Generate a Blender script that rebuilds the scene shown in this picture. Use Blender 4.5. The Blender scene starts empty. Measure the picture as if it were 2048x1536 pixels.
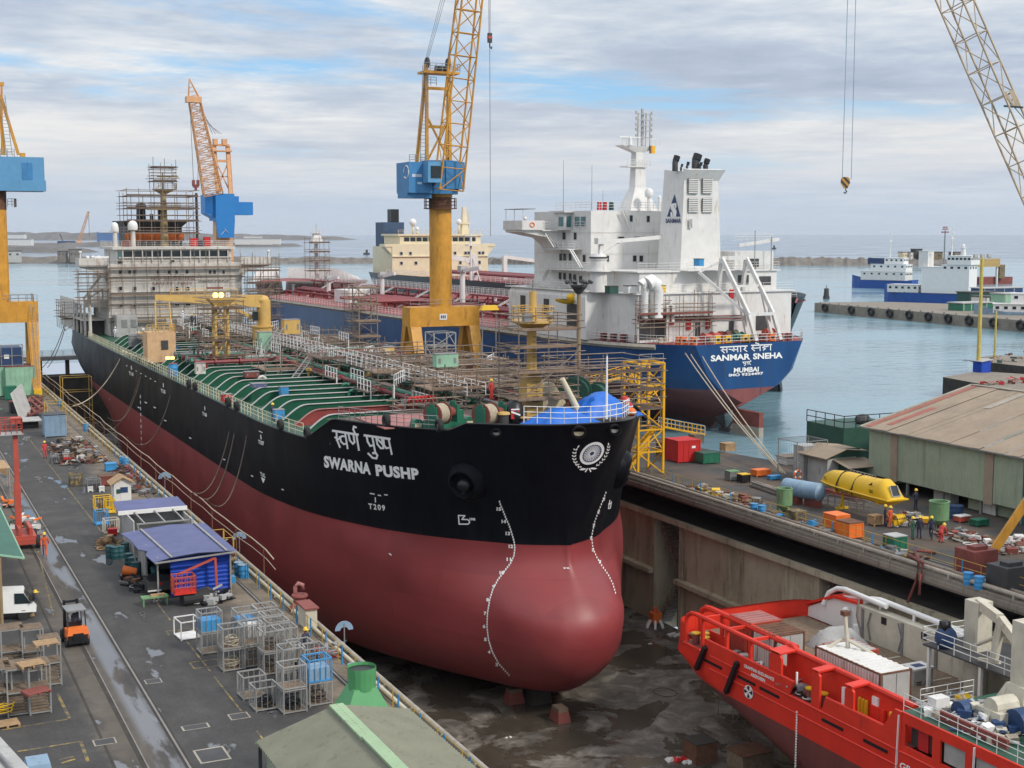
import bpy,bmesh,math,random
import numpy as np
from mathutils import Vector,Matrix
R=math.radians
rnd=random.Random(7)
scene=bpy.context.scene
COL=scene.collection
cos=math.cos;sin=math.sin;pi=math.pi;lsp=np.linspace;arn=np.arange;RNG=random.Random;Vec=Vector
FPX,HZ,VPX,CAMH=2720.0,467.0,-262.0,24.0
TH=math.atan((768-HZ)/FPX)
YAW=math.atan((1024-VPX)/math.hypot(FPX,768-HZ))
cam=bpy.data.cameras.new('camera')
cam.sensor_width=36.0;cam.lens=FPX/2048*36.0
cam.clip_start=0.5;cam.clip_end=120000
co=bpy.data.objects.new('camera',cam);COL.objects.link(co)
co.location=(0,0,CAMH);co.rotation_euler=(R(90)-TH,0,-YAW)
scene.camera=co
_fw=Vec((sin(YAW)*cos(TH),cos(YAW)*cos(TH),-sin(TH)))
_rt=Vec((cos(YAW),-sin(YAW),0));_up=_rt.cross(_fw);CAM=Vec((0,0,CAMH))
def ray(px,py):return _fw*FPX+_rt*(px-1024)+_up*(768-py)
def G(px,py,z=0.0):
 d=ray(px,py);return CAM+d*((z-CAMH)/d.z)
def GX(px,py,x):
 d=ray(px,py);return CAM+d*(x/d.x)
def GY(px,py,y):
 d=ray(px,py);return CAM+d*(y/d.y)
scene.view_settings.view_transform='Standard'
scene.view_settings.look='None'
scene.view_settings.exposure=0.05
scene.view_settings.gamma=1.0
SUN_EL,SUN_AZ=38.0,150.0
sd=bpy.data.lights.new('sun','SUN');sd.energy=2.4;sd.angle=R(7);sd.color=(1.0,0.93,0.83)
so=bpy.data.objects.new('sun',sd);COL.objects.link(so)
_sv=Vec((sin(R(SUN_AZ))*cos(R(SUN_EL)),cos(R(SUN_AZ))*cos(R(SUN_EL)),sin(R(SUN_EL))))
so.rotation_euler=_sv.to_track_quat('Z','Y').to_euler();so.location=(0,-50,120)
world=bpy.data.worlds.new('World');scene.world=world;world.use_nodes=True
def build_world():
 nt=world.node_tree;N=nt.nodes;L=nt.links
 for n in list(N):N.remove(n)
 def nd(t,**k):
  n=N.new(t)
  for a,b in k.items():setattr(n,a,b)
  return n
 def math_(op,a,b=None,c=None):
  n=nd('ShaderNodeMath',operation=op)
  for i,v in enumerate((a,b,c)):
   if v is None:continue
   if isinstance(v,(int,float)):n.inputs[i].default_value=v
   else:L.new(v,n.inputs[i])
  return n.outputs[0]
 def ramp(x,pts):
  n=nd('ShaderNodeValToRGB');e=n.color_ramp.elements
  while len(e)<len(pts):e.new(0.5)
  for q,(p,c)in zip(e,pts):
   q.position=p;q.color=(c,c,c,1)if isinstance(c,(int,float))else(*c,1)
  L.new(x,n.inputs[0]);return n.outputs[0]
 def mix(f,a,b):
  n=nd('ShaderNodeMix',data_type='RGBA')
  for i,v in((0,f),(6,a),(7,b)):
   if isinstance(v,(int,float)):n.inputs[i].default_value=v
   elif isinstance(v,tuple):n.inputs[i].default_value=(*v,1)
   else:L.new(v,n.inputs[i])
  return n.outputs[2]
 tc=nd('ShaderNodeTexCoord');sep=nd('ShaderNodeSeparateXYZ');L.new(tc.outputs['Generated'],sep.inputs[0])
 x,y,z=sep.outputs
 zc=math_('MAXIMUM',z,0.0)
 den=math_('ADD',zc,0.045)
 px=math_('DIVIDE',x,den);py=math_('DIVIDE',y,den)
 def noise(sx,sy,sc,det,ro,off,dist=0.0):
  c=nd('ShaderNodeCombineXYZ')
  L.new(math_('MULTIPLY',px,sx),c.inputs[0]);L.new(math_('MULTIPLY',py,sy),c.inputs[1]);c.inputs[2].default_value=off
  n=nd('ShaderNodeTexNoise');n.inputs['Scale'].default_value=sc;n.inputs['Detail'].default_value=det
  n.inputs['Roughness'].default_value=ro;n.inputs['Distortion'].default_value=dist
  L.new(c.outputs[0],n.inputs['Vector']);return n.outputs['Fac']
 big=noise(.8,.8,.42,8,.55,SKY_OFF[0],.2)
 fine=noise(1,1,1.25,10,.64,SKY_OFF[1],.25);fin2=noise(1,1,3.2,8,.6,SKY_OFF[1]+4,.15)
 gap=noise(.7,1,.6,9,.6,SKY_OFF[2],.2)
 shade=math_('ADD',math_('MULTIPLY',big,.47),math_('ADD',math_('MULTIPLY',fine,.36),math_('MULTIPLY',fin2,.17)))
 cl=ramp(shade,[(.36,(.40,.47,.59)),(.46,(.50,.575,.69)),(.52,(.64,.70,.775)),(.575,(.80,.825,.85)),(.64,(.92,.92,.915))])
 sky=nd('ShaderNodeTexSky',sky_type='NISHITA');sky.sun_disc=False
 sky.sun_elevation=R(SUN_EL);sky.sun_rotation=R(SUN_AZ);sky.air_density=1.0;sky.dust_density=.6;sky.ozone_density=2.0
 skc=nd('ShaderNodeMix',data_type='RGBA',blend_type='MULTIPLY');skc.inputs[0].default_value=1
 L.new(sky.outputs[0],skc.inputs[6]);skc.inputs[7].default_value=(.115,.125,.135,1)
 bl=mix(.55,skc.outputs[2],(.27,.56,.90))
 gm=ramp(gap,[(.36,0.0),(.46,1.0)])
 gm2=math_('MAXIMUM',gm,ramp(shade,[(.52,0.0),(.60,1.0)]))
 c1=mix(gm2,bl,cl)
 band=ramp(z,[(.022,0.0),(.045,.75),(.075,.55),(.10,0.0)])
 c2=mix(math_('MULTIPLY',band,ramp(big,[(.34,.25),(.56,1.0)])),c1,(.80,.785,.765))
 low=ramp(z,[(0.0,1.0),(.02,.85),(.045,.35),(.07,0.0)])
 c3=mix(low,c2,(.535,.61,.715))
 hi=ramp(z,[(.22,0.0),(.5,1.0)])
 c4=mix(hi,c3,(1.08,1.12,1.20))
 bg=nd('ShaderNodeBackground');L.new(c4,bg.inputs[0]);bg.inputs[1].default_value=1.0
 out=nd('ShaderNodeOutputWorld');L.new(bg.outputs[0],out.inputs[0])
SKY_OFF=(3.1,11.7,5.2)
build_world()
MATS={}
def M(name,col=(.5,.5,.5),rough=.6,metal=0.0,var=.18,scale=.8,dirt=None,amt=0.0,streak=4.0,spec=.4,bump=0.0,fine=9.0):
 if name in MATS:return MATS[name]
 m=bpy.data.materials.new(name);m.use_nodes=True;MATS[name]=m
 nt=m.node_tree;N=nt.nodes;L=nt.links;b=N['Principled BSDF']
 b.inputs['Roughness'].default_value=rough;b.inputs['Metallic'].default_value=metal
 b.inputs['Specular IOR Level'].default_value=spec
 ge=N.new('ShaderNodeNewGeometry')
 n1=N.new('ShaderNodeTexNoise');n1.inputs['Scale'].default_value=scale;n1.inputs['Detail'].default_value=7;n1.inputs['Roughness'].default_value=.62
 L.new(ge.outputs['Position'],n1.inputs['Vector'])
 rp=N.new('ShaderNodeValToRGB');e=rp.color_ramp.elements
 e[0].position=.28;e[1].position=.72
 e[0].color=(*[c*(1-var)for c in col],1);e[1].color=(*[min(1,c*(1+var))for c in col],1)
 L.new(n1.outputs[0],rp.inputs[0]);out=rp.outputs[0]
 if dirt is not None and amt>0:
  mp=N.new('ShaderNodeMapping');mp.inputs['Scale'].default_value=(1,1,1/streak)
  L.new(ge.outputs['Position'],mp.inputs[0])
  n2=N.new('ShaderNodeTexNoise');n2.inputs['Scale'].default_value=fine*.22;n2.inputs['Detail'].default_value=9;n2.inputs['Roughness'].default_value=.68
  L.new(mp.outputs[0],n2.inputs[0])
  r2=N.new('ShaderNodeValToRGB');q=r2.color_ramp.elements
  q[0].position=.66-.3*amt;q[1].position=.80-.3*amt;q[0].color=(0,0,0,1);q[1].color=(min(1,.55+amt*.5),)*3+(1,)
  L.new(n2.outputs[0],r2.inputs[0])
  mx=N.new('ShaderNodeMix');mx.data_type='RGBA';L.new(r2.outputs[0],mx.inputs[0]);L.new(out,mx.inputs[6]);mx.inputs[7].default_value=(*dirt,1)
  out=mx.outputs[2]
 L.new(out,b.inputs['Base Color'])
 if bump:
  n3=N.new('ShaderNodeTexNoise');n3.inputs['Scale'].default_value=fine;n3.inputs['Detail'].default_value=5
  L.new(ge.outputs['Position'],n3.inputs[0])
  bp=N.new('ShaderNodeBump');bp.inputs['Strength'].default_value=bump;bp.inputs['Distance'].default_value=.05
  L.new(n3.outputs[0],bp.inputs['Height']);L.new(bp.outputs[0],b.inputs['Normal'])
 return m
def emat(name,col,strength):
 if name in MATS:return MATS[name]
 m=bpy.data.materials.new(name);m.use_nodes=True;MATS[name]=m
 b=m.node_tree.nodes['Principled BSDF'];b.inputs['Base Color'].default_value=(*col,1)
 b.inputs['Emission Color'].default_value=(*col,1);b.inputs['Emission Strength'].default_value=strength
 return m
RUST=(.16,.065,.03);GRIME=(.055,.05,.045)
M('yellow',(.55,.27,.035),.5,dirt=(.22,.09,.03),amt=.35,streak=7)
M('yellow_ship',(.56,.36,.11),.55,dirt=(.3,.16,.07),amt=.3)
M('jib_tan',(.62,.34,.17),.55,dirt=RUST,amt=.3)
M('jib_cream',(.42,.34,.24),.55,dirt=RUST,amt=.3)
M('crane_blue',(.045,.20,.42),.45,var=.1,dirt=(.05,.10,.16),amt=.28,streak=6)
M('crane_blue_pale',(.10,.28,.48),.5,var=.08,dirt=(.06,.12,.2),amt=.2,streak=6)
M('crane_blue_bright',(.02,.19,.50),.45,var=.06)
M('white',(.64,.635,.615),.5,var=.08,dirt=(.38,.26,.16),amt=.3,streak=7)
M('white_old',(.56,.54,.50),.6,var=.13,dirt=(.26,.17,.11),amt=.40,streak=5)
M('white_clean',(.72,.72,.70),.45,var=.05)
M('cream',(.66,.58,.40),.55,var=.08,dirt=(.4,.3,.18),amt=.15)
M('steel_grey',(.23,.235,.24),.55,.3,dirt=RUST,amt=.25)
M('grey_light',(.38,.38,.37),.6,dirt=GRIME,amt=.25)
M('galv',(.33,.33,.32),.5,.35,dirt=(.20,.15,.10),amt=.3)
M('scaffold_pole',(.24,.19,.15),.6,.2,dirt=RUST,amt=.4)
M('plank',(.22,.155,.11),.85,var=.35,scale=2.2)
M('plank_dark',(.115,.08,.062),.85,var=.35,scale=2.2)
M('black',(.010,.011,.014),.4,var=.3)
M('rubber',(.02,.02,.021),.75,var=.3)
M('dark_grey',(.05,.05,.052),.6,var=.3)
M('glass',(.02,.03,.035),.12,var=.2)
M('glass_teal',(.07,.17,.18),.12,var=.2)
M('deck_green',(.022,.085,.055),.6,var=.3,dirt=(.07,.055,.04),amt=.42,streak=1)
M('girder_green',(.008,.085,.046),.45,var=.25,dirt=(.05,.07,.05),amt=.25)
M('machine_green',(.02,.14,.085),.45,var=.25,dirt=(.05,.05,.035),amt=.3)
M('pale_green',(.25,.44,.31),.55,dirt=RUST,amt=.2)
M('deck_brown',(.10,.075,.06),.8,var=.4,dirt=(.04,.09,.06),amt=.45,streak=1)
M('deck_pink',(.34,.14,.13),.7,dirt=(.12,.08,.06),amt=.35,streak=1)
M('deck_red',(.26,.045,.04),.6,var=.25,dirt=(.10,.04,.035),amt=.3)
M('pipe_red',(.19,.03,.035),.5,var=.25)
M('red_paint',(.48,.02,.02),.5,var=.15,dirt=(.2,.03,.02),amt=.25)
M('bright_red',(.66,.034,.016),.48,var=.14,dirt=(.36,.03,.02),amt=.3,streak=6)
M('orange',(.72,.16,.025),.5,var=.12,dirt=(.25,.09,.04),amt=.2)
M('orange_suit',(.55,.10,.035),.8,var=.2)
M('red_suit',(.50,.05,.045),.8,var=.2)
M('navy_suit',(.03,.035,.06),.8,var=.2)
M('green_suit',(.03,.09,.06),.8,var=.2)
M('white_suit',(.55,.57,.62),.8,var=.1)
M('helmet',(.75,.50,.05),.35,var=.05)
M('helmet_white',(.75,.75,.72),.35,var=.05)
M('skin',(.20,.095,.06),.6,var=.1)
M('boot',(.02,.018,.016),.7)
M('blue_drum',(.04,.25,.52),.5,var=.12,dirt=(.06,.1,.14),amt=.25)
M('blue_dark',(.02,.05,.13),.5,var=.2)
M('teal_drum',(.015,.075,.085),.5,var=.2,dirt=GRIME,amt=.3)
M('tarp_blue',(.008,.125,.52),.5,var=.18,scale=1.5)
M('wood',(.36,.24,.13),.8,var=.25,scale=3)
M('wood_old',(.17,.125,.085),.85,var=.35,scale=3)
M('rust',(.13,.06,.035),.8,var=.4,scale=2)
M('brown_red',(.20,.055,.045),.65,var=.3,dirt=RUST,amt=.35)
M('lift_red',(.42,.075,.05),.5,var=.15,dirt=(.2,.07,.05),amt=.25)
M('concrete',(.215,.19,.155),.85,var=.2,scale=.5,dirt=(.10,.08,.06),amt=.4,streak=6,bump=.2)
M('concrete_pale',(.33,.30,.25),.85,var=.2,dirt=(.15,.12,.09),amt=.4)
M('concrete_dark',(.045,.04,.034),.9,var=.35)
M('stone',(.17,.155,.14),.9,var=.35,scale=.2)
M('rope',(.42,.36,.27),.9,var=.25,scale=6)
M('cable',(.12,.09,.07),.8)
M('gold_yellow',(.68,.42,.015),.45,var=.07,dirt=(.4,.22,.02),amt=.18)
M('tower_yellow',(.70,.38,.012),.5,var=.1,dirt=(.4,.2,.02),amt=.2)
M('paint_white',(.80,.80,.79),.55,var=.03)
M('paint_navy',(.025,.045,.13),.5,var=.1)
M('line_yellow',(.30,.215,.06),.8,var=.3,scale=2.5,dirt=(.08,.075,.07),amt=.85,streak=1)
M('shed_green',(.30,.345,.255),.65,var=.1,dirt=(.18,.19,.14),amt=.4,streak=14)
M('roof_tan',(.285,.225,.165),.85,var=.16,scale=.4,dirt=(.19,.15,.11),amt=.35,streak=1)
M('roof_red',(.30,.11,.085),.8,var=.25)
M('roof_olive',(.20,.205,.155),.7,var=.12,dirt=(.14,.13,.09),amt=.35,streak=1)
M('roof_green',(.045,.125,.095),.55,var=.14,dirt=(.06,.12,.09),amt=.3,streak=1)
M('roof_blue',(.10,.115,.235),.7,var=.16,dirt=(.15,.15,.22),amt=.25,streak=1)
M('wall_blue',(.012,.06,.40),.45,var=.12)
M('vent_green',(.085,.30,.12),.5,var=.12,dirt=(.06,.2,.09),amt=.25)
M('ridge_green',(.28,.40,.24),.6,var=.15,dirt=RUST,amt=.25)
M('dark_green',(.02,.07,.05),.6,var=.2)
M('hopper_green',(.14,.27,.13),.6,var=.2,dirt=RUST,amt=.35)
M('tank_blue',(.20,.30,.40),.55,var=.15,dirt=(.12,.12,.12),amt=.3)
M('hull_navy_green',(.008,.022,.026),.4,var=.2)
M('tug_blue',(.015,.075,.30),.45,var=.12,dirt=(.03,.08,.12),amt=.2)
M('barge_blue',(.07,.17,.36),.7,var=.05)
M('far_land',(.13,.125,.12),.9,var=.2,scale=.02)
M('rock',(.10,.09,.08),.9,var=.5,scale=.35,bump=.6,fine=.8)
M('rail_steel',(.24,.22,.20),.4,.4,var=.2)
M('sponson_cream',(.50,.47,.38),.6,dirt=RUST,amt=.25)
emat('lamp_on',(1.0,.55,.16),4.0)
M('hazard',(.5,.3,.05),.6)
class MB:
 def __init__(s,mat='steel_grey'):
  s.v=[];s.f=[];s.mi=[];s.ms=[mat];s.cur=0;s.T=None
 def mat(s,m):
  if m not in s.ms:s.ms.append(m)
  s.cur=s.ms.index(m);return s
 def add(s,vs,fs):
  o=len(s.v)
  if s.T is not None:vs=[s.T@Vec(p)for p in vs]
  s.v.extend([tuple(p)for p in vs]);s.f.extend([tuple(i+o for i in f)for f in fs]);s.mi.extend([s.cur]*len(fs));return s
 def box(s,x0,x1,y0,y1,z0,z1):
  return s.add([(x0,y0,z0),(x1,y0,z0),(x1,y1,z0),(x0,y1,z0),(x0,y0,z1),(x1,y0,z1),(x1,y1,z1),(x0,y1,z1)],[(0,3,2,1),(4,5,6,7),(0,1,5,4),(1,2,6,5),(2,3,7,6),(3,0,4,7)])
 def cbox(s,c,sx,sy,sz):return s.box(c[0]-sx/2,c[0]+sx/2,c[1]-sy/2,c[1]+sy/2,c[2]-sz/2,c[2]+sz/2)
 def hx(s,p):return s.add(p,[(0,3,2,1),(4,5,6,7),(0,1,5,4),(1,2,6,5),(2,3,7,6),(3,0,4,7)])
 def quad(s,a,b,c,d):return s.add([a,b,c,d],[(0,1,2,3)])
 def frame(s,p,q):
  p=Vec(p);q=Vec(q);d=q-p;L=d.length
  if L<1e-6:return None
  d=d/L;a=Vec((0,0,1))if abs(d.z)<.95 else Vec((0,1,0))
  u=d.cross(a).normalized();w=u.cross(d).normalized();return p,q,u,w
 def bar(s,p,q,w,h=None):
  f=s.frame(p,q)
  if not f:return s
  p,q,u,n=f;h=w if h is None else h;a=u*(w/2);b=n*(h/2)
  return s.add([p-a-b,p+a-b,p+a+b,p-a+b,q-a-b,q+a-b,q+a+b,q-a+b],[(0,3,2,1),(4,5,6,7),(0,1,5,4),(1,2,6,5),(2,3,7,6),(3,0,4,7)])
 def cyl(s,p,q,r1,r2=None,n=8,cap=True):
  f=s.frame(p,q)
  if not f:return s
  p,q,u,w=f;r2=r1 if r2 is None else r2
  c=[(cos(2*pi*i/n),sin(2*pi*i/n))for i in range(n)]
  vs=[p+u*(a*r1)+w*(b*r1)for a,b in c]+[q+u*(a*r2)+w*(b*r2)for a,b in c]
  fs=[(i,(i+1)%n,n+(i+1)%n,n+i)for i in range(n)]
  if cap:fs+=[tuple(range(n-1,-1,-1)),tuple(range(n,2*n))]
  return s.add(vs,fs)
 def tube(s,p,q,r,n=4):return s.cyl(p,q,r,r,n,False)
 def path(s,pts,r,n=5):
  pts=[Vec(p)for p in pts];K=len(pts);vs=[];fs=[]
  for i,p in enumerate(pts):
   d=(pts[min(i+1,K-1)]-pts[max(i-1,0)]).normalized();a=Vec((0,0,1))if abs(d.z)<.95 else Vec((0,1,0))
   u=d.cross(a).normalized();w=u.cross(d)
   vs+=[p+u*(r*cos(2*pi*k/n))+w*(r*sin(2*pi*k/n))for k in range(n)]
  for i in range(K-1):
   for k in range(n):fs.append((i*n+k,i*n+(k+1)%n,(i+1)*n+(k+1)%n,(i+1)*n+k))
  fs+=[tuple(range(n-1,-1,-1)),tuple(range((K-1)*n,K*n))]
  return s.add(vs,fs)
 def lt(s,c,prof,n=12,axis='z'):
  vs=[];fs=[];K=len(prof);c=Vec(c)
  for r,h in prof:
   for k in range(n):
    a=2*pi*k/n;u,w=r*cos(a),r*sin(a)
    vs.append(c+(Vec((u,w,h))if axis=='z' else Vec((h,u,w))if axis=='x' else Vec((w,h,u))))
  for i in range(K-1):
   for k in range(n):fs.append((i*n+k,i*n+(k+1)%n,(i+1)*n+(k+1)%n,(i+1)*n+k))
  fs+=[tuple(range(n-1,-1,-1)),tuple(range((K-1)*n,K*n))]
  return s.add(vs,fs)
 def ball(s,c,rx,ry=None,rz=None,n=10,m=6):
  ry=rx if ry is None else ry;rz=rx if rz is None else rz;c=Vec(c);vs=[];fs=[]
  for i in range(m+1):
   t=pi*i/m
   for k in range(n):
    a=2*pi*k/n;vs.append(c+Vec((rx*sin(t)*cos(a),ry*sin(t)*sin(a),-rz*cos(t))))
  for i in range(m):
   for k in range(n):fs.append((i*n+k,i*n+(k+1)%n,(i+1)*n+(k+1)%n,(i+1)*n+k))
  return s.add(vs,fs)
 def prism(s,poly,ax,lo,hi):
  n=len(poly)
  def P(a,b,t):return(t,a,b)if ax=='x' else(a,t,b)if ax=='y' else(a,b,t)
  vs=[P(a,b,lo)for a,b in poly]+[P(a,b,hi)for a,b in poly]
  return s.add(vs,[tuple(range(n-1,-1,-1)),tuple(range(n,2*n))]+[(i,(i+1)%n,n+(i+1)%n,n+i)for i in range(n)])
 def grid(s,rows,close=False):
  n=len(rows[0]);vs=[p for r in rows for p in r];fs=[]
  for i in range(len(rows)-1):
   for k in range(n-1):fs.append((i*n+k,i*n+k+1,(i+1)*n+k+1,(i+1)*n+k))
  return s.add(vs,fs)
 def bd(s,name,parent=None,sm=False,world=True,ang=None):
  me=bpy.data.meshes.new(name);off=Vec((0,0,0))
  if parent is not None and world:
   p=parent
   while p is not None:off=off+p.location;p=p.parent
  me.from_pydata([(a-off.x,b-off.y,c-off.z)for a,b,c in s.v],[],s.f)
  for m in s.ms:me.materials.append(MATS[m])
  me.polygons.foreach_set('material_index',s.mi)
  if sm:me.polygons.foreach_set('use_smooth',[True]*len(me.polygons))
  me.update()
  bm=bmesh.new();bm.from_mesh(me);bmesh.ops.recalc_face_normals(bm,faces=bm.faces);bm.to_mesh(me);bm.free()
  if ang is not None:
   try:me.set_sharp_from_angle(angle=R(ang))
   except Exception:pass
  o=bpy.data.objects.new(name,me);COL.objects.link(o)
  if parent is not None:o.parent=parent
  return o
def tag(o,label=None,cat=None,group=None,kind=None):
 if label:o['label']=label
 if cat:o['category']=cat
 if group:o['group']=group
 if kind:o['kind']=kind
 return o
def thg(name,label,cat,loc=(0,0,0),rz=0.0,group=None):
 o=bpy.data.objects.new(name,None);COL.objects.link(o);o.location=loc;o.rotation_euler=(0,0,rz);o.empty_display_size=.3
 return tag(o,label,cat,group)
KIDS={}
def dup(root,loc,rz=None,label=None,group=None,sc=None):
 def cp(o,par):
  c=o.copy();COL.objects.link(c)
  if par is not None:c.parent=par
  for ch in o.children:cp(ch,c)
  return c
 r=cp(root,None);r.location=loc
 if rz is not None:r.rotation_euler=(0,0,rz)
 if label:r['label']=label
 if group:r['group']=group
 if sc:r.scale=sc if isinstance(sc,tuple)else(sc,)*3
 return r
def islands(mb,name,parent,world=True):
 par=list(range(len(mb.v)))
 def fd(i):
  while par[i]!=i:par[i]=par[par[i]];i=par[i]
  return i
 for f in mb.f:
  for i in f[1:]:par[fd(i)]=fd(f[0])
 gs={}
 for k,f in enumerate(mb.f):gs.setdefault(fd(f[0]),[]).append(k)
 for ks in gs.values():
  b=MB();b.ms=mb.ms;mp={}
  for k in ks:
   b.f.append(tuple(mp.setdefault(i,len(mp))for i in mb.f[k]));b.mi.append(mb.mi[k])
  b.v=[mb.v[i]for i in mp];b.bd(name,parent,world=world)
def structure(mb,name,sm=False):
 o=mb.bd(name,sm=sm);o['kind']='structure';return o
def rail_(mb,pts,h=1.05,rows=3,r=.025,post=1.5,n=4):
 for a,b in zip(pts[:-1],pts[1:]):
  a=Vec(a);b=Vec(b);L=(b-a).length;k=max(1,round(L/post));up=Vec((0,0,1))
  for i in range(k+1):mb.tube(a.lerp(b,i/k),a.lerp(b,i/k)+up*h,r,n)
  for j in range(rows):mb.tube(a+up*h*(j+1)/rows,b+up*h*(j+1)/rows,r*.8,n)
 return mb
def sag(p,q,d,k=14):
 p=Vec(p);q=Vec(q);return[p.lerp(q,i/k)-Vec((0,0,d*4*(i/k)*(1-i/k)))for i in range(k+1)]
def text2d(body,bold=0.0,wide=1.0,space=1.0):
 cu=bpy.data.curves.new('t','FONT');cu.body=body;cu.size=1.0;cu.offset=bold;cu.space_character=space;cu.resolution_u=3
 o=bpy.data.objects.new('t',cu);COL.objects.link(o)
 dg=bpy.context.evaluated_depsgraph_get();me=bpy.data.meshes.new_from_object(o.evaluated_get(dg))
 vs=np.array([v.co[:2]for v in me.vertices])if len(me.vertices)else np.zeros((0,2));fs=[tuple(p.vertices)for p in me.polygons]
 bpy.data.objects.remove(o);bpy.data.curves.remove(cu);bpy.data.meshes.remove(me)
 vs=vs-np.array([vs[:,0].min(),0]);k=1/.729
 vs=vs*np.array([k*wide,k]);return vs,fs,vs[:,0].max()
def strokes2d(lines,t=.12):
 vs=[];fs=[]
 for ln in lines:
  for(a,b),(c,d)in zip(ln[:-1],ln[1:]):
   L=math.hypot(c-a,d-b)or 1e-6;nx,ny=-(d-b)/L*t/2,(c-a)/L*t/2;ex,ey=(c-a)/L*t*.35,(d-b)/L*t*.35;o=len(vs)
   vs+=[(a-ex+nx,b-ey+ny),(a-ex-nx,b-ey-ny),(c+ex-nx,d+ey-ny),(c+ex+nx,d+ey+ny)];fs.append((o,o+1,o+2,o+3))
 return np.array(vs),fs,max(v[0]for v in vs)
def put_text(mb,tx,fn,h,center=False):
 vs,fs,w=tx;dx=w/2 if center else 0
 mb.add([fn((u-dx)*h,v*h)for u,v in vs],fs);return w*h
# ================================================================ SETTING
WATER=-2.0;FLOOR=-13.6;DL,DR=24.0,67.7
def node_mat(name):
 m=bpy.data.materials.new(name);m.use_nodes=True;MATS[name]=m
 return m,m.node_tree.nodes,m.node_tree.links,m.node_tree.nodes['Principled BSDF']
def water_mat():
 m,N,L,b=node_mat('water')
 b.inputs['Roughness'].default_value=.06;b.inputs['IOR'].default_value=1.33
 ge=N.new('ShaderNodeNewGeometry')
 def nz(sx,sy,det,dist=0):
  mp=N.new('ShaderNodeMapping');mp.inputs['Scale'].default_value=(sx,sy,1);mp.inputs['Rotation'].default_value=(0,0,R(25))
  L.new(ge.outputs['Position'],mp.inputs[0]);n=N.new('ShaderNodeTexNoise');n.inputs['Scale'].default_value=1;n.inputs['Detail'].default_value=det
  n.inputs['Distortion'].default_value=dist
  L.new(mp.outputs[0],n.inputs[0]);return n.outputs[0]
 a=nz(.16,.30,6,.4);c=nz(.013,.03,5,.6)
 bp=N.new('ShaderNodeBump');bp.inputs['Strength'].default_value=.6;bp.inputs['Distance'].default_value=.3
 L.new(a,bp.inputs['Height']);L.new(bp.outputs[0],b.inputs['Normal'])
 rp=N.new('ShaderNodeValToRGB');e=rp.color_ramp.elements
 e[0].position=.3;e[1].position=.7;e[0].color=(.15,.26,.31,1);e[1].color=(.205,.33,.385,1)
 L.new(c,rp.inputs[0])
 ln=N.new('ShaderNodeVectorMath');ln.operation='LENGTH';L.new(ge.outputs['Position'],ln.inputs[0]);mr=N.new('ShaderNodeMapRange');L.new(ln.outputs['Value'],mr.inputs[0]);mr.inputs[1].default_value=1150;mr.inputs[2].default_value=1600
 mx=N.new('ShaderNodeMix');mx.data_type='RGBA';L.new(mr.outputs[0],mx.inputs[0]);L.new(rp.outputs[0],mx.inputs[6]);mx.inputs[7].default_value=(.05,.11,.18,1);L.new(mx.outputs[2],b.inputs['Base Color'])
 r2=N.new('ShaderNodeMapRange');L.new(c,r2.inputs[0]);r2.inputs[1].default_value=.35;r2.inputs[2].default_value=.65;r2.inputs[3].default_value=.06;r2.inputs[4].default_value=.2
 L.new(r2.outputs[0],b.inputs['Roughness'])
water_mat()
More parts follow.
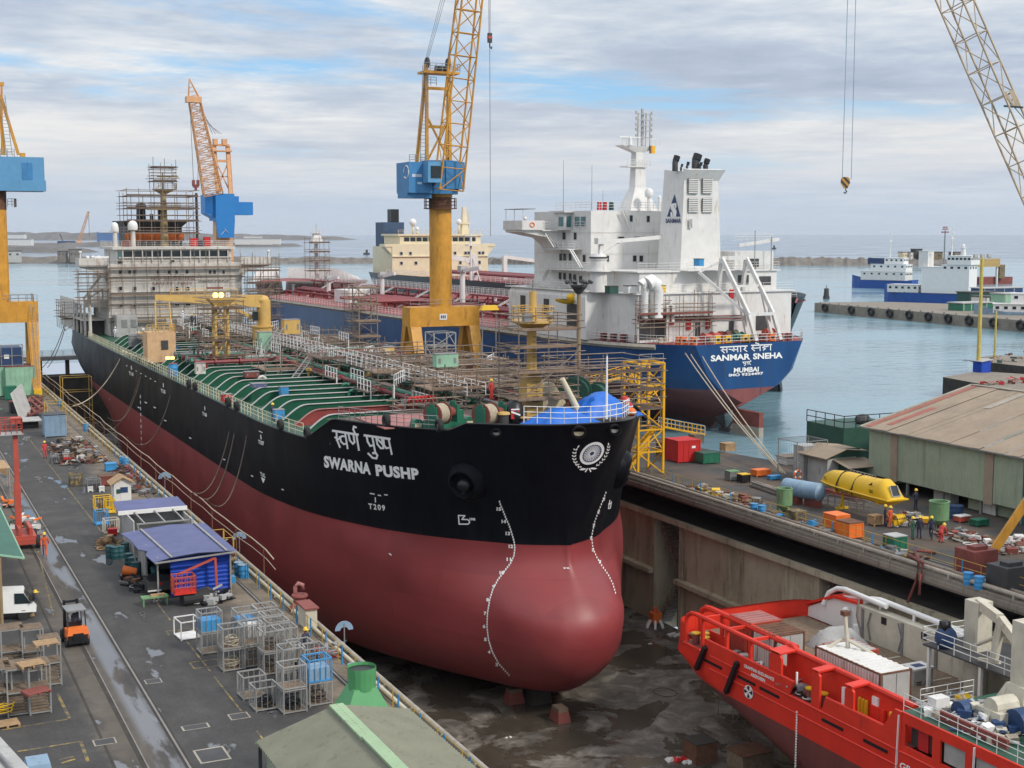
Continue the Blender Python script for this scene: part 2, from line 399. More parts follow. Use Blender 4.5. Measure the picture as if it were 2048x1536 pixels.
def quay_mat():
 m,N,L,b=node_mat('quay_asphalt')
 ge=N.new('ShaderNodeNewGeometry');sp=N.new('ShaderNodeSeparateXYZ');L.new(ge.outputs['Position'],sp.inputs[0])
 def nz(sc,det,sx=1,sy=1,ro=.6,off=0):
  mp=N.new('ShaderNodeMapping');mp.inputs['Scale'].default_value=(sx,sy,1);mp.inputs['Location'].default_value=(off,off*.7,0);L.new(ge.outputs['Position'],mp.inputs[0])
  n=N.new('ShaderNodeTexNoise');n.inputs['Scale'].default_value=sc;n.inputs['Detail'].default_value=det;n.inputs['Roughness'].default_value=ro
  L.new(mp.outputs[0],n.inputs[0]);return n.outputs[0]
 def ramp(x,pts):
  n=N.new('ShaderNodeValToRGB');e=n.color_ramp.elements
  while len(e)<len(pts):e.new(.5)
  for q,(p,c)in zip(e,pts):q.position=p;q.color=(c,c,c,1)if isinstance(c,(int,float))else(*c,1)
  L.new(x,n.inputs[0]);return n.outputs[0]
 def mt(op,a,bb,cc=None):
  n=N.new('ShaderNodeMath');n.operation=op
  for i,v in enumerate((a,bb,cc)):
   if v is None:continue
   if isinstance(v,(int,float)):n.inputs[i].default_value=v
   else:L.new(v,n.inputs[i])
  return n.outputs[0]
 def mix(f,a,bb):
  n=N.new('ShaderNodeMix');n.data_type='RGBA'
  for i,v in((0,f),(6,a),(7,bb)):
   if isinstance(v,(int,float)):n.inputs[i].default_value=v
   elif isinstance(v,tuple):n.inputs[i].default_value=(*v,1)
   else:L.new(v,n.inputs[i])
  return n.outputs[2]
 asp=ramp(nz(.35,10,ro=.7),[(.3,(.034,.034,.035)),(.5,(.052,.051,.051)),(.72,(.085,.081,.077))])
 fine=nz(6,6);asp=mix(mt('MULTIPLY',ramp(fine,[(.4,0.0),(.75,1.0)]),.35),asp,(.115,.11,.10))
 trk=nz(1,6,1.3,.03);asp=mix(mt('MULTIPLY',ramp(trk,[(.45,0.0),(.7,1.0)]),.5),asp,(.045,.043,.042))
 tan=ramp(nz(.5,9,ro=.7),[(.3,(.10,.08,.06)),(.5,(.18,.145,.105)),(.7,(.26,.215,.165))])
 xw=mt('ADD',sp.outputs[0],mt('MULTIPLY',mt('SUBTRACT',nz(.25,5),.5),3.2))
 edge=N.new('ShaderNodeMapRange');L.new(xw,edge.inputs[0]);edge.inputs[1].default_value=18.6;edge.inputs[2].default_value=21.2
 edge.interpolation_type='SMOOTHSTEP'
 lim=mt('MULTIPLY',edge.outputs[0],mt('LESS_THAN',sp.outputs[0],40.0))
 tr=N.new('ShaderNodeMapRange');L.new(mt('ABSOLUTE',mt('SUBTRACT',xw,10.0),None),tr.inputs[0]);tr.inputs[1].default_value=1.6;tr.inputs[2].default_value=.6;tr.inputs[3].default_value=0;tr.inputs[4].default_value=.35
 lim=mt('MAXIMUM',lim,tr.outputs[0])
 colr=mix(lim,asp,tan)
 rp=ramp(nz(.16,8,ro=.65,off=40),[(.45,0.0),(.62,.8)])
 rp=mt('MULTIPLY',rp,mt('GREATER_THAN',sp.outputs[0],60.0))
 colr=mix(rp,colr,(.12,.085,.06))
 w1=ramp(nz(.30,6,1.5,.55,.55,12),[(.615,0.0),(.64,1.0)])
 st=N.new('ShaderNodeMapRange');L.new(mt('ABSOLUTE',mt('SUBTRACT',sp.outputs[0],11.25),None),st.inputs[0]);st.inputs[1].default_value=.75;st.inputs[2].default_value=.3;st.inputs[3].default_value=0;st.inputs[4].default_value=1
 w2=mt('MULTIPLY',st.outputs[0],ramp(nz(.22,5,2.5,.5,.6,3),[(.43,0.0),(.50,1.0)]))
 near=mt('MULTIPLY',mt('LESS_THAN',sp.outputs[0],19.0),mt('GREATER_THAN',sp.outputs[0],9.0))
 wet=mt('MAXIMUM',mt('MULTIPLY',w1,near),w2)
 damp=mt('MULTIPLY',ramp(nz(.3,6,1.5,.55,.55,12),[(.54,0.0),(.62,1.0)]),near)
 colr=mix(mt('MULTIPLY',damp,.45),colr,(.035,.034,.034))
 colr=mix(wet,colr,(.05,.05,.055))
 L.new(colr,b.inputs['Base Color'])
 ro=N.new('ShaderNodeMapRange');L.new(wet,ro.inputs[0]);ro.inputs[3].default_value=.78;ro.inputs[4].default_value=.03;io=N.new('ShaderNodeMapRange');L.new(wet,io.inputs[0]);io.inputs[3].default_value=1.45;io.inputs[4].default_value=1.9;L.new(io.outputs[0],b.inputs['IOR'])
 L.new(ro.outputs[0],b.inputs['Roughness'])
 sp2=N.new('ShaderNodeMapRange');L.new(wet,sp2.inputs[0]);sp2.inputs[3].default_value=.35;sp2.inputs[4].default_value=1.0;L.new(sp2.outputs[0],b.inputs['Specular IOR Level'])
 bp=N.new('ShaderNodeBump');bp.inputs['Distance'].default_value=.02
 inv=mt('SUBTRACT',1.0,wet);L.new(mt('MULTIPLY',inv,.4),bp.inputs['Strength']);L.new(fine,bp.inputs['Height']);L.new(bp.outputs[0],b.inputs['Normal'])
quay_mat()
def floor_mat():
 m,N,L,b=node_mat('dock_floor_wet')
 ge=N.new('ShaderNodeNewGeometry')
 def nz(sc,det,ro=.6,off=0,dist=0):
  mp=N.new('ShaderNodeMapping');mp.inputs['Location'].default_value=(off,off,0);L.new(ge.outputs['Position'],mp.inputs[0])
  n=N.new('ShaderNodeTexNoise');n.inputs['Scale'].default_value=sc;n.inputs['Detail'].default_value=det;n.inputs['Roughness'].default_value=ro;n.inputs['Distortion'].default_value=dist
  L.new(mp.outputs[0],n.inputs[0]);return n.outputs[0]
 def ramp(x,pts):
  n=N.new('ShaderNodeValToRGB');e=n.color_ramp.elements
  while len(e)<len(pts):e.new(.5)
  for q,(p,c)in zip(e,pts):q.position=p;q.color=(c,c,c,1)if isinstance(c,(int,float))else(*c,1)
  L.new(x,n.inputs[0]);return n.outputs[0]
 base=ramp(nz(.45,9,.68,5,.8),[(.34,(.05,.043,.036)),(.47,(.09,.078,.064)),(.56,(.145,.127,.105)),(.70,(.26,.235,.20))])
 wet=ramp(nz(.16,7,.6,21,.6),[(.50,1.0),(.545,0.0)])
 mx=N.new('ShaderNodeMix');mx.data_type='RGBA';ff=N.new('ShaderNodeMath');ff.operation='MULTIPLY';ff.inputs[1].default_value=.82;L.new(wet,ff.inputs[0])
 L.new(ff.outputs[0],mx.inputs[0]);L.new(base,mx.inputs[6]);mx.inputs[7].default_value=(.05,.041,.03,1)
 L.new(mx.outputs[2],b.inputs['Base Color'])
 ro=N.new('ShaderNodeMapRange');L.new(wet,ro.inputs[0]);ro.inputs[3].default_value=.75;ro.inputs[4].default_value=.16;L.new(ro.outputs[0],b.inputs['Roughness'])
floor_mat()
def wall_mat():
 m,N,L,b=node_mat('dock_wall_concrete')
 b.inputs['Roughness'].default_value=.85
 ge=N.new('ShaderNodeNewGeometry')
 def nz(sc,det,v,ro=.65):
  mp=N.new('ShaderNodeMapping');mp.inputs['Scale'].default_value=v;L.new(ge.outputs['Position'],mp.inputs[0])
  n=N.new('ShaderNodeTexNoise');n.inputs['Scale'].default_value=sc;n.inputs['Detail'].default_value=det;n.inputs['Roughness'].default_value=ro
  L.new(mp.outputs[0],n.inputs[0]);return n.outputs[0]
 def ramp(x,pts):
  n=N.new('ShaderNodeValToRGB');e=n.color_ramp.elements
  while len(e)<len(pts):e.new(.5)
  for q,(p,c)in zip(e,pts):q.position=p;q.color=(c,c,c,1)if isinstance(c,(int,float))else(*c,1)
  L.new(x,n.inputs[0]);return n.outputs[0]
 base=ramp(nz(.3,9,(1,1,.6)),[(.3,(.30,.265,.18)),(.5,(.43,.385,.275)),(.72,(.52,.475,.35))])
 st=ramp(nz(.9,9,(1,1,.12),.75),[(.52,0.0),(.70,.72)])
 mx=N.new('ShaderNodeMix');mx.data_type='RGBA';L.new(st,mx.inputs[0]);L.new(base,mx.inputs[6]);mx.inputs[7].default_value=(.05,.042,.032,1)
 sp=ramp(nz(2.2,8,(1,1,1),.75),[(.60,0.0),(.70,.7)])
 m2=N.new('ShaderNodeMix');m2.data_type='RGBA';L.new(sp,m2.inputs[0]);L.new(mx.outputs[2],m2.inputs[6]);m2.inputs[7].default_value=(.07,.055,.04,1)
 L.new(m2.outputs[2],b.inputs['Base Color'])
 bp=N.new('ShaderNodeBump');bp.inputs['Strength'].default_value=.4;bp.inputs['Distance'].default_value=.08
 L.new(nz(3,8,(1,1,1)),bp.inputs['Height']);L.new(bp.outputs[0],b.inputs['Normal'])
wall_mat()
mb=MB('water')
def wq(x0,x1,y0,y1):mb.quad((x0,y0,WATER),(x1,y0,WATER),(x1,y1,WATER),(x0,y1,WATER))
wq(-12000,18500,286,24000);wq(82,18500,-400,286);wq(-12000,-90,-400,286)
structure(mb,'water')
mb=MB('quay_asphalt');mb.box(-90,DL-.9,-60,268,-16,0);structure(mb,'quay_ground')
mb=MB('concrete');mb.box(DL-.9,DL,-60,276,-14.5,.06);mb.mat('dock_wall_concrete');mb.box(-90,DL-.9,268.01,276,-16,-.05);structure(mb,'dock_wall')
mb=MB('quay_asphalt')
mb.add([(69.4,-60,0),(120,-60,0),(120,70,0),(112,96,0),(88.5,106,0),(83.6,128,0),(81.0,200,0),(73,290,0),(69.4,290,0)],[(0,1,2,3,4,5,6,7,8)])
mb.mat('concrete');pl=[(120,-60),(120,70),(112,96),(88.5,106),(83.6,128),(81.0,200),(73,290)]
for(a,b),(c,d)in zip(pl[:-1],pl[1:]):mb.quad((a,b,0),(c,d,0),(c,d,-8),(a,b,-8))
mb.box(69.4,83,289,290,-8,-.02)
structure(mb,'quay_ground')
mb=MB('dock_wall_concrete')
mb.mat('concrete').box(66.9,69.4,-60,290,-.75,.05)
mb.mat('concrete').box(66.75,66.9,-60,290,-.55,-.2)
mb.mat('black').box(71.4,71.6,-60,290,-3.1,-.7)  # back of the recess coloured black to paint the shade under the coping
mb.mat('dock_wall_concrete').box(67.1,71.6,-60,290,-3.2,-2.75);mb.mat('concrete_dark').box(67.6,71.6,-60,290,-2.76,-2.735);mb.mat('dock_wall_concrete')  # thin dark sheet on the ledge top, coping shade put into its colour
niches=[(106.8,111.2),(82.9,85.8),(150,154),(200,204),(56,59)]
y=-60.0
for a,b in sorted(niches):
 mb.box(67.7,70.6,y,a,-14.5,-3.2);y=b
mb.box(67.7,70.6,y,290,-14.5,-3.2)
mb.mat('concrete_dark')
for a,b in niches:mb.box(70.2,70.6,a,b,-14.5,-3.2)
mb.mat('dock_wall_concrete')
y=-60.0
for a,b in sorted(niches):mb.box(66.95,67.7,y,a,-8.75,-8.35);y=b
mb.box(66.95,67.7,y,290,-8.75,-8.35)
for yy in(72,90.2,98.6,121,132,143,165,178,190):mb.box(67.45,67.7,yy-.22,yy+.22,-14,-3.25)
for a,b in niches:
 mb.box(67.5,67.7,a-.45,a-.02,-14,-3.25);mb.box(67.5,67.7,b+.02,b+.45,-14,-3.25)
structure(mb,'dock_wall')
for k,(a,b)in enumerate(niches[:2]):
 mb=MB('concrete')
 for q,(z0,z1)in enumerate(((-8.4,-3.6),(-13.5,-8.8))):
  n=14
  for i in range(n):
   t=i/n;yy=a+.4+(b-a-.9)*(t if q==0 else 1-t);zz=z0+(z1-z0)*t
   mb.box(68.0,69.3,yy,yy+(b-a)/n*1.2,zz-.2,zz)
  p=[(67.95,a+.4+(b-a-.9)*(t if q==0 else 1-t),z0+(z1-z0)*t)for t in(0,1)]
  rail_(mb.mat('rust'),p,.9,2,.03,1.2);mb.mat('concrete')
 o=mb.bd('stairs');tag(o,['concrete steps in the wide dark niche of the dock wall behind the bulbous bow','concrete steps in the narrow dock wall niche behind the red vessel'][k],'stairs','steps down the dock wall')
mb=MB('dock_floor_wet');mb.quad((DL-.5,-60,FLOOR),(68.2,-60,FLOOR),(68.2,290,FLOOR),(DL-.5,290,FLOOR));structure(mb,'dock_floor')
t=thg('dock_gate','dark weathered dock gate with walkway behind the black hull stern','dock gate',(46,284,-14))
mb=MB('concrete_dark');mb.box(DL-2,70,281,286,-14,-4.2);mb.bd('gate_body',t)
mb=MB('concrete_dark')
for xx in arn(24,70,5.2):mb.box(xx,xx+.7,283,284.2,-4.2,-1.1)
mb.mat('steel_grey').box(DL-2,70,282.4,285,-1.1,-.3);mb.bd('walkway',t)
mb=MB('galv');rail_(mb,[(DL-2,282.5,-.3),(70,282.5,-.3)],1.1,3,.035,2);rail_(mb,[(DL-2,284.9,-.3),(70,284.9,-.3)],1.1,3,.035,2);mb.bd('railing',t)
for k,(xx,y0,y1)in enumerate(((12.0,-40,266),(22.0,-40,266),(69.9,-40,285),(79.4,110,200))):
 mb=MB('rail_steel');mb.box(xx-.05,xx+.05,y0,y1,-.02,.035);mb.mat('concrete_dark').box(xx-.16,xx-.06,y0,y1,-.02,.006);mb.box(xx+.06,xx+.16,y0,y1,-.02,.006)
 structure(mb,'crane_rail')
mb=MB('rail_steel');mb.box(10.27,10.33,-40,266,-.02,.02);mb.mat('concrete_dark').box(10.05,10.27,-40,266,-.02,.005);structure(mb,'cable_slot')
mb=MB('concrete_dark');mb.box(8.86,9.0,-40,140,-.02,.005);structure(mb,'cable_slot')
mb=MB('line_yellow')
def stripe(x0,y0,x1,y1,w=.1):
 d=Vec((x1-x0,y1-y0,0)).normalized();n=Vec((-d.y,d.x,0))*w/2;a=Vec((x0,y0,.008));b=Vec((x1,y1,.008))
 mb.quad(a+n,a-n,b-n,b+n)
for a,b in((60,63),(66,72),(73,81.5),(84,111),(112,134),(137,150),(152,170)):stripe(15.9,a,15.9,b)
stripe(10.6,118,10.4,108);stripe(10.5,107,9.4,88)
for z in([(330,1110),(400,1255)],[(400,1255),(0,1320)],[(100,1442),(462,1385)],[(462,1385),(505,1500)],[(340,1490),(420,1470)],[(350,1510),(430,1485)]):
 (a,b),(c,d)=z;p=G(a/2.8656,1000+b/2.8656);q=G(c/2.8656,1000+d/2.8656);stripe(p.x,p.y,q.x,q.y,.16)
for a,b in((75,73.8),(81.7,80.8)):stripe(15.2,a,16.7,a);stripe(15.2,b,16.7,b);stripe(15.2,a,15.2,b);stripe(16.7,a,16.7,b)
o=mb.bd('road_marking');o['kind']='structure'
for k,(px,py,sx,sy)in enumerate(((600,1385,.95,.75),(878,1038,.8,.7),(1370,1238,.9,.8),(1215,1460,1.3,1.6),(1120,1300,1.2,.6))):
 p=G(px/2.8656,1000+py/2.8656);mb=MB('concrete_pale');sx*=.55;sy*=.55;mb.box(p.x-sx,p.x+sx,p.y-sy,p.y+sy,-.02,.006);mb.mat('dark_grey').box(p.x-sx*.86,p.x+sx*.86,p.y-sy*.86,p.y+sy*.86,-.02,.012)
 structure(mb,'ground_cover')
def heap(name,pts,hts,wid,mat,seed,zb=WATER-1,lumps=.35):
 r=RNG(seed);mb=MB(mat);rows=[]
 n=70
 for i in range(n+1):
  t=i/n*(len(pts)-1);k=min(int(t),len(pts)-2);f=t-k
  p=Vec(pts[k]).lerp(Vec(pts[k+1]),f);h=hts[k]+(hts[k+1]-hts[k])*f
  d=(Vec(pts[k+1])-Vec(pts[k])).normalized();nn=Vec((-d.y,d.x));j=1+lumps*(r.random()-.5);w=wid*(.9+.2*r.random())
  e=sin(pi*min(1,i/3)*.5)*sin(pi*min(1,(n-i)/3)*.5);h=h*e+.05
  rows.append([(p.x+nn.x*s*w,p.y+nn.y*s*w,zb+(h*j+1)*q)for s,q in((-1,0),(-.72,.55),(-.5,.96),(0,1),(.5,.94),(.75,.5),(1,0))])
 mb.grid(rows);o=mb.bd(name);o['kind']='structure';return o
def FW(px,dist):
 d=ray(px,500);d=Vec((d.x,d.y,0));d=d*(dist/(d.dot(Vec((_fw.x,_fw.y,0)).normalized())));return(d.x,d.y)
heap('breakwater',[FW(-260,1230),FW(400,1200),FW(760,1200),FW(1060,1210)],[5.2,5.4,5.0,5.0],16,'stone',3)
heap('breakwater',[FW(985,1190),FW(1110,1175)],[4.0,4.4],12,'rock',8)
heap('breakwater',[FW(1440,1130),FW(1620,1130),FW(1780,1120),FW(1935,1110)],[5.2,6.4,5.6,5.2],14,'stone',4)
heap('island',[FW(-300,2750),FW(300,2800),FW(592,2750)],[7,8,6],90,'far_land',5)
heap('island',[FW(-400,5600),FW(100,5700),FW(420,5700),FW(700,5600)],[26,30,26,12],160,'far_land',6)
heap('island',[FW(-300,1900),FW(20,1950),FW(170,1900)],[4,8,5],40,'far_land',9)
# ================================================================ TANKER IN THE DOCK: hull
CX=47.75;KEEL=-12.1
HT={10.3:[(87.2,0),(87.5,2.2),(88.6,4.0),(90.2,5.3),(92,6.4),(94.2,7.9),(98.5,11.0),(104.,13.3),(111,15.4),(124,16.1)],7.5:[(88.6,0),(88.9,1.9),(89.9,3.5),(91.4,4.9),(93.2,6.2),(95.4,7.8),(99.6,10.8),(105,13.2),(112,15.3),(124,16.1)],5.0:[(89.7,0),(90,1.6),(91,3.1),(92.4,4.5),(94.1,5.9),(96.2,7.6),(100.2,10.5),(105.6,13),(112.5,15.1),(125,16.1)],2.5:[(90.6,0),(90.85,1.1),(91.6,2.4),(93,4.0),(94.6,5.4),(96.7,7.2),(100.7,10.2),(106,12.8),(113,15),(126,16.1)],.1:[(91.2,0),(91.45,.5),(92.05,1.7),(93.2,3.5),(94.8,5),(97,7.1),(101,10.0),(106.5,12.7),(114,14.9),(127,16.1)],-1.5:[(91.0,0),(91.2,.5),(91.75,1.6),(92.9,3.4),(94.7,5.1),(97.2,7.3),(101,10.3),(106.5,12.8),(114,14.9),(127,16.1)],-3:[(89.7,0),(89.95,1.1),(90.75,2.6),(92.3,4.2),(94.4,5.7),(97,7.5),(101,10.4),(106.5,12.8),(114,14.9),(127,16.1)],-5:[(88,0),(88.3,1.7),(89.3,3.3),(91.2,4.8),(93.6,6.0),(96.6,7.7),(100.8,10.1),(106.5,12.8),(114,14.9),(127,16.1)],-7:[(87.8,0),(88.1,1.7),(89.2,3.3),(91.2,4.8),(93.6,6.0),(96.6,7.6),(100.8,9.9),(106.5,12.5),(114,14.7),(127,16.1)],-9:[(88.6,0),(88.9,1.6),(90,3.2),(91.9,4.7),(94.2,6),(97,7.5),(101,9.6),(106.8,12),(114.5,14.3),(128,16.0)],-10.8:[(90.4,0),(90.7,1.2),(91.7,2.5),(93.4,3.9),(95.4,5),(98,6.4),(102,8.5),(107.5,10.9),(115.5,13.4),(129,15.6)],-11.8:[(92.2,0),(92.5,.9),(93.4,1.9),(94.9,3.1),(96.8,4.2),(99.3,5.6),(103,7.5),(108.5,9.9),(116.5,12.4),(130,14.9)],-12.1:[(93.4,0),(93.7,.7),(94.5,1.5),(96,2.6),(98,3.6),(100.4,4.9),(104,6.8),(109.5,9.1),(117.5,11.5),(131,13.9)]}
AFTS={10.3:[(160,16.1),(200,16.1),(225,16.0),(245,15.6),(258,14.8),(269.5,13.6)],.1:[(160,16.1),(200,16.1),(225,15.9),(245,15),(258,13.2),(269.5,10.5)],-1.5:[(160,16.1),(200,16.1),(224,15.6),(243,13.8),(256,10.8),(267,6)],-3:[(160,16.1),(200,16.1),(223,15),(242,11.8),(254,7.5),(264,2)],-5:[(160,16.1),(200,16.),(222,13.8),(241,9),(252,4),(260,.6)],-7:[(160,16.1),(200,15.8),(222,12.5),(240,7),(250,2.4),(257,.4)],-9:[(160,16.),(200,15.5),(222,11),(240,5.5),(250,1.6),(256,.4)],-10.8:[(160,15.6),(200,14.8),(222,9.5),(240,4.2),(250,1.2),(256,.4)],-11.8:[(160,14.9),(200,13.8),(222,8),(240,3.2),(250,.9),(256,.3)],-12.1:[(160,13.9),(200,12.5),(222,7),(240,2.5),(250,.7),(256,.2)]}
HZS=sorted(HT)
def pchip_m(y,first=None):
 d=np.diff(y);m=np.zeros(len(y))
 for i in range(1,len(y)-1):
  if d[i-1]*d[i]>0:m[i]=2*d[i-1]*d[i]/(d[i-1]+d[i])
 m[0]=d[0]if first is None else first;m[-1]=d[-1];return m
def herm(y,m,t):
 k=np.clip(t.astype(int),0,len(y)-2);f=t-k
 return(2*f**3-3*f**2+1)*y[k]+(f**3-2*f**2+f)*m[k]+(-2*f**3+3*f**2)*y[k+1]+(f**3-f**2)*m[k+1]
UU=np.concatenate([lsp(0,9,361),lsp(9,15,121)[1:]])
HS=[];HB=[]
for z in HZS:
 row=HT[z]+AFTS.get(z,AFTS[10.3]);s_=np.array([p[0]for p in row],float);b_=np.array([p[1]for p in row],float)
 HS.append(herm(s_,pchip_m(s_,0.0),UU));HB.append(herm(b_,pchip_m(b_,b_[1]*1.35),UU))
HS=np.array(HS);HB=np.array(HB)
_zi=np.array(HZS,float)
def zlerp(A,z):
 i=int(np.clip(np.searchsorted(_zi,z)-1,0,len(_zi)-2));h=_zi[i+1]-_zi[i];f=np.clip((z-_zi[i])/h,0,1.15)
 def slope(j):
  if j<=0:return(A[1]-A[0])/(_zi[1]-_zi[0])
  if j>=len(_zi)-1:return(A[-1]-A[-2])/(_zi[-1]-_zi[-2])
  h0=_zi[j]-_zi[j-1];h1=_zi[j+1]-_zi[j];return((A[j]-A[j-1])/h0*h1+(A[j+1]-A[j])/h1*h0)/(h0+h1)
 m0=slope(i)*h;m1=slope(i+1)*h
 if f>1:return A[i+1]+m1*(f-1)
 return(2*f**3-3*f**2+1)*A[i]+(f**3-2*f**2+f)*m0+(-2*f**3+3*f**2)*A[i+1]+(f**3-f**2)*m1
def ztop(s):
 return float(np.interp(s,[86,94.0,95.3,106.5,110.6,240,270],[10.15,9.66,9.0,8.85,6.75,6.75,7.1]))
def hull_curve(z):
 return zlerp(HS,z),zlerp(HB,z)
def build_swarna_hull(parent):
 S0,B0=hull_curve(9.2);want=list(arn(0,5,.2))
 s_at5=float(np.interp(5,UU,S0));ss=[s for s in list(arn(s_at5+.3,112,.65))+[94.0,95.3,106.5,110.6]+list(arn(113,160,3))+list(arn(162,270,4))+[269.4]if s>s_at5+.1]
 us=sorted(set(want+[float(np.interp(s,S0,UU))for s in ss]+[15.0]))
 nz=[-12.1,-12.02,-11.9,-11.65,-11.25,-10.8,-10.2,-9.5,-8.7,-7.9,-7,-6.2,-5.4,-4.6,-3.8,-3.1,-2.4,-1.7,-1.1,-.5,.1,.8,1.6,2.5,3.4,4.2,5.0]
 cols=[]
 curves={z:hull_curve(z)for z in nz}
 for u in us:
  c=[]
  for z in nz:c.append((float(np.interp(u,UU,curves[z][0])),float(np.interp(u,UU,curves[z][1])),z))
  s=c[-1][0]
  for k in range(1,6):
   f=k/5;z=6.0
   for _ in range(6):
    zt=ztop(s);z=5.0+(zt-5.0)*f;A,B=hull_curve(z);s=float(np.interp(u,UU,A))
   c.append((s,float(np.interp(u,UU,B)),z))
  cols.append(c)
 mb=MB('hull_tanker')
 mb.grid([[(CX-b,s,z)for s,b,z in c]for c in cols]);mb.grid([[(CX+b,s,z)for s,b,z in c]for c in cols])
 mb.add([(CX-b,s,z)for s,b,z in cols[-1]]+[(CX+b,s,z)for s,b,z in reversed(cols[-1])],[tuple(range(2*len(cols[-1])))])
 bot=[(CX-c[0][1],c[0][0],c[0][2])for c in cols]+[(CX+c[0][1],c[0][0],c[0][2])for c in reversed(cols)]
 mb.add(bot,[tuple(range(len(bot)))])
 o=mb.bd('hull',parent,sm=True,ang=28)
 me=o.data;bm=bmesh.new();bm.from_mesh(me);bmesh.ops.remove_doubles(bm,verts=bm.verts,dist=.004);bmesh.ops.recalc_face_normals(bm,faces=bm.faces);bm.to_mesh(me);bm.free()
 me.set_sharp_from_angle(angle=R(28))
 return o,[c[-1]for c in cols]
def hull_mat():
 m,N,L,b=node_mat('hull_tanker')
 ge=N.new('ShaderNodeNewGeometry');sp=N.new('ShaderNodeSeparateXYZ');L.new(ge.outputs['Position'],sp.inputs[0])
 cb=N.new('ShaderNodeCombineXYZ');L.new(sp.outputs[1],cb.inputs[0]);L.new(sp.outputs[2],cb.inputs[1])
 br=N.new('ShaderNodeTexBrick');br.inputs['Scale'].default_value=1;br.inputs['Brick Width'].default_value=8.5;br.inputs['Row Height'].default_value=2.4;br.inputs['Mortar Size'].default_value=.015
 br.inputs['Color1'].default_value=(.88,)*3+(1,);br.inputs['Color2'].default_value=(1.12,)*3+(1,);br.inputs['Mortar'].default_value=(.78,)*3+(1,);br.inputs['Bias'].default_value=0
 L.new(cb.outputs[0],br.inputs[0])
 n1=N.new('ShaderNodeTexNoise');n1.inputs['Scale'].default_value=.25;n1.inputs['Detail'].default_value=8;L.new(ge.outputs['Position'],n1.inputs[0])
 mp=N.new('ShaderNodeMapping');mp.inputs['Scale'].default_value=(1,1,.06);L.new(ge.outputs['Position'],mp.inputs[0])
 n2=N.new('ShaderNodeTexNoise');n2.inputs['Scale'].default_value=1.6;n2.inputs['Detail'].default_value=8;L.new(mp.outputs[0],n2.inputs[0])
 def ramp(x,a,c0,d,c1):
  n=N.new('ShaderNodeValToRGB');e=n.color_ramp.elements;e[0].position=a;e[1].position=d;e[0].color=(*c0,1);e[1].color=(*c1,1);L.new(x,n.inputs[0]);return n.outputs[0]
 red=ramp(n1.outputs[0],.3,(.20,.029,.032),.7,(.255,.040,.042))
 blk=ramp(n2.outputs[0],.35,(.0028,.0034,.006),.75,(.006,.007,.0105))
 st=N.new('ShaderNodeMath');st.operation='GREATER_THAN';L.new(sp.outputs[2],st.inputs[0]);st.inputs[1].default_value=.1
 mx=N.new('ShaderNodeMix');mx.data_type='RGBA';L.new(st.outputs[0],mx.inputs[0]);L.new(red,mx.inputs[6]);L.new(blk,mx.inputs[7])
 mu=N.new('ShaderNodeMix');mu.data_type='RGBA';mu.blend_type='MULTIPLY';mu.inputs[0].default_value=1;L.new(mx.outputs[2],mu.inputs[6]);L.new(br.outputs[0],mu.inputs[7])
 L.new(mu.outputs[2],b.inputs['Base Color'])
 ro=N.new('ShaderNodeMapRange');L.new(n1.outputs[0],ro.inputs[0]);ro.inputs[1].default_value=.3;ro.inputs[2].default_value=.7;ro.inputs[3].default_value=.40;ro.inputs[4].default_value=.54
 L.new(ro.outputs[0],b.inputs['Roughness'])
 si=N.new('ShaderNodeMapRange');L.new(st.outputs[0],si.inputs[0]);si.inputs[3].default_value=.5;si.inputs[4].default_value=.11;L.new(si.outputs[0],b.inputs['Specular IOR Level'])
 bp=N.new('ShaderNodeBump');bp.inputs['Strength'].default_value=.12;bp.inputs['Distance'].default_value=.06
 n3=N.new('ShaderNodeTexNoise');n3.inputs['Scale'].default_value=.9;n3.inputs['Detail'].default_value=3;L.new(ge.outputs['Position'],n3.inputs[0])
 L.new(n3.outputs[0],bp.inputs['Height']);L.new(bp.outputs[0],b.inputs['Normal'])
hull_mat()
SW=thg('tanker','big tanker in the dry dock, black hull over dark red bottom with scaffolded deck','ship',(CX,178,KEEL))
hull_obj,TOP=build_swarna_hull(SW)
_arc={}
def skin(a,z,off=.03):
 zk=round(z*20)/20
 if zk not in _arc:
  S,B=hull_curve(min(zk,10.2));L_=np.concatenate([[0],np.cumsum(np.hypot(np.diff(S),np.diff(B)))]);_arc[zk]=(S,B,L_)
 S,B,L_=_arc[zk];q=abs(a);s=float(np.interp(q,L_,S));b=float(np.interp(q,L_,B));s2=float(np.interp(q+.15,L_,S));b2=float(np.interp(q+.15,L_,B))
 d=Vec((b2-b,s2-s)).normalized();sg=1 if a>=0 else-1
 S3,B3=hull_curve(min(z+.3,10.3));
 n=Vec((-sg*d.y,-d.x,0));b+=d.y*off;s+=-d.x*off
 return Vec((CX-sg*b,s,z))
def skin_find(px,py):
 best=None;d=ray(px,py).normalized()
 a0,z0,sa,sz=20.0,1.0,24.0,11.0
 for it in range(7):
  for i in range(-8,9):
   for j in range(-8,9):
    a=a0+sa*i/8;z=min(10.3,max(-12,z0+sz*j/8));p=skin(a,z,0)-CAM;e=(p-d*p.dot(d)).length
    if best is None or e<best[0]-1e-4:best=(e,a,z)
  _,a0,z0=best;sa*=.35;sz*=.35
 return a0,z0
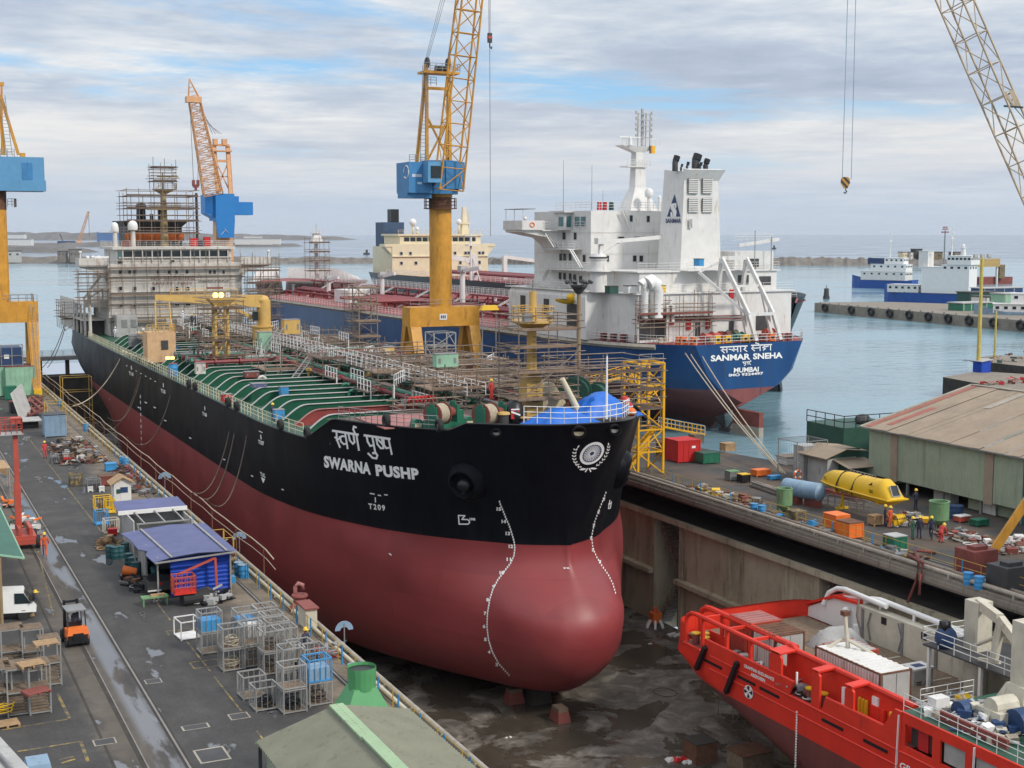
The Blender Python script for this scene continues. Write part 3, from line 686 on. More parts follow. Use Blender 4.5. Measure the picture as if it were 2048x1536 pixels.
# ================================================================ TANKER IN THE DOCK: markings and fittings on the hull
from mathutils.bvhtree import BVHTree
_bv=BVHTree.FromPolygons([tuple(Vec(v.co)+SW.location)for v in hull_obj.data.vertices],[tuple(p.vertices)for p in hull_obj.data.polygons])
def hp(px,py,off=.035):
 h=_bv.ray_cast(CAM,ray(px,py).normalized())
 if h[0]is None:return skin(10,0)
 n=h[1]if h[1].dot(ray(px,py))<0 else-h[1]
 return h[0]+n*off
def bolder(px,py):return hp(px,py)
def on_hull_text(mb,body,bl,br,tl,bold=.03,wide=1.0,space=1.0):
 vs,fs,w=text2d(body,bold,wide,space)
 bl,br,tl=Vec(bl),Vec(br),Vec(tl)
 mb.add([hp(*(bl+(br-bl)*(u/w)+(tl-bl)*v))for u,v in vs],fs)
def on_hull_strokes(mb,lines,t,o=(0,0),k=1.0,off=.035):
 vs,fs,_=strokes2d(lines,t);mb.add([hp(o[0]+u/k,o[1]+v/k,off)for u,v in vs],fs)
mb=MB('paint_white');O=(640,845);K=9.752
on_hull_strokes(mb,[[(255,158),(745,235)]],44,O,K)
on_hull_strokes(mb,[[(325,170),(335,290)],[(300,285),(345,320),(335,350)],[(335,330),(395,480)],[(335,345),(395,300)]],34,O,K)
on_hull_strokes(mb,[[(495,200),(545,505)],[(505,270),(440,262),(400,300),(415,370),(470,420),(520,410)],[(385,285),(440,262)]],34,O,K)
on_hull_strokes(mb,[[(560,215),(590,350),(650,415),(680,380),(655,225)],[(715,230),(765,535)],[(690,215),(655,130),(665,75),(710,95)]],36,O,K)
on_hull_strokes(mb,[[(872,248),(1365,318)]],44,O,K)
on_hull_strokes(mb,[[(915,260),(935,370),(985,455),(1050,440)],[(1025,275),(1085,590)],[(1085,590),(1045,600),(1040,585)],[(1085,580),(1125,640),(1105,700),(1030,685),(945,600)]],36,O,K)
on_hull_strokes(mb,[[(1100,290),(1125,420),(1190,500),(1245,500),(1205,300)],[(1125,320),(1235,430)],[(1245,320),(1255,440),(1300,500),(1345,490)],[(1340,310),(1405,615)]],34,O,K)
on_hull_text(mb,'SWARNA',(649.0,933.0),(742.5,948.0),(648.0,911.0),.05,1.2,1.08)
on_hull_text(mb,'PUSHP',(753.0,950.0),(839.0,958.5),(750.5,928.5),.05,1.3,1.08)
mb.bd('name_lettering',SW)
mb=MB('paint_white')
on_hull_text(mb,'T209',(738,1017),(771,1021),(737,1006),.03,1,1.35);on_hull_strokes(mb,[[(751,995),(751.5,1004)]],2)
on_hull_strokes(mb,[[(741,986.5),(749,988)],[(757,990),(762,991)],[(770,989),(775,990)]],2.2)
on_hull_text(mb,'T187',(517.5,887),(529,891),(517,879),.035);on_hull_strokes(mb,[[(522,870),(523,878)],[(519,862),(525,865)]],1.8)
on_hull_text(mb,'TUG',(522,951.5),(531.5,956),(520.5,943),.03);mb.add([hp(522.5,954),hp(531,958),hp(527,966.5)],[(0,1,2)])
for px,py,tx in((410,823,'T160'),(327,777,'T135'),(263,742,'T110')):
 on_hull_text(mb,tx,(px-4.5,py+7),(px+4.5,py+10.5),(px-4.8,py),.04);on_hull_strokes(mb,[[(px,py-10),(px+.5,py-3)]],1.6)
for px,py in((505,952),(566,979),(331,841),(381,876),(449,919),(278,815),(292,805),(310,815)):on_hull_strokes(mb,[[(px-1.6,py-.8),(px+1.6,py+.8)]],2)
for k in range(7):on_hull_strokes(mb,[[(253+k*9.5,731+k*5.2),(255+k*9.5,732+k*5.2)]],1.4)
on_hull_strokes(mb,[[(218.5,798),(219.5,826)]],2)
for k in range(9):on_hull_strokes(mb,[[(281+.3*k,790+k*12),(281.3+.3*k,796+k*12)]],1.3)
on_hull_strokes(mb,[[(190,560),(205,745),(400,745),(430,715),(430,680),(390,645),(265,640),(330,560),(190,555)]],26,(900,980),10.97)
on_hull_text(mb,'4.50B',(938.5,1039.5),(951,1040.5),(938.5,1035),.05)
on_hull_strokes(mb,[[(1219,1000),(1216,1017),(1220,1016),(1222,1003)],[(1216,1008),(1221,1006)]],1.5)
on_hull_strokes(mb,[[(1127,1135.5),(1131,1137)],[(1128,1138),(1130.5,1135)],[(1134,1135),(1138,1137.5)],[(1134.5,1137.5),(1137,1135)]],1.3)
on_hull_strokes(mb,[[(779,1107),(783,1110)]],2.2)
mb.bd('hull_marking',SW)
mb=MB('paint_white')
DM=[(999.5,1003),(1001.5,1010),(1006,1020),(1013,1038),(1018.5,1050),(1024,1067),(1028.5,1083),(1030,1097),(1028,1112),(1021,1127),(1008,1144),(996,1160),(986,1179),(980,1199),(975.5,1226),(974.5,1253),(977.5,1279),(985,1303),(998,1327),(1019,1350)]
def along(pts,step):
 out=[];acc=0
 for a,b in zip(pts[:-1],pts[1:]):
  a=Vec(a);b=Vec(b);L=(b-a).length
  while acc<L:out.append(a.lerp(b,acc/L));acc+=step
  acc-=L
 return out
for p in along(DM,5.4):on_hull_strokes(mb,[[(p.x,p.y-1.3),(p.x,p.y+1.3)]],2.5)
for m,x,y in((15,1001,1018),(14,1011,1043),(13,1019,1067),(12,1025,1093),(11,1021,1119),(10,1007,1146),(9,989,1174),(8,977,1200),(7,972,1227),(6,970,1253),(5,972.5,1279),(4,980,1304),(3,995,1329)):
 on_hull_text(mb,str(m),(x-(7.5 if m>9 else 4),y+2.5),(x+1.5,y+2.8),(x-(7.5 if m>9 else 4),y-4),.05)
mb.bd('draught_mark',SW);mb=MB('paint_white')
D2=[(1211,985),(1204,1003),(1196,1023),(1188,1045),(1182.5,1073),(1185,1096),(1193,1115),(1204,1133),(1216,1150),(1225,1168),(1231,1188)]
for p in along(D2,6.2):on_hull_strokes(mb,[[(p.x,p.y-1.2),(p.x,p.y+1.2)]],1.9)
for x,y in((1207,998),(1196.5,1024),(1187,1050),(1181.5,1076),(1185,1100),(1199,1124)):on_hull_strokes(mb,[[(x-2,y-2),(x+2,y-2.5),(x-1.5,y+2),(x+2,y+2)]],1.3)
mb.bd('draught_mark',SW)
mb=MB('paint_white');O=(1130,860);K=17.07
def EP(r,t,off):return hp(O[0]+(915+416*r*cos(t))/K,O[1]+(790-140*r*cos(t)+362*r*sin(t))/K,off)
def ring(r0,r1,off,n=40):
 a=[EP(r0,2*pi*i/n,off)for i in range(n)]+[EP(r1,2*pi*i/n,off)for i in range(n)];mb.add(a,[(i,(i+1)%n,n+(i+1)%n,n+i)for i in range(n)])
ring(.0,1.0,.03);mb.mat('paint_navy');ring(.70,.77,.045);ring(.0,.17,.05)
for i in range(24):
 t=2*pi*(i+.5)/24;mb.add([EP(.25,t-.012,.045),EP(.25,t+.012,.045),EP(.71,t+.055,.045),EP(.71,t-.055,.045)],[(0,1,2,3)])
mb.mat('paint_white')
def leaf(x,y,ang,L=95,w=46):
 c,s=cos(ang),sin(ang);q=[(-.5,0),(-.2,.42),(.15,.45),(.5,0),(.15,-.45),(-.2,-.42)]
 mb.add([hp(O[0]+(x+c*a*L-s*b*w)/K,O[1]+(y+s*a*L+c*b*w)/K)for a,b in q],[(0,1,2,3,4,5)])
for(x,y,g)in((355,655,1.35),(320,770,1.5),(305,880,1.57),(310,985,1.6),(345,1085,1.9),(405,1170,2.2),(485,1250,2.4)):
 leaf(x-34,y,g-3.14-.5+3.14+.1-.6+.0,110);leaf(x+38,y,g+.75,110)
leaf(450,560,-.95,130)
for(x,y,g)in((1480,570,1.7),(1465,670,1.8),(1425,775,2.0),(1370,890,2.1),(1300,1000,2.2),(1210,1100,2.3),(1105,1190,2.4)):
 leaf(x-28,y,g-.55,105,36);leaf(x+28,y,g+.5,105,36)
leaf(1475,475,1.5,110,50);leaf(600,1330,-.12,250,80);leaf(960,1305,.02,270,70)
on_hull_strokes(mb,[[(760,1310),(690,1415)],[(820,1310),(870,1410)]],40,O,K)
mb.bd('wheel_emblem',SW)
for k,(px,py,w,h)in enumerate(((994,864,11,9),(1157,862,15,14),(1228,857,12,12))):
 mb=MB('black');q=[]
 for i in range(14):
  t=2*pi*i/14;q.append((cos(t),sin(t)))
 a=[hp(px+w*c,py+h*s*.9,.04)for c,s in q];b=[hp(px+w*c,py+h*s*.9,.22)for c,s in q];c_=[hp(px+w*.72*c,py+h*.66*s,.22)for c,s in q]
 n=14;mb.add(a+b+c_,[(i,(i+1)%n,n+(i+1)%n,n+i)for i in range(n)]+[(n+i,n+(i+1)%n,2*n+(i+1)%n,2*n+i)for i in range(n)])
 mb.mat(['grey_light','cream','grey_light'][k]);mb.add([hp(px+w*.72*c,py+h*(.1+.5*s if s>-.2 else 0)+h*.06,.06)for c,s in q],[tuple(range(n))])
 mb.bd('fairlead',SW)
for sd,ax in((-1,(-.80,-.55,-.22)),(1,(.80,-.55,-.22))):
 S,B=hull_curve(4.9);s0=95.3;b0=float(np.interp(s0,S[:370],B[:370]));c=Vec((CX+sd*b0,s0,4.9));d=Vec(ax).normalized()
 mb=MB('hull_tanker');T=d.to_track_quat('Z','Y').to_matrix().to_4x4();T.translation=c;mb.T=T
 mb.lt((0,0,0),[(2.0,-2.2),(1.85,-.5),(1.5,.35),(1.22,.62),(1.1,.68),(1.0,.5),(.8,.2),(.5,.1)],24);o=mb.bd('anchor_bolster',SW,sm=True,ang=30)
 mb=MB('black');mb.T=T;mb.ball((0,-.1,.38),.62,.5,.42,12,8);mb.cyl((0,0,.1),(0,-.75,.75),.16,.12,8);mb.bd('anchor',SW,sm=True)
mb=MB('deck_green')
zz=6.7;S,B=hull_curve(zz);ys=[107,109,111,113,116,120,126,140,170,200,230,245,258,269]
pts=[(float(np.interp(y,S,B))-.06,y)for y in ys]
mb.grid([[(CX-b,y,zz),(CX-b*.4,y,zz+.25),(CX+b*.4,y,zz+.25),(CX+b,y,zz)]for b,y in pts])
mb.bd('main_deck',SW)
mb=MB('deck_brown');zz=8.75;S,B=hull_curve(zz);us=np.interp([88.2,88.5,89,90,91,92,94,96,98,100,103,105,107.5],S,UU)
pts=[(float(np.interp(u,UU,B))-.08,float(np.interp(u,UU,S)))for u in us]
mb.grid([[(CX-max(b,.02),y,zz),(CX,y,zz+.1),(CX+max(b,.02),y,zz)]for b,y in pts])
mb.mat('deck_pink').box(CX-12,CX-3,99.5,106.8,8.78,8.86);mb.mat('deck_green');b,y=pts[-1];mb.box(CX-b+.3,CX+b-.3,y-.2,y,6.6,8.74)
mb.bd('forecastle_deck',SW)
mb=MB('black')
for sd in(-1,1):
 q=[(CX+sd*(b-.05),s,z+.02)for s,b,z in TOP if s>110.6];mb.path(q,.07,4)
 q=[(CX+sd*(b-.02),s,z+.02)for s,b,z in TOP if s<=110.7];mb.path(q,.07,4)
mb.bd('edge_coaming',SW)
mb=MB('cream')
for sd in(-1,1):
 q=[(CX+sd*(b-.35),s,z)for s,b,z in TOP if s>111.4 and s<236];q=q[::2]
 rail_(mb,q,1.1,3,.035,1.3);mb.bd('deck_railing',SW);mb=MB('cream')
q=[(CX-(b-.3),s,z)for s,b,z in TOP if 96<s<106.5];rail_(mb.mat('galv'),q,1.05,3,.03,1.4)
mb.bd('deck_railing',SW)
mb=MB('paint_white');q=[(CX-4.0,91.0),(CX-1.6,89.1),(CX+1.5,88.6),(CX+3.8,89.8),(CX+5.5,91.8)]
rail_(mb,[(x,y,9.9)for x,y in q],1.25,3,.035,.95);mb.bd('bow_railing',SW)
for k,s in enumerate((110.9,116.5,131,134.5,150,153,96.2,100.5)):
 S,B=hull_curve(6.5 if s>110 else 8.8);b=float(np.interp(s,S,B));z=7.15 if s>110 else 9.3;mb=MB('rubber')
 prof=[(.28,-.2),(.5,-.2),(.58,0),(.5,.2),(.28,.2)];n=12;vs=[];fs=[]
 for r_,h in prof:vs+=[(CX-b+.12+h,s+r_*cos(2*pi*i/n),z+r_*sin(2*pi*i/n))for i in range(n)]
 for i in range(5):
  for j in range(n):fs.append((i*n+j,i*n+(j+1)%n,((i+1)%5)*n+(j+1)%n,((i+1)%5)*n+j))
 mb.add(vs,fs);mb.bd('mooring_chock',SW,sm=True)
def girder(y,mat,x0=33.6,x1=46.8,h=1.35):
 mb=MB(mat);n=6;pr=[(x0,6.72)]+[(x0+.25+2.4*(i/n),6.8+(h)*sin(pi/2*i/n)**1.1)for i in range(n+1)]+[(x1,6.8+h),(x1,6.72)]
 mb.prism(pr,'y',y-.05,y+.05);mb.mat('grey_light' if mat!='deck_red' else 'deck_pink')
 top=pr[1:-1]
 for(a,b),(c,d)in zip(top[:-1],top[1:]):mb.hx([(a,y-.2,b),(c,y-.2,d),(c,y+.2,d),(a,y+.2,b),(a,y-.2,b+.05),(c,y-.2,d+.05),(c,y+.2,d+.05),(a,y+.2,b+.05)])
 return mb.bd('deck_girder',SW)
for k in range(28):
 y=114.2+k*3.9;girder(y,'deck_red' if k==1 else 'girder_green')
 if k%2==0:girder(y,'girder_green',50,62)
r=RNG(4)
for k,(x,z,rad,m)in enumerate(((45.2,8.6,.22,'pipe_red'),(46.1,8.7,.28,'machine_green'),(47.2,8.5,.2,'deck_brown'),(49.3,8.6,.3,'machine_green'),(50.3,8.8,.22,'steel_grey'),(51.4,8.5,.3,'pipe_red'),(52.4,9.2,.18,'deck_brown'),(53.3,8.7,.25,'machine_green'),(54.5,8.4,.22,'steel_grey'),(56.0,8.5,.2,'pipe_red'))):
 mb=MB(m);mb.cyl((x,110,z),(x,228,z),rad,rad,8)
 for y in arn(113,228,6.5):mb.cyl((x,y,z),(x,y+.18,z),rad*1.6,rad*1.6,8)
 for y in arn(112,228,9.75):mb.box(x-.1,x+.1,y-.1,y+.1,6.7,z)
 mb.bd('deck_pipe',SW)
mb=MB('deck_brown');mb.box(47.3,49.1,110,232,9.55,9.68)
for y in arn(111,232,4):mb.bar((47.4,y,6.8),(47.4,y,9.55),.14);mb.bar((49,y,6.8),(49,y,9.55),.14);mb.bar((47.4,y,7.2),(49,y,9.4),.09)
mb.bd('catwalk',SW)
mb=MB('paint_white')
for x in(47.3,49.1):rail_(mb,[(x,110,9.68),(x,232,9.68)],1.1,3,.035,1.6)
mb.bd('catwalk_railing',SW)
for k,y in enumerate((163,165.4,167.8,170.2,172.6,175)):
 mb=MB(['pipe_red','machine_green','steel_grey'][k%3]);mb.cyl((34.5,y,8.6),(61.5,y,8.6),.25,.25,8);
 for x in(34.6,37,40,56,59,61.2):mb.cyl((x,y,8.6),(x+.2,y,8.6),.45,.45,8)
 for x in(36,60):mb.bar((x,y,6.8),(x,y,8.6),.3);mb.cyl((x+.6,y,8.6),(x+.6,y,9.5),.12,.12,6);mb.cyl((x+.6,y,9.5),(x+.6,y,9.58),.32,.32,8)
 mb.bd('manifold_pipe',SW)
for k in range(112):
 y=r.uniform(113,226)if k<60 else r.triangular(109.5,165,113);x=r.choice([r.uniform(36,46),r.uniform(50.5,61)])if k<60 else r.uniform(43,61);z=6.8;m=r.choice(['machine_green','deck_brown','white_old','pipe_red','steel_grey','machine_green','yellow_ship'])
 mb=MB(m);c=r.randrange(4)
 if c==0:mb.cyl((x,y,z),(x,y,z+1.0),.42,.42,10);mb.cyl((x,y,z+1.0),(x,y,z+1.15),.55,.5,10)
 elif c==1:mb.cyl((x,y,z),(x,y,z+1.7),.13,.13,7);mb.lt((x,y,z+1.7),[(.16,-.1),(.38,.05),(.36,.25),(.1,.4)],9)
 elif c==2:mb.box(x-.5,x+.5,y-.4,y+.4,z,z+.9);mb.box(x-.56,x+.56,y-.46,y+.46,z+.9,z+.97);mb.cyl((x+.3,y-.42,z+.5),(x+.3,y-.48,z+.5),.1,.1,6)
 else:mb.path([(x,y,z),(x,y,z+1.2),(x+.15,y,z+1.5),(x+.5,y,z+1.6),(x+.8,y,z+1.4),(x+.85,y,z+1.1)],.16,7)
 mb.bd(['tank_hatch','deck_vent','deck_locker','gooseneck_vent'][c],SW)
HY=236.0
mb=MB('white_old')
tiers=[(36.0,58.6,236,254,6.7,9.9),(36,58.6,236.25,254,9.95,12.2),(36,58.6,236,254,12.25,14.1),(36,58.6,236.2,254,14.15,16.8),(36,58.6,236,253,16.85,18.9)]
for x0,x1,y0,y1,z0,z1 in tiers:mb.box(x0,x1,y0,y1,z0,z1)
for z in(9.9,12.2,14.1,16.8):mb.box(35.8,58.8,235.7,254.2,z,z+.05)
mb.box(37.6,57,236.6,250,18.9,21.3);mb.box(36.9,57.7,236.1,250.4,21.3,21.75)
mb.bd('deckhouse',SW)
for x0,x1,dx in((31.4,36,1),(58.6,64,-1)):
 mb=MB('white_old');mb.box(x0,x1,236.3,240.8,18.55,18.7);mb.box(x0,x1,236.2,236.35,18.7,19.9);mb.box(x0,x0+.15 if dx>0 else x1,236.35,240.8,18.7,19.9)if dx>0 else mb.box(x1-.15,x1,236.35,240.8,18.7,19.9)
 xa=x0 if dx>0 else x1;xb=x1 if dx>0 else x0
 mb.prism([(xb,18.5),(xb,15.2),(xb-dx*.5,16.6),(xb-dx*1.6,17.6),(xa+dx*.2,18.3),(xa,18.5)],'y',237,237.3)
 mb.mat('white_clean').cyl((xa+dx*.3,236.6,19.9),(xa+dx*.3,236.6,20.7),.12,.12,7);mb.ball((xa+dx*.3,236.6,20.9),.25)
 mb.bd('bridge_wing',SW)
 if dx>0:
  mb=MB('paint_white')
  for k in range(3):mb.ball((x0+1.6+k*.9,237.5,20.0),.28,.25,.3)
  mb.box(x0+2.6,x1+.3,236.5,237.2,19.9,20.2);mb.bd('wing_cover',SW)
mb=MB('glass')
for k in range(11):x=38.7+k*1.62;mb.box(x,x+1.42,236.5,236.7,20.05,21.0)
o=mb.bd('bridge_window',SW)
mb=MB('white_old')
for k in range(12):x=38.58+k*1.62;mb.box(x-.09,x+.09,236.3,236.6,18.9,21.3)
mb.box(37.9,57,236.25,236.6,19.85,20.05);mb.bd('bridge_mullion',SW)
mb=MB('glass_teal');mb.box(37.75,38.4,236.52,236.7,19.8,20.9);mb.bd('bridge_window',SW)
def port_px(px,py,w,h,y=HY):
 p=GY(px,py,y);mb=MB('white_old');mb.box(p.x-w/2-.08,p.x+w/2+.08,y-.07,y-.03,p.z-h/2-.08,p.z+h/2+.08)
 f=mb.bd('house_window',SW);g=MB('glass');g.box(p.x-w/2,p.x+w/2,y-.1,y-.068,p.z-h/2,p.z+h/2);g.bd('pane',f)
for px in(240,259,269,316,338,353,374,420,429,447):port_px(px,544,.42,.55)
for px in(241,270,307,354,376):port_px(px,577,.45,.6)
for px in(242,270):port_px(px,611,.5,.4)
port_px(354,609,.8,.4);port_px(376,609,.8,.4);port_px(345,522,.6,.35);port_px(240,524,.8,.5)
for px in(401,407,412,418,424,432,439,446,455):port_px(px,561,.2,.12)
mb=MB('lift_red');MATS['lettering_dull']=MATS['lift_red'].copy();MATS['lettering_dull'].name='lettering_dull'
M('letter_red',(.20,.055,.05),.7);mb=MB('letter_red')
def flat_text(mb,body,bl,br,top,y,bold=.0,wide=1.0,space=1.0):
 a=GY(*bl,y);b=GY(*br,y);c=GY(bl[0],top,y);vs,fs,w=text2d(body,bold,wide,space)
 mb.add([(a.x+(b.x-a.x)*u/w,y,a.z+(b.z-a.z)*u/w+(c.z-a.z)*v)for u,v in vs],fs)
flat_text(mb,'NO SMOKING',(303,559.5),(388,559.5),552,HY-.03,.0,1.2,1.25)
flat_text(mb,'SAFETY  FIRST',(305,570),(385,570),563,HY-.03,.0,1.2,1.2)
mb.bd('house_lettering',SW)
mb=MB('white_old');mb.box(32.2,36,238.5,262,11.9,12.15);mb.box(32.2,36,238.2,238.5,11.6,12.9)
for y in(238.6,243,248,253,258):mb.box(32.2,32.5,y,y+.5,6.8,11.9)
mb.box(32.1,36,240,262,9.2,9.4);mb.box(32.0,32.25,250,268,7.0,12.5)
mb.mat('dark_grey').box(33.2,36,242,262,6.8,9.2)
mb.mat('white_old').bar((32.4,240,12.9),(35.6,239,17.3),.35);mb.bar((33,239.4,12.9),(35.5,239.4,14.6),.3);mb.bar((33,239.4,12.9),(35.6,239.4,12.9),.25);mb.bar((35.5,239.4,12.8),(35.5,239.4,14.6),.3)
mb.cyl((33.0,237.2,6.8),(33.0,237.2,13.6),.28,.25,8);mb.cyl((33.0,237.2,13.6),(33.0,236.9,14.4),.45,.4,8)
mb.bd('side_deck',SW);mb=MB('white_old');mb.box(58.6,64,239,262,9.2,9.4);mb.box(58.6,64,239,262,12,12.2)
mb.bd('side_deck',SW)
mb=MB('grey_light');mb.box(36.6,40.0,232.5,236,6.8,10.4);mb.mat('steel_grey')
for x in(37.4,38.9):mb.box(x,x+.9,232.4,232.5,8.4,9.7)
mb.bd('crane_cabin_cover',SW)
mb=MB('dark_grey');mb.box(42.5,52.5,255.5,264,18.5,25.2);mb.add([(42.5,255.5,25.2),(52.5,255.5,25.2),(52.5,264,25.2),(42.5,264,25.2),(41.4,254.6,26.3),(53.6,254.6,26.3),(53.6,265,26.3),(41.4,265,26.3)],[(0,1,5,4),(1,2,6,5),(2,3,7,6),(3,0,4,7),(4,5,6,7)])
mb.mat('black').cyl((45.6,258,26.3),(45.6,258,29),.9,.8,10);mb.ball((45.6,257.8,29),1.0,1.1,.7);mb.cyl((47.6,258.5,26.3),(47.6,258.5,27.6),.35,.35,8);mb.cyl((49.5,258.4,26.3),(49.5,258.4,28.4),.8,.8,10);mb.ball((49.5,258,28.4),.9,1,.6)
mb.bd('funnel',SW)
mb=MB('yellow_ship');M('mast_ochre',(.30,.22,.10),.6,dirt=(.15,.1,.05),amt=.3);mb.mat('mast_ochre');mb.cyl((48,249,21.7),(48,249,31.2),.75,.5,10);mb.add([(46.2,247.8,31.9),(50.2,247.8,31.9),(50.2,250.2,31.9),(46.2,250.2,31.9),(47.6,248.6,31.0),(48.5,248.6,31.0),(48.5,249.5,31.0),(47.6,249.5,31.0)],[(0,1,2,3),(0,1,5,4),(1,2,6,5),(2,3,7,6),(3,0,4,7)])
mb.box(45.3,50.8,248,250,28.2,28.45);rail_(mb,[(46.2,247.8,31.9),(50.2,247.8,31.9),(50.2,250.2,31.9)],1,3,.04,.8);rail_(mb,[(45.3,248,28.4),(50.8,248,28.4)],1,3,.04,.8)
mb.cyl((48,249,31.9),(48,249,34.8),.18,.1,6);mb.box(47.0,50.8,248.9,249.1,34.0,34.25);mb.bd('radar_mast',SW)
for x,s,h in((37.8,.62,3.1),(40.8,.82,3.4)):
 mb=MB('white_old');mb.cyl((x,239,21.7),(x,239,21.7+h-.4),.42,.36,10);mb.mat('white_clean').lt((x,239,21.7+h),[(s*.9,-.5),(s,-.2),(s,.3),(s*.85,.75),(s*.5,1.0),(.05,1.12)],14);mb.bd('satellite_dome',SW,sm=True,ang=40)
mb=MB('white_old');rail_(mb,[(37,236.2,21.75),(57.6,236.2,21.75),(57.6,250,21.75)],1.0,3,.035,1.4);rail_(mb,[(37,236.2,21.75),(37,250,21.75)],1.0,3,.035,1.4);mb.mat('brown_red').box(38.6,40,236.6,237.4,21.8,22.8);mb.mat('red_paint').box(50.2,51.4,237,238,21.8,23.2);mb.mat('navy_suit').box(51.5,52.4,237,238,21.8,22.9);mb.mat('red_paint').box(52.5,53.6,237,238,21.8,23.4);mb.bd('monkey_island_rail',SW)
mb=MB('orange');mb.box(42.2,52.8,255.2,255.35,22.6,24.0);mb.bd('safety_net',SW)
r=RNG(8)
# ================================================================ scaffolds and things on the tanker's deck
def scf(label,x0,x1,y0,y1,z0,z1,nx,ny,lift=2.0,planks=None,pole='scaffold_pole',plank='plank',r=.052,seed=0,group='scaffolds on the black tanker',over=.9,diag=True,name='scaffold'):
 q=RNG(seed);t=thg(name,label,'scaffold',((x0+x1)/2,(y0+y1)/2,z0),0,group)
 xs=[x0+(x1-x0)*i/nx for i in range(nx+1)];ys=[y0+(y1-y0)*i/ny for i in range(ny+1)];zs=list(arn(z0+lift,z1+.01,lift))
 mb=MB(pole)
 for x in xs:
  for y in ys:
   if 0<xs.index(x)<nx and 0<ys.index(y)<ny:continue
   mb.tube((x,y,z0),(x+q.uniform(-.05,.05),y,z1+q.uniform(.1,over*1.5)),r)
 for z in zs:
  for h in(0,.55,1.05):
   if h and q.random()<.15:continue
   e=q.uniform(.1,.7)
   mb.tube((x0-e,y0,z+h),(x1+q.uniform(.1,.7),y0,z+h),r*.9);mb.tube((x0-e,y1,z+h),(x1+e,y1,z+h),r*.9)
   mb.tube((x0,y0-e,z+h),(x0,y1+e,z+h),r*.9);mb.tube((x1,y0-e,z+h),(x1,y1+e,z+h),r*.9)
 if diag:
  for z in zs:
   if q.random()<.7:a=q.randrange(nx);mb.tube((xs[a],y0,z-lift),(xs[a+1],y0,z),r*.9)
   if q.random()<.5:mb.tube((x1,y0,z-lift),(x1,y1,z),r*.9)
 mb.bd('pole_frame',t)
 for z in(zs if planks is None else planks):
  mb=MB(plank);w=.28;d=0
  while d<min(1.1,(y1-y0)*.5):
   mb.box(x0-q.uniform(.1,.5),x1+q.uniform(.1,.5),y0+d,y0+d+w-.02,z+.02,z+.07+q.uniform(0,.03));mb.box(x0-q.uniform(.1,.4),x1+q.uniform(.1,.4),y1-d-w+.02,y1-d,z+.02,z+.07);d+=w
  mb.box(x0-.1,x1+.1,y0-.04,y0,z+.05,z+.28)
  if nx>1 or True:mb.box(x0,x0+.85,y0+d,y1-d,z+.03,z+.08);mb.box(x1-.85,x1,y0+d,y1-d,z+.03,z+.08)
  mb.bd('plank_platform',t)
 return t
scf('wide scaffold cage of four plank levels round the dark funnel of the black tanker',41.2,53.6,246.5,254.4,21.8,30.8,6,2,2.2,None,plank='plank_dark',seed=1,r=.06)
scf('small scaffold at the very top round the radar mast of the black tanker',46,50.0,247.2,250.8,31.6,36.2,2,1,1.6,[33.2,35.6],plank='plank_dark',seed=2)
scf('tall scaffold under the port bridge wing, beside open water',31.0,35.8,234.4,236.0,11,17.4,3,1,1.9,[14.3,17.2],plank='plank_dark',seed=3)
scf('scaffold of many levels under the starboard bridge wing',59.2,64.8,234,236,7,19.5,4,1,2.1,None,plank='plank_dark',seed=4)
scf('thin scaffold poles across the white deckhouse front with lettering behind',36.2,58.4,235.0,235.7,7,20.4,11,1,2.25,[9.1,13.6,18.1],plank='plank',seed=5,r=.035,diag=False)
scf('outrigger scaffold hung off the port quarter of the black tanker',30.6,33.2,251,262,6.9,11.0,1,4,2.0,[8.9],plank='plank_dark',seed=6)
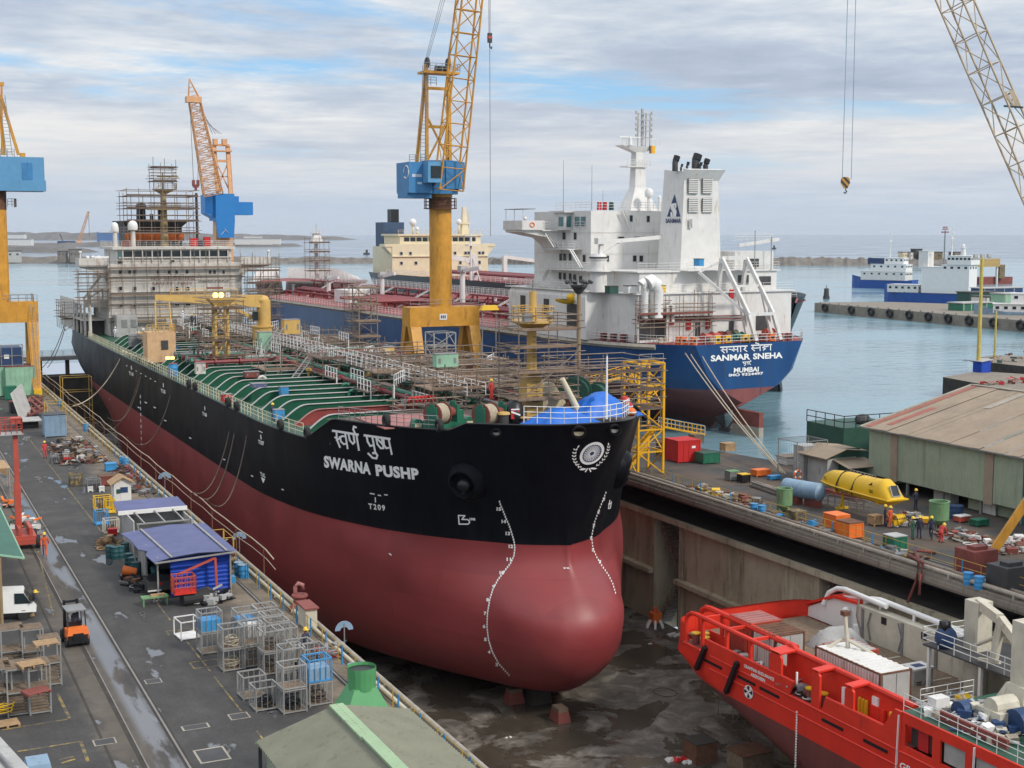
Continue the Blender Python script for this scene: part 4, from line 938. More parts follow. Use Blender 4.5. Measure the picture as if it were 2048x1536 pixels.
sc=[('low scaffold round the foremost green girders, below the winches',40.5,46.2,107.6,110.6,6.8,9.8,3,1,1.9),('long plank scaffold behind the winches with white posts on top',44.5,55,111,115.5,6.8,11.2,5,2,2.0),('scaffold over the deck pipes in the starboard half near the fore mast',54,62.5,113,121,6.8,12.4,4,3,2.0),('broad scaffold beside the pale green locker box on the deck',50.5,57.5,122,127,6.8,12.6,4,2,2.2),('scaffold bay behind the catwalk in the middle of the deck',50,58,131,139,6.8,11.5,4,3,2.1),('scaffold standing under the blue hull beyond the deck',56.5,63.2,133,143,6.8,13.6,3,3,2.2),('dark scaffold block with a raised walkway amidships',44.6,52,144,152,6.8,12.2,4,2,2.1),('scaffold with railed top beside the manifold pipes',53.5,62,152,160,6.8,13.0,4,3,2.2),('scaffold round the foot of the yellow lattice mast',36.2,41.0,164.4,168,6.8,15.2,2,1,2.1),('dense scaffold between lattice mast and the yellow hose crane',42.5,48,170,178,6.8,11.6,3,2,2.0),('scaffold right of the yellow hose crane post',51,61,178,186,6.8,12.5,4,2,2.1),('scaffold over the red deck pipes, first one behind the forecastle',46.5,53,117,121.5,6.8,11.2,4,2,2.0),('scaffold on the starboard side before the blue hull, just behind the fore mast',55,63,103,110,6.8,12.6,4,3,2.0),('scaffold straddling the catwalk beyond the pale green locker box',45,51,127,131,6.8,12.4,3,2,2.1),('tall scaffold right of the catwalk, in front of the crane portal legs',52,60,144,150,6.8,14.2,4,2,2.1),('scaffold of low lifts left of the catwalk amidships',40,45.5,151,157,6.8,10.6,3,2,1.9),('scaffold between manifold pipes and hose crane on the far side',53,62,168,176,6.8,13.2,4,2,2.1),('scaffold beyond the manifold left of the hose crane post',41,47,184,190,6.8,11.0,3,2,2.0),('long scaffold behind the hose crane, half hidden by its post',46,56,192,199,6.8,13.0,5,2,2.1),('far scaffold at the starboard rail behind the yellow box',56,63,188,197,6.8,13.4,3,3,2.2),('far scaffold at the port side before the tan crane rest',35.5,42,200,207,6.8,10.4,3,2,1.9),('far scaffold right under the white deckhouse lettering',44,54,212,219,6.8,12.0,4,2,2.1),('far scaffold on the deck before the starboard house corner',54,62,205,214,6.8,12.4,3,2,2.1),('far low scaffold before the white deckhouse foot',42,53,222,230,6.8,10.6,5,2,1.9)]
for k,(lb,x0,x1,y0,y1,z0,z1,nx,ny,lf)in enumerate(sc):
 z1=z1 if k==8 else min(z1,max(9.8,12.0-.045*(y0-105)));lf=1.7 if k!=8 else lf;scf(lb,x0,x1,y0,y1,z0,z1,nx,ny,lf,None if k!=8 else[9.0,11.0,14.8],seed=20+k,plank='plank' if k%2 else 'plank_dark',over=.6)
for k in range(26):
 x=r.choice([43.6,44.4,51.8,53.6,55.2,57.4,60]);y=112+k*4.4;mb=MB('paint_white');rail_(mb,[(x,y,8.6+(k%3)*.5),(x+r.choice([0,0,2.6]),y+4.0,8.6+(k%3)*.5)],1.1,2,.04,.9);[mb.bar((x,y+j,6.8),(x,y+j,8.7+(k%3)*.5),.1)for j in(0,)];mb.mat('deck_brown').box(x-.4,x+.5,y,y+4,8.5+(k%3)*.5,8.6+(k%3)*.5);mb.bd('pipe_walkway',SW)
def lattice(name,label,cat,x,y,z0,z1,w,mat,panel=1.8,r=.09,group=None,top=None):
 t=thg(name,label,cat,(x,y,z0),0,group);mb=MB(mat);h=w/2;n=max(1,round((z1-z0)/panel));c=[(-h,-h),(h,-h),(h,h),(-h,h)]
 for a,b in c:mb.bar((x+a,y+b,z0),(x+a,y+b,z1),r*2)
 mb.bd('corner_post',t);mb=MB(mat)
 for i in range(n):
  za=z0+(z1-z0)*i/n;zb=z0+(z1-z0)*(i+1)/n
  for(a,b),(c2,d)in zip(c,c[1:]+c[:1]):
   mb.bar((x+a,y+b,zb),(x+c2,y+d,zb),r*1.3)
   if i%2:mb.bar((x+a,y+b,za),(x+c2,y+d,zb),r)
   else:mb.bar((x+c2,y+d,za),(x+a,y+b,zb),r)
 mb.bd('brace_frame',t);return t
t=lattice('lattice_mast','pale yellow lattice mast with lit floodlights on its top platform','mast',38.5,166,6.85,16.0,1.5,'yellow_ship',2.2,.13)
mb=MB('yellow_ship');mb.box(37.0,40.2,164.8,167.2,16.0,16.15);mb.add([(37.7,165.2,15.2),(39.3,165.2,15.2),(39.3,166.8,15.2),(37.7,166.8,15.2),(37.0,164.8,16),(40.2,164.8,16),(40.2,167.2,16),(37,167.2,16)],[(0,1,5,4),(1,2,6,5),(2,3,7,6),(3,0,4,7)]);mb.mat('brown_red');mb.box(36.9,38.9,165.9,166,17.3,17.5);rail_(mb.mat('galv'),[(37,164.8,16.15),(40.2,164.8,16.15),(40.2,167.2,16.15),(37,167.2,16.15)],1.0,2,.035,1);mb.bd('platform',t)
for x,m in((37.75,'lamp_on'),(38.45,'lamp_on'),(39.25,'white_clean')):
 mb=MB('steel_grey');mb.cyl((x,165.1,16.55),(x,165.5,16.6),.36,.2,10);f=mb.bd('floodlight',t);mb=MB(m);mb.cyl((x,165.06,16.55),(x,165.1,16.55),.34,.34,12);mb.bd('lamp_glass',f)
mb=MB('yellow_ship');mb.box(37.5,39.5,165,167,6.9,7.4)
mb.bd('foot',t)
for p,lb in((G(340,716,8.2),'lit work lamp among the pipes near the tan crane rest'),(G(400,716,8.0),'lit work lamp left of the lattice mast foot')):
 t=thg('work_lamp',lb,'lamp',p,0,'lit work lamps on the tanker deck');mb=MB('steel_grey');mb.bar((p.x,p.y,6.8),(p.x,p.y,p.z-.2),.06);mb.box(p.x-.6,p.x+.6,p.y,p.y+.2,p.z-.22,p.z+.22);mb.bd('stand',t)
 mb=MB('lamp_on');mb.box(p.x-.55,p.x-.05,p.y-.03,p.y,p.z-.18,p.z+.18);mb.box(p.x+.05,p.x+.55,p.y-.03,p.y,p.z-.18,p.z+.18);mb.bd('lamp_glass',t)
t=lattice('scaffold_tower','square pale scaffold tower beside the yellow portal of the middle crane','scaffold',57.6,141.5,7.0,13.0,2.6,'galv',1.5,.06)
t=lattice('scaffold_tower','thin scaffold tower against the blue side of the docked ship, wooden lifts','scaffold',60.6,176,7,16.8,2.6,'scaffold_pole',1.6,.06)
mb=MB('plank')
for z in(10,12.1,14.4,16.6):mb.box(59.0,62.4,174.6,177.3,z,z+.2)
mb.bd('plank_platform',t)
t=thg('hose_crane','big yellow hose crane with thick round post and long jib over the deck','crane',(48.4,184,6.8))
mb=MB('yellow_ship');mb.cyl((48.4,184,6.8),(48.4,184,11.2),1.35,1.35,16);mb.cyl((48.4,184,11.2),(48.4,184,11.4),1.5,1.5,16);mb.bd('pedestal',t,sm=True,ang=40)
mb=MB('yellow_ship');mb.cyl((48.7,184,11.4),(48.7,184,14.9),.95,.95,14);mb.ball((48.5,184,14.9),1.0,.95,.7,14,8);mb.bd('slewing_post',t,sm=True,ang=40)
mb=MB('yellow_ship');mb.hx([(34.0,183.7,15.2),(34.0,184.3,15.2),(34.0,184.3,15.9),(34.0,183.7,15.9),(48.4,183.3,13.9),(48.4,184.7,13.9),(48.4,184.7,15.6),(48.4,183.3,15.6)]);mb.bar((47.4,184,12.3),(44.0,184,14.2),.45);rail_(mb,[(36,183.6,15.8),(45,183.5,15.65)],.9,2,.05,1.2);mb.bd('jib',t)
mb=MB('glass');mb.box(46.9,47.6,182.9,183.4,12.2,13.4);mb.bd('cab_window',t)
t=thg('crane_rest','tan tank house carrying a ladder-like rest for the jib of the yellow hose crane','crane rest',(34.2,184,6.8))
mb=MB('jib_tan');MATS['house_tan']=M('house_tan',(.56,.36,.20),.6,dirt=(.3,.17,.1),amt=.3);mb.mat('house_tan').box(32.6,36.3,182.6,186,7,11.0);mb.bd('house',t)
mb=MB('dark_grey');mb.box(34.4,35.3,182.5,182.6,8.7,9.9);mb.bd('hatch_opening',t)
mb=MB('yellow_ship');
for x in(34.0,35.8):
 mb.bar((x-.15*(1 if x<35 else-1),183.2,11.0),(x,183.8,15.1),.18)
for z in arn(11.6,15,.6):mb.bar((34.0,183.6,z),(35.8,183.6,z),.08)
rail_(mb,[(32.6,182.6,11),(36.3,182.6,11),(36.3,186,11)],1.0,3,.05,.8);mb.bd('jib_cradle',t)
t=thg('foremast','thick pale yellow fore mast with railed platform, wrapped in scaffolding','mast',(47.8,98,8.8))
mb=MB('yellow_ship');mb.cyl((47.8,98,13.0),(47.8,98,17.0),.42,.38,14);mb.box(47.1,48.5,97.4,98.8,8.8,12.0);mb.hx([(47.1,97.4,12),(48.5,97.4,12),(48.5,98.8,12),(47.1,98.8,12),(47.4,97.6,13.1),(48.2,97.6,13.1),(48.2,98.4,13.1),(47.4,98.4,13.1)]);mb.cyl((47.9,98,17),(47.9,98,19.4),.34,.3,12);mb.bd('post',t,sm=True,ang=30)
mb=MB('yellow_ship');mb.cyl((47.9,98,16.9),(47.9,98,17.1),1.75,1.75,14);mb.cyl((47.9,98,16.3),(47.9,98,16.9),.5,1.6,14);n=10;c=[(47.9+1.7*cos(2*pi*i/n),98+1.7*sin(2*pi*i/n),17.1)for i in range(n+1)];rail_(mb,c,1.1,3,.045,1.2);mb.bd('platform',t)
mb=MB('steel_grey');mb.box(46.5,47.2,96.6,97.1,17.1,17.7);mb.ball((48.9,97,17.5),.35);mb.cyl((47.9,98,19.4),(47.9,98,20.3),.06,.06,5);mb.box(47.5,48.3,97.9,98.1,19.9,20.0);mb.bd('floodlight',t)
mb=MB('dark_grey');mb.box(48.55,48.62,97.6,98.5,9.4,11.2)
for z in arn(9,16,.4):mb.bar((47.5,97.2,z),(48.1,97.2,z),.05)
mb.bd('ladder',t)
scf('scaffold of four plank levels round the pale yellow fore mast',45.9,51.2,96.4,100.2,8.9,16.6,2,1,1.9,[10.8,12.9,14.9,16.3],seed=44,pole='scaffold_pole')
def winch(label,x,y,z,s=1.0,rz=0.0,rope='rope',cover=False):
 t=thg('mooring_winch',label,'winch',(x,y,z),rz,'mooring winches on the forecastle')
 mb=MB('machine_green');mb.box(-1.9,1.7,-.55,.55,0,.35);
 for xx in(-1.85,-.25,.75):mb.box(xx,xx+.14,-.5,.5,.35,1.75);mb.box(xx,xx+.14,-.25,.25,1.75,2.0)
 mb.mat('machine_green').box(.95,1.65,-.45,.45,.35,1.25);mb.box(1.0,1.3,-.3,.3,1.25,1.6);mb.bd('winch_frame',t,world=False)
 mb=MB('brown_red');mb.cyl((-1.7,0,1.15),(.8,0,1.15),.4,.4,12);mb.cyl((-1.72,0,1.15),(-1.64,0,1.15),.95,.95,16);mb.cyl((-.5,0,1.15),(-.42,0,1.15),.95,.95,16);mb.bd('drum',t,world=False)
 mb=MB(rope);
 for i in range(9):mb.lt((-1.6+i*.122,0,1.15),[(.72,0),(.82,.03),(.82,.09),(.72,.122)],16,'x')
 mb.bd('rope_coil',t,world=False,sm=True);t.scale=(s,s,s);return t
winch('green mooring winch with white rope drum, left one behind the bow rail',40.6,98.6,8.8,1.0,.5)
winch('green mooring winch with white rope drum beside the striped dark cover',43.9,96.6,8.8,1.0,.45)
winch('green mooring winch half hidden behind the blue tarpaulin, dark rope',52.5,99.5,8.8,.9,1.2,'cable')
t=thg('covered_winch','dark covered winch drum with a red and white patch, left of the fore mast','winch',(45.6,96.6,8.8));mb=MB('black');mb.lt((45.6,96.6,8.8),[(.75,0),(.8,.9),(.6,1.9),(.2,2.1)],14);mb.bd('cover',t,sm=True)
mb=MB('red_paint');
p=Vec((45.0,95.95,9.6));mb.quad((45.0,95.93,9.5),(45.75,95.83,9.5),(45.7,95.9,10.3),(45.0,95.98,10.3));mb.mat('paint_white').quad((45.0,95.9,10.0),(45.75,95.8,9.72),(45.75,95.8,9.86),(45.0,95.9,10.14));mb.quad((45.0,95.9,10.2),(45.7,95.86,10.2),(45.7,95.86,10.3),(45.0,95.9,10.3));mb.bd('signal_patch',t)
def guard(label,px,py,rr):
 p=G(px,py,8.9);t=thg('roller_guard',label,'roller fairlead',p,0,'green roller fairleads on the forecastle');mb=MB('machine_green');n=10
 mb.prism([(p.x+rr*cos(pi*i/n),p.z+.35*rr+rr*sin(pi*i/n))for i in range(n+1)]+[(p.x-rr,p.z-.1),(p.x+rr,p.z-.1)],'y',p.y-.35,p.y+.35);mb.bd('casing',t,sm=True,ang=35);mb=MB('cream');mb.box(p.x-rr*.6,p.x+rr*.6,p.y-.4,p.y-.36,p.z-.05,p.z+.2);mb.bd('roller',t)
guard('rounded green roller fairlead, leftmost by the bow rail',833,852,.45);guard('larger rounded green roller fairlead next to the leftmost one',862,853,.6);guard('low green roller fairlead half sunk at the bow step',936,846,.42)
def bollard(label,px,py,m='dark_grey',cap='yellow_ship',s=1.0,z=9.0):
 p=G(px,py,z);t=thg('bollard',label,'bollard',p,0,'bollards on the tanker forecastle');mb=MB(m);mb.cyl((p.x,p.y,8.75),(p.x,p.y,p.z+.55*s),.33*s,.33*s,12);mb.bd('post',t);mb=MB(cap);mb.cyl((p.x,p.y,p.z+.55*s),(p.x,p.y,p.z+.68*s),.42*s,.38*s,12);mb.bd('cap',t)
bollard('tall dark bollard with a yellow cap in front of the striped cover',1007,846,s=1.25,z=9.3);bollard('dark bollard with a pale cap right of the tall one',1021,848,cap='cream',z=9.0);bollard('low bollard with yellow cap at the foot of the fore mast stay',1047,847,s=.8,z=9.1)
t=thg('deck_store','cream box house with a sloping front behind the blue tarpaulin','deck house',(50.4,100,8.8));mb=MB('cream');mb.prism([(48.9,8.8),(51.9,8.8),(51.9,9.6),(50.4,11.8),(48.9,11.8)],'y',99.2,102.4);mb.bd('casing',t);mb=MB('dark_grey');mb.box(48.85,48.9,99.9,100.9,9,11);mb.bd('door',t)
def tarp(label,c,sx,sy,h,seed):
 q=RNG(seed);t=thg('tarpaulin',label,'tarpaulin',c,0,None);rows=[];n=14
 for i in range(n+1):
  row=[]
  for j in range(n+1):
   u=-1+2*i/n;v=-1+2*j/n;e=max(abs(u),abs(v));z=h*(1-e**2.6)*(.72+.28*cos(u*3.5+.6))+.22*sin(u*7+v*3)*(1-e)+q.uniform(-.07,.07);k=1+.05*sin(8*math.atan2(v,u))
   row.append((c[0]+u*sx*k,c[1]+v*sy*k,c[2]+max(.02,z)))
  rows.append(row)
 MB('tarp_blue').grid(rows).bd('cloth',t,sm=True,ang=25)
tarp('bright blue tarpaulin lump on the bow, lower and left',(48.1,93.0,9.3),2.9,1.8,1.35,1)
tarp('bright blue tarpaulin tent on the bow, higher and right behind the jackstaff',(52.7,95.0,9.5),2.9,1.7,1.9,2)
p=G(1213,838,9.7);t=thg('jackstaff','white jackstaff pole at the bow before the blue tarpaulin','pole',p);mb=MB('paint_white');mb.cyl(p,(p.x,p.y,p.z+4.9),.11,.07,8);mb.bd('pole',t);MB('steel_grey').ball((p.x,p.y,p.z+4.95),.09).bd('finial',t)
for k,(px,py)in enumerate(((1250,800),(1256,812),(1262,824))):
 p=G(px,py,9.9);t=thg('mooring_buoy',['red float, topmost of the pile at the bow tip','red float in the middle of the pile at the bow tip','orange float, lowest of the pile at the bow tip'][k],'float',p,0,'floats piled at the bow');mb=MB(['red_paint','red_paint','orange'][k]);mb.ball((p.x,p.y,p.z),.42,.42,.36,10,7);mb.bd('float_body',t,sm=True);mb=MB('paint_white');mb.cyl((p.x,p.y,p.z-.05),(p.x,p.y,p.z+.05),.43,.43,10);mb.bd('band',t)
def hawser_drum(label,px,py,z,rr,L,rz):
 p=G(px,py,z);t=thg('hawser_reel',label,'rope reel',(p.x,p.y,p.z),rz,'hawser reels on the forecastle');mb=MB('dark_green')
 for s in(-1,1):mb.cyl((s*L/2,0,rr),(s*(L/2+.1),0,rr),rr,rr,18)
 mb.cyl((-L/2,0,rr),(L/2,0,rr),rr*.35,rr*.35,10);mb.box(-L/2-.3,-L/2-.15,-.5,.5,-.6,rr);mb.box(L/2+.15,L/2+.3,-.5,.5,-.6,rr);mb.bd('reel_frame',t,world=False);mb=MB('dark_green');mb.cyl((-L/2+.05,0,rr),(L/2-.05,0,rr),rr*.82,rr*.82,18);mb.bd('rope_coil',t,world=False)
hawser_drum('dark green hawser reel, left one behind the cream box house',1128,825,9.1,1.1,1.5,.9);hawser_drum('biggest dark green hawser reel beside the cream boom',1150,815,9.4,1.3,1.6,.9);hawser_drum('dark green hawser reel, right one by the bow tip',1192,812,9.3,1.0,1.6,.8)
t=thg('davit_boom','cream boom leaning over the green hawser reels','boom',G(1160,838,9.3));a=G(1160,830,9.6);b=GY(1124,757,a.y);mb=MB('cream');mb.cyl(a,b,.3,.2,10);mb.bd('boom',t)
for k in range(6):
 p=G(826+k*7.5,803-k*.6,9.3);t=thg('red_coil','red coil standing in the row left of the winches','coil',p,0,'row of red coils');mb=MB('red_paint');mb.path([(p.x+.36*cos(a),p.y+.1*sin(a*.5),p.z+.36*sin(a))for a in lsp(-.4,3.6,9)],.12,6);mb.bd('ring',t,sm=True)
def locker(label,px,py,z,w,h,d,m,name='deck_box',cat='box'):
 p=G(px,py,z);t=thg(name,label,cat,p);mb=MB(m);mb.box(p.x-w/2,p.x+w/2,p.y,p.y+d,p.z,p.z+h);mb.bd('body',t);mb=MB('steel_grey');mb.box(p.x-w/2-.04,p.x+w/2+.04,p.y-.04,p.y+d+.04,p.z+h,p.z+h+.06);mb.box(p.x-w*.4,p.x-w*.3,p.y-.05,p.y,p.z+h*.3,p.z+h*.7);mb.box(p.x+w*.3,p.x+w*.4,p.y-.05,p.y,p.z+h*.3,p.z+h*.7);mb.bd('lid',t)
locker('pale green locker box on a scaffold stage above the winches',895,734,11.6,2.2,1.2,1.0,'pale_green');locker('pale green cabinet right of the hose crane foot',531,699,9.2,1.6,2.2,1.2,'pale_green');locker('yellow box on the deck right of the hose crane',585,668,10.6,2.2,1.9,1.5,'yellow_ship')
locker('blue gas bottle rack between two green girders',570,800,7.4,.8,1.3,.8,'blue_drum');locker('small blue box by the port rail beside a worker',560,838,7.4,.9,.8,.8,'blue_drum');locker('white control box before the lattice mast',402,748,7.8,1.1,1.2,.8,'white_old');locker('grey cabinet low before the tan crane rest',277,693,7.2,2.4,1.6,1.5,'steel_grey');locker('pale cream tank top in the middle of the scaffolds',779,722,8.6,1.3,1.7,1.3,'yellow_ship')
locker('red box on the deck edge by the port rail',455,803,7.0,1.0,.7,.8,'red_paint');locker('brown crate on the green deck among the girders',505,755,8.1,1.6,.6,1.0,'brown_red');locker('blue covered frame on top of a green girder',520,775,8.5,1.5,.35,1.2,'roof_blue')
def drum(label,p,m,group,r=.3,h=.9,lid=None):
 t=thg('steel_drum',label,'drum',p,0,group);mb=MB(m);mb.lt(p,[(r,0),(r,h*.3),(r*1.05,h*.33),(r,h*.36),(r,h*.63),(r*1.05,h*.66),(r,h*.69),(r,h)],14);mb.bd('barrel',t,sm=True,ang=40);mb=MB(lid or m);mb.cyl((p[0],p[1],p[2]+h),(p[0],p[1],p[2]+h+.04),r*1.06,r*1.06,14);mb.bd('lid',t);return t
for px,py,lb,m in((349,712,'faded red and blue drum on deck behind the portside lamps','blue_drum'),(380,728,'blue and orange drum on deck left of the lattice mast','blue_drum'),(347,752,'blue drum on deck nearest the port rail lamps','blue_drum'),(501,738,'blue drum under the sloping stair behind the girders','blue_drum')):
 drum(lb,G(px,py,6.9),m,'blue drums on the tanker deck',.55,1.5,'brown_red')
for k in range(12):
 p=GX(247+k*6.3,704+k*2.65,32.4);t=thg('rail_lamp','one of the lit lamps strung in a row on the port rail','lamp',p,0,'lamps strung on the port rail');mb=MB('black');mb.cyl((p.x,p.y,p.z-1.0),(p.x,p.y,p.z),.1,.1,6);mb.bd('stem',t);mb=MB('cream');mb.ball((p.x,p.y,p.z+.12),.2,.2,.15,8,5);mb.bd('bulb',t)
for k,(a,b,lb)in enumerate((((505,735),(562,655),'pale ladder leaning up amidships behind the girders'),((577,772),(622,712),'pale ladder leaning beside the forward girders'))):
 p=G(*a,7.2);q=GY(*b,p.y+2);t=thg('ladder',lb,'ladder',p,0,'ladders on the tanker deck');mb=MB('galv');o=Vec((.35,0,0));mb.bar(p-o,q-o,.1);mb.bar(p+o,q+o,.1)
 for i in range(1,14):mb.bar(p.lerp(q,i/14)-o,p.lerp(q,i/14)+o,.05)
 mb.bd('ladder_frame',t)
# ================================================================ dockside cranes
def GD(px,py,depth):
 d=ray(px,py);return CAM+d*(depth/d.dot(_fw))
def boom(mb,a,b,w0,w1,h0,h1,n,r,side,lace=.55):
 a=Vec(a);b=Vec(b);d=(b-a).normalized();s=Vec(side);s=(s-d*s.dot(d)).normalized();u=d.cross(s);pr=None
 for i in range(n+1):
  t=i/n;c=a.lerp(b,t);w=(w0+(w1-w0)*t)/2;h=(h0+(h1-h0)*t)/2;q=[c-s*w-u*h,c+s*w-u*h,c+s*w+u*h,c-s*w+u*h]
  if pr:
   for k in range(4):
    mb.tube(pr[k],q[k],r,6)
    m,o=(k,(k+1)%4)if i%2 else((k+1)%4,k);mb.tube(pr[m],q[o],r*lace,4)
  for k in range(4):mb.tube(q[k],q[(k+1)%4],r*lace,4)
  pr=q
 return mb
def rung(mb,a,b,w,r=.05,step=.5):
 a=Vec(a);b=Vec(b);o=Vec((w/2,0,0));mb.tube(a-o,b-o,r);mb.tube(a+o,b+o,r);n=int((b-a).length/step)
 for i in range(1,n):mb.tube(a.lerp(b,i/n)-o,a.lerp(b,i/n)+o,r*.7)
def portal(t,x,y,zb0,zb1,gauge,mat,spread=4.6,skip=()):
 mb=MB(mat);g=gauge/2;mb.box(x-g-.1,x+g+.1,y-1.6,y+1.6,zb0,zb1);mb.mat('galv');rail_(mb,[(x-g,y-1.55,zb1),(x+g,y-1.55,zb1)],1.0,2,.04,1.3);mb.bd('portal_beam',t)
 for sx in(-1,1):
  for sy in(-1,1):
   xx=x+sx*(g-.75);mb=MB(mat)
   mb.hx([(xx-.6,y+sy*spread-.5,1.0),(xx+.6,y+sy*spread-.5,1.0),(xx+.6,y+sy*spread+.5,1.0),(xx-.6,y+sy*spread+.5,1.0),(xx-.8,y+sy*1.0-.75,zb0),(xx+.8,y+sy*1.0-.75,zb0),(xx+.8,y+sy*1.0+.75,zb0),(xx-.8,y+sy*1.0+.75,zb0)])
   l=mb.bd('portal_leg',t);mb=MB('gold_yellow' if sx>0 else 'dark_grey');mb.box(xx-.55,xx+.55,y+sy*spread-1.4,y+sy*spread+1.4,.25,1.0);mb.mat('black')
   for q in(-.9,0,.9):mb.cyl((xx-.2,y+sy*spread+q,.28),(xx+.2,y+sy*spread+q,.28),.26,.26,10)
   mb.bd('bogie',l)
t=thg('dock_crane','yellow portal crane with blue house rising behind the black tanker, middle of the picture','crane',(74.6,183,0),0,'dockside portal cranes')
X,Y=74.6,183.0
portal(t,X,Y,10.7,13.5,10.6,'yellow')
mb=MB('white_clean');a=GY(879,628,Y-1.62);mb.box(a.x,a.x+1.15,Y-1.66,Y-1.61,a.z-.85,a.z);mb.mat('paint_navy');
for k in range(3):mb.box(a.x+.2+k*.28,a.x+.38+k*.28,Y-1.68,Y-1.66,a.z-.65,a.z-.2)
mb.bd('number_plate',t)
mb=MB('yellow');mb.cyl((X,Y,13.5),(X,Y,27.5),1.62,1.62,24);mb.bd('column',t,sm=True,ang=40)
mb=MB('rust');mb.cyl((X,Y,27.5),(X,Y,29.2),1.66,1.66,24);mb.mat('yellow').cyl((X,Y,29.2),(X,Y,29.8),1.75,1.75,24);mb.mat('rust')
n=14;c=[(X+2.3*cos(2*pi*i/n),Y+2.3*sin(2*pi*i/n),27.6)for i in range(n+1)];mb.cyl((X,Y,27.5),(X,Y,27.62),2.4,2.4,n);rail_(mb,c,1.4,3,.05,1);mb.bd('slewing_collar',t)
mb=MB('crane_blue');mb.cyl((X-.2,Y,29.6),(X-.2,Y,34.3),2.75,2.75,20);mb.box(X-5.7,X-2.2,Y-2.4,Y+2.6,29.7,34);mb.prism([(X-5.7,29.7),(X-2,29.7),(X-2,29),(X-5.7,29)],'y',Y-1.8,Y+2.2);mb.box(X-.3,X+2.6,Y-2.9,Y-1,30.3,34.1);mb.bd('machinery_house',t)
mb=MB('crane_blue_pale');mb.box(X-3.6,X-1.6,Y-4.4,Y-2.4,31.1,34);mb.bd('cab',t);mb=MB('glass');mb.box(X-3.2,X-1.7,Y-4.46,Y-4.4,31.7,33.4);mb.box(X-1.6,X-1.55,Y-4.2,Y-2.8,31.7,33.4);mb.bd('cab_window',t)
mb=MB('paint_white');p=[(X-5.72,Y-1.4+1.0*cos(a),32.6+.9*sin(a))for a in lsp(0,5.5,12)];mb.path(p,.09,4)
for k in range(9):mb.box(X-5.2+k*.16,X-5.1+k*.16,Y-2.43,Y-2.4,31.9,32.3)
for k in range(4):mb.box(X-4.4+k*.16,X-4.3+k*.16,Y-2.43,Y-2.4,30.9,31.2)
mb.bd('house_lettering',t)
mb=MB('yellow')
A=[(X-1.9,Y+.3),(X+1.7,Y+.3),(X-2.6,Y+2.6),(X+2.2,Y+2.6)]
tp=[(X-1.6,Y+1.0),(X+1.8,Y+1.0)]
for(x,y),(u,v)in zip(A,tp+tp):mb.bar((x,y,33.9),(u,v,48),.42)
for z in(39.2,44.6,46.9):mb.bar((X-1.9,Y+.7,z),(X+1.8,Y+.7,z),.4)
mb.bar((X-1.8,Y+.6,34.2),(X+1.8,Y+.6,40.7),.25);mb.bar((X+1.8,Y+.6,34.2),(X-1.8,Y+.6,40.7),.25)
mb.box(X-2.6,X+2.9,Y-.6,Y+2.0,46.6,46.9);mb.bd('gantry_frame',t)
mb=MB('galv');rail_(mb,[(X-2.6,Y-.6,46.9),(X+2.9,Y-.6,46.9),(X+2.9,Y+2,46.9)],1.1,3,.05,1);rail_(mb,[(X-2.2,Y,44.9),(X-.5,Y,44.9)],1.2,3,.05,.8);rung(mb,(X-2.9,Y-.5,33.7),(X-2.4,Y-.5,47.6),.7);rail_(mb,[(X-5.6,Y-2.4,34),(X-3,Y-2.4,34)],1,3,.05,1);mb.bd('access_ladder',t)
mb=MB('dark_grey')
for x in(X-1.5,X+1.7):mb.cyl((x-.15,Y+1,48.2),(x+.15,Y+1,48.2),.75,.75,12)
for k in range(4):mb.cyl((X-.5+k*.45,Y+.3,47.3),(X-.3+k*.45,Y+.3,47.3),.5,.5,12)
mb.bd('sheave',t)
f0=Vec((X+.05,Y-3.0,30.2));f1=Vec((X+3.3,Y-9.0,76))
mb=boom(MB('yellow'),f0,f1,3.6,2.6,2.2,2.0,15,.15,(1,0,0),.5);mb.bd('jib',t)
mb=MB('steel_grey')
for dx in(-.9,-.3,.3):mb.tube((X-1.5+dx*.3,Y+1,48.5),f1+Vec((dx,0,0)),.04);mb.tube((X+1.6,Y+1,48.5),f1+Vec((dx,.3,0)),.035)
for dx in(-.16,.0,.16):mb.tube(Vec((GY(979,66,Y-9).x+dx*2,Y-9,76)),GY(979+dx*9,66,Y-9),.03)
a=GY(979.5,95,Y-9);b=GY(981,472,Y-9);mb.tube(a,b,.045);mb.bd('hoist_rope',t)
mb=MB('dark_grey');a=GY(979.5,66,Y-9);mb.box(a.x-.28,a.x+.28,a.y-.2,a.y+.2,a.z-1.3,a.z);mb.mat('lift_red').box(a.x-.3,a.x+.3,a.y-.22,a.y+.22,a.z-.75,a.z-.45);mb.mat('black').path([(a.x,a.y,a.z-1.3),(a.x,a.y,a.z-1.9),(a.x+.25,a.y,a.z-2.1),(a.x+.3,a.y,a.z-1.8)],.1,6);mb.bd('hook_block',t)
t=thg('dock_crane','tan jib crane with bright blue faceted house behind the scaffolded deckhouse','crane',(69.5,314,0),0,'dockside portal cranes')
Y=314.0
def fp(px,py,dy=0):return GY(px,py,Y+dy)
c=fp(445,470);X=c.x
mb=MB('jib_tan');mb.hx([(X-2.6,Y-2,0),(X+2.6,Y-2,0),(X+2.6,Y+2,0),(X-2.6,Y+2,0),(X-1.7,Y-1.7,28),(X+1.7,Y-1.7,28),(X+1.7,Y+1.7,28),(X-1.7,Y+1.7,28)]);mb.bd('column',t)
mb=MB('crane_blue_bright');zb=fp(445,430).z;zt=fp(445,390).z;a=fp(397,0).x;b=fp(493,0).x
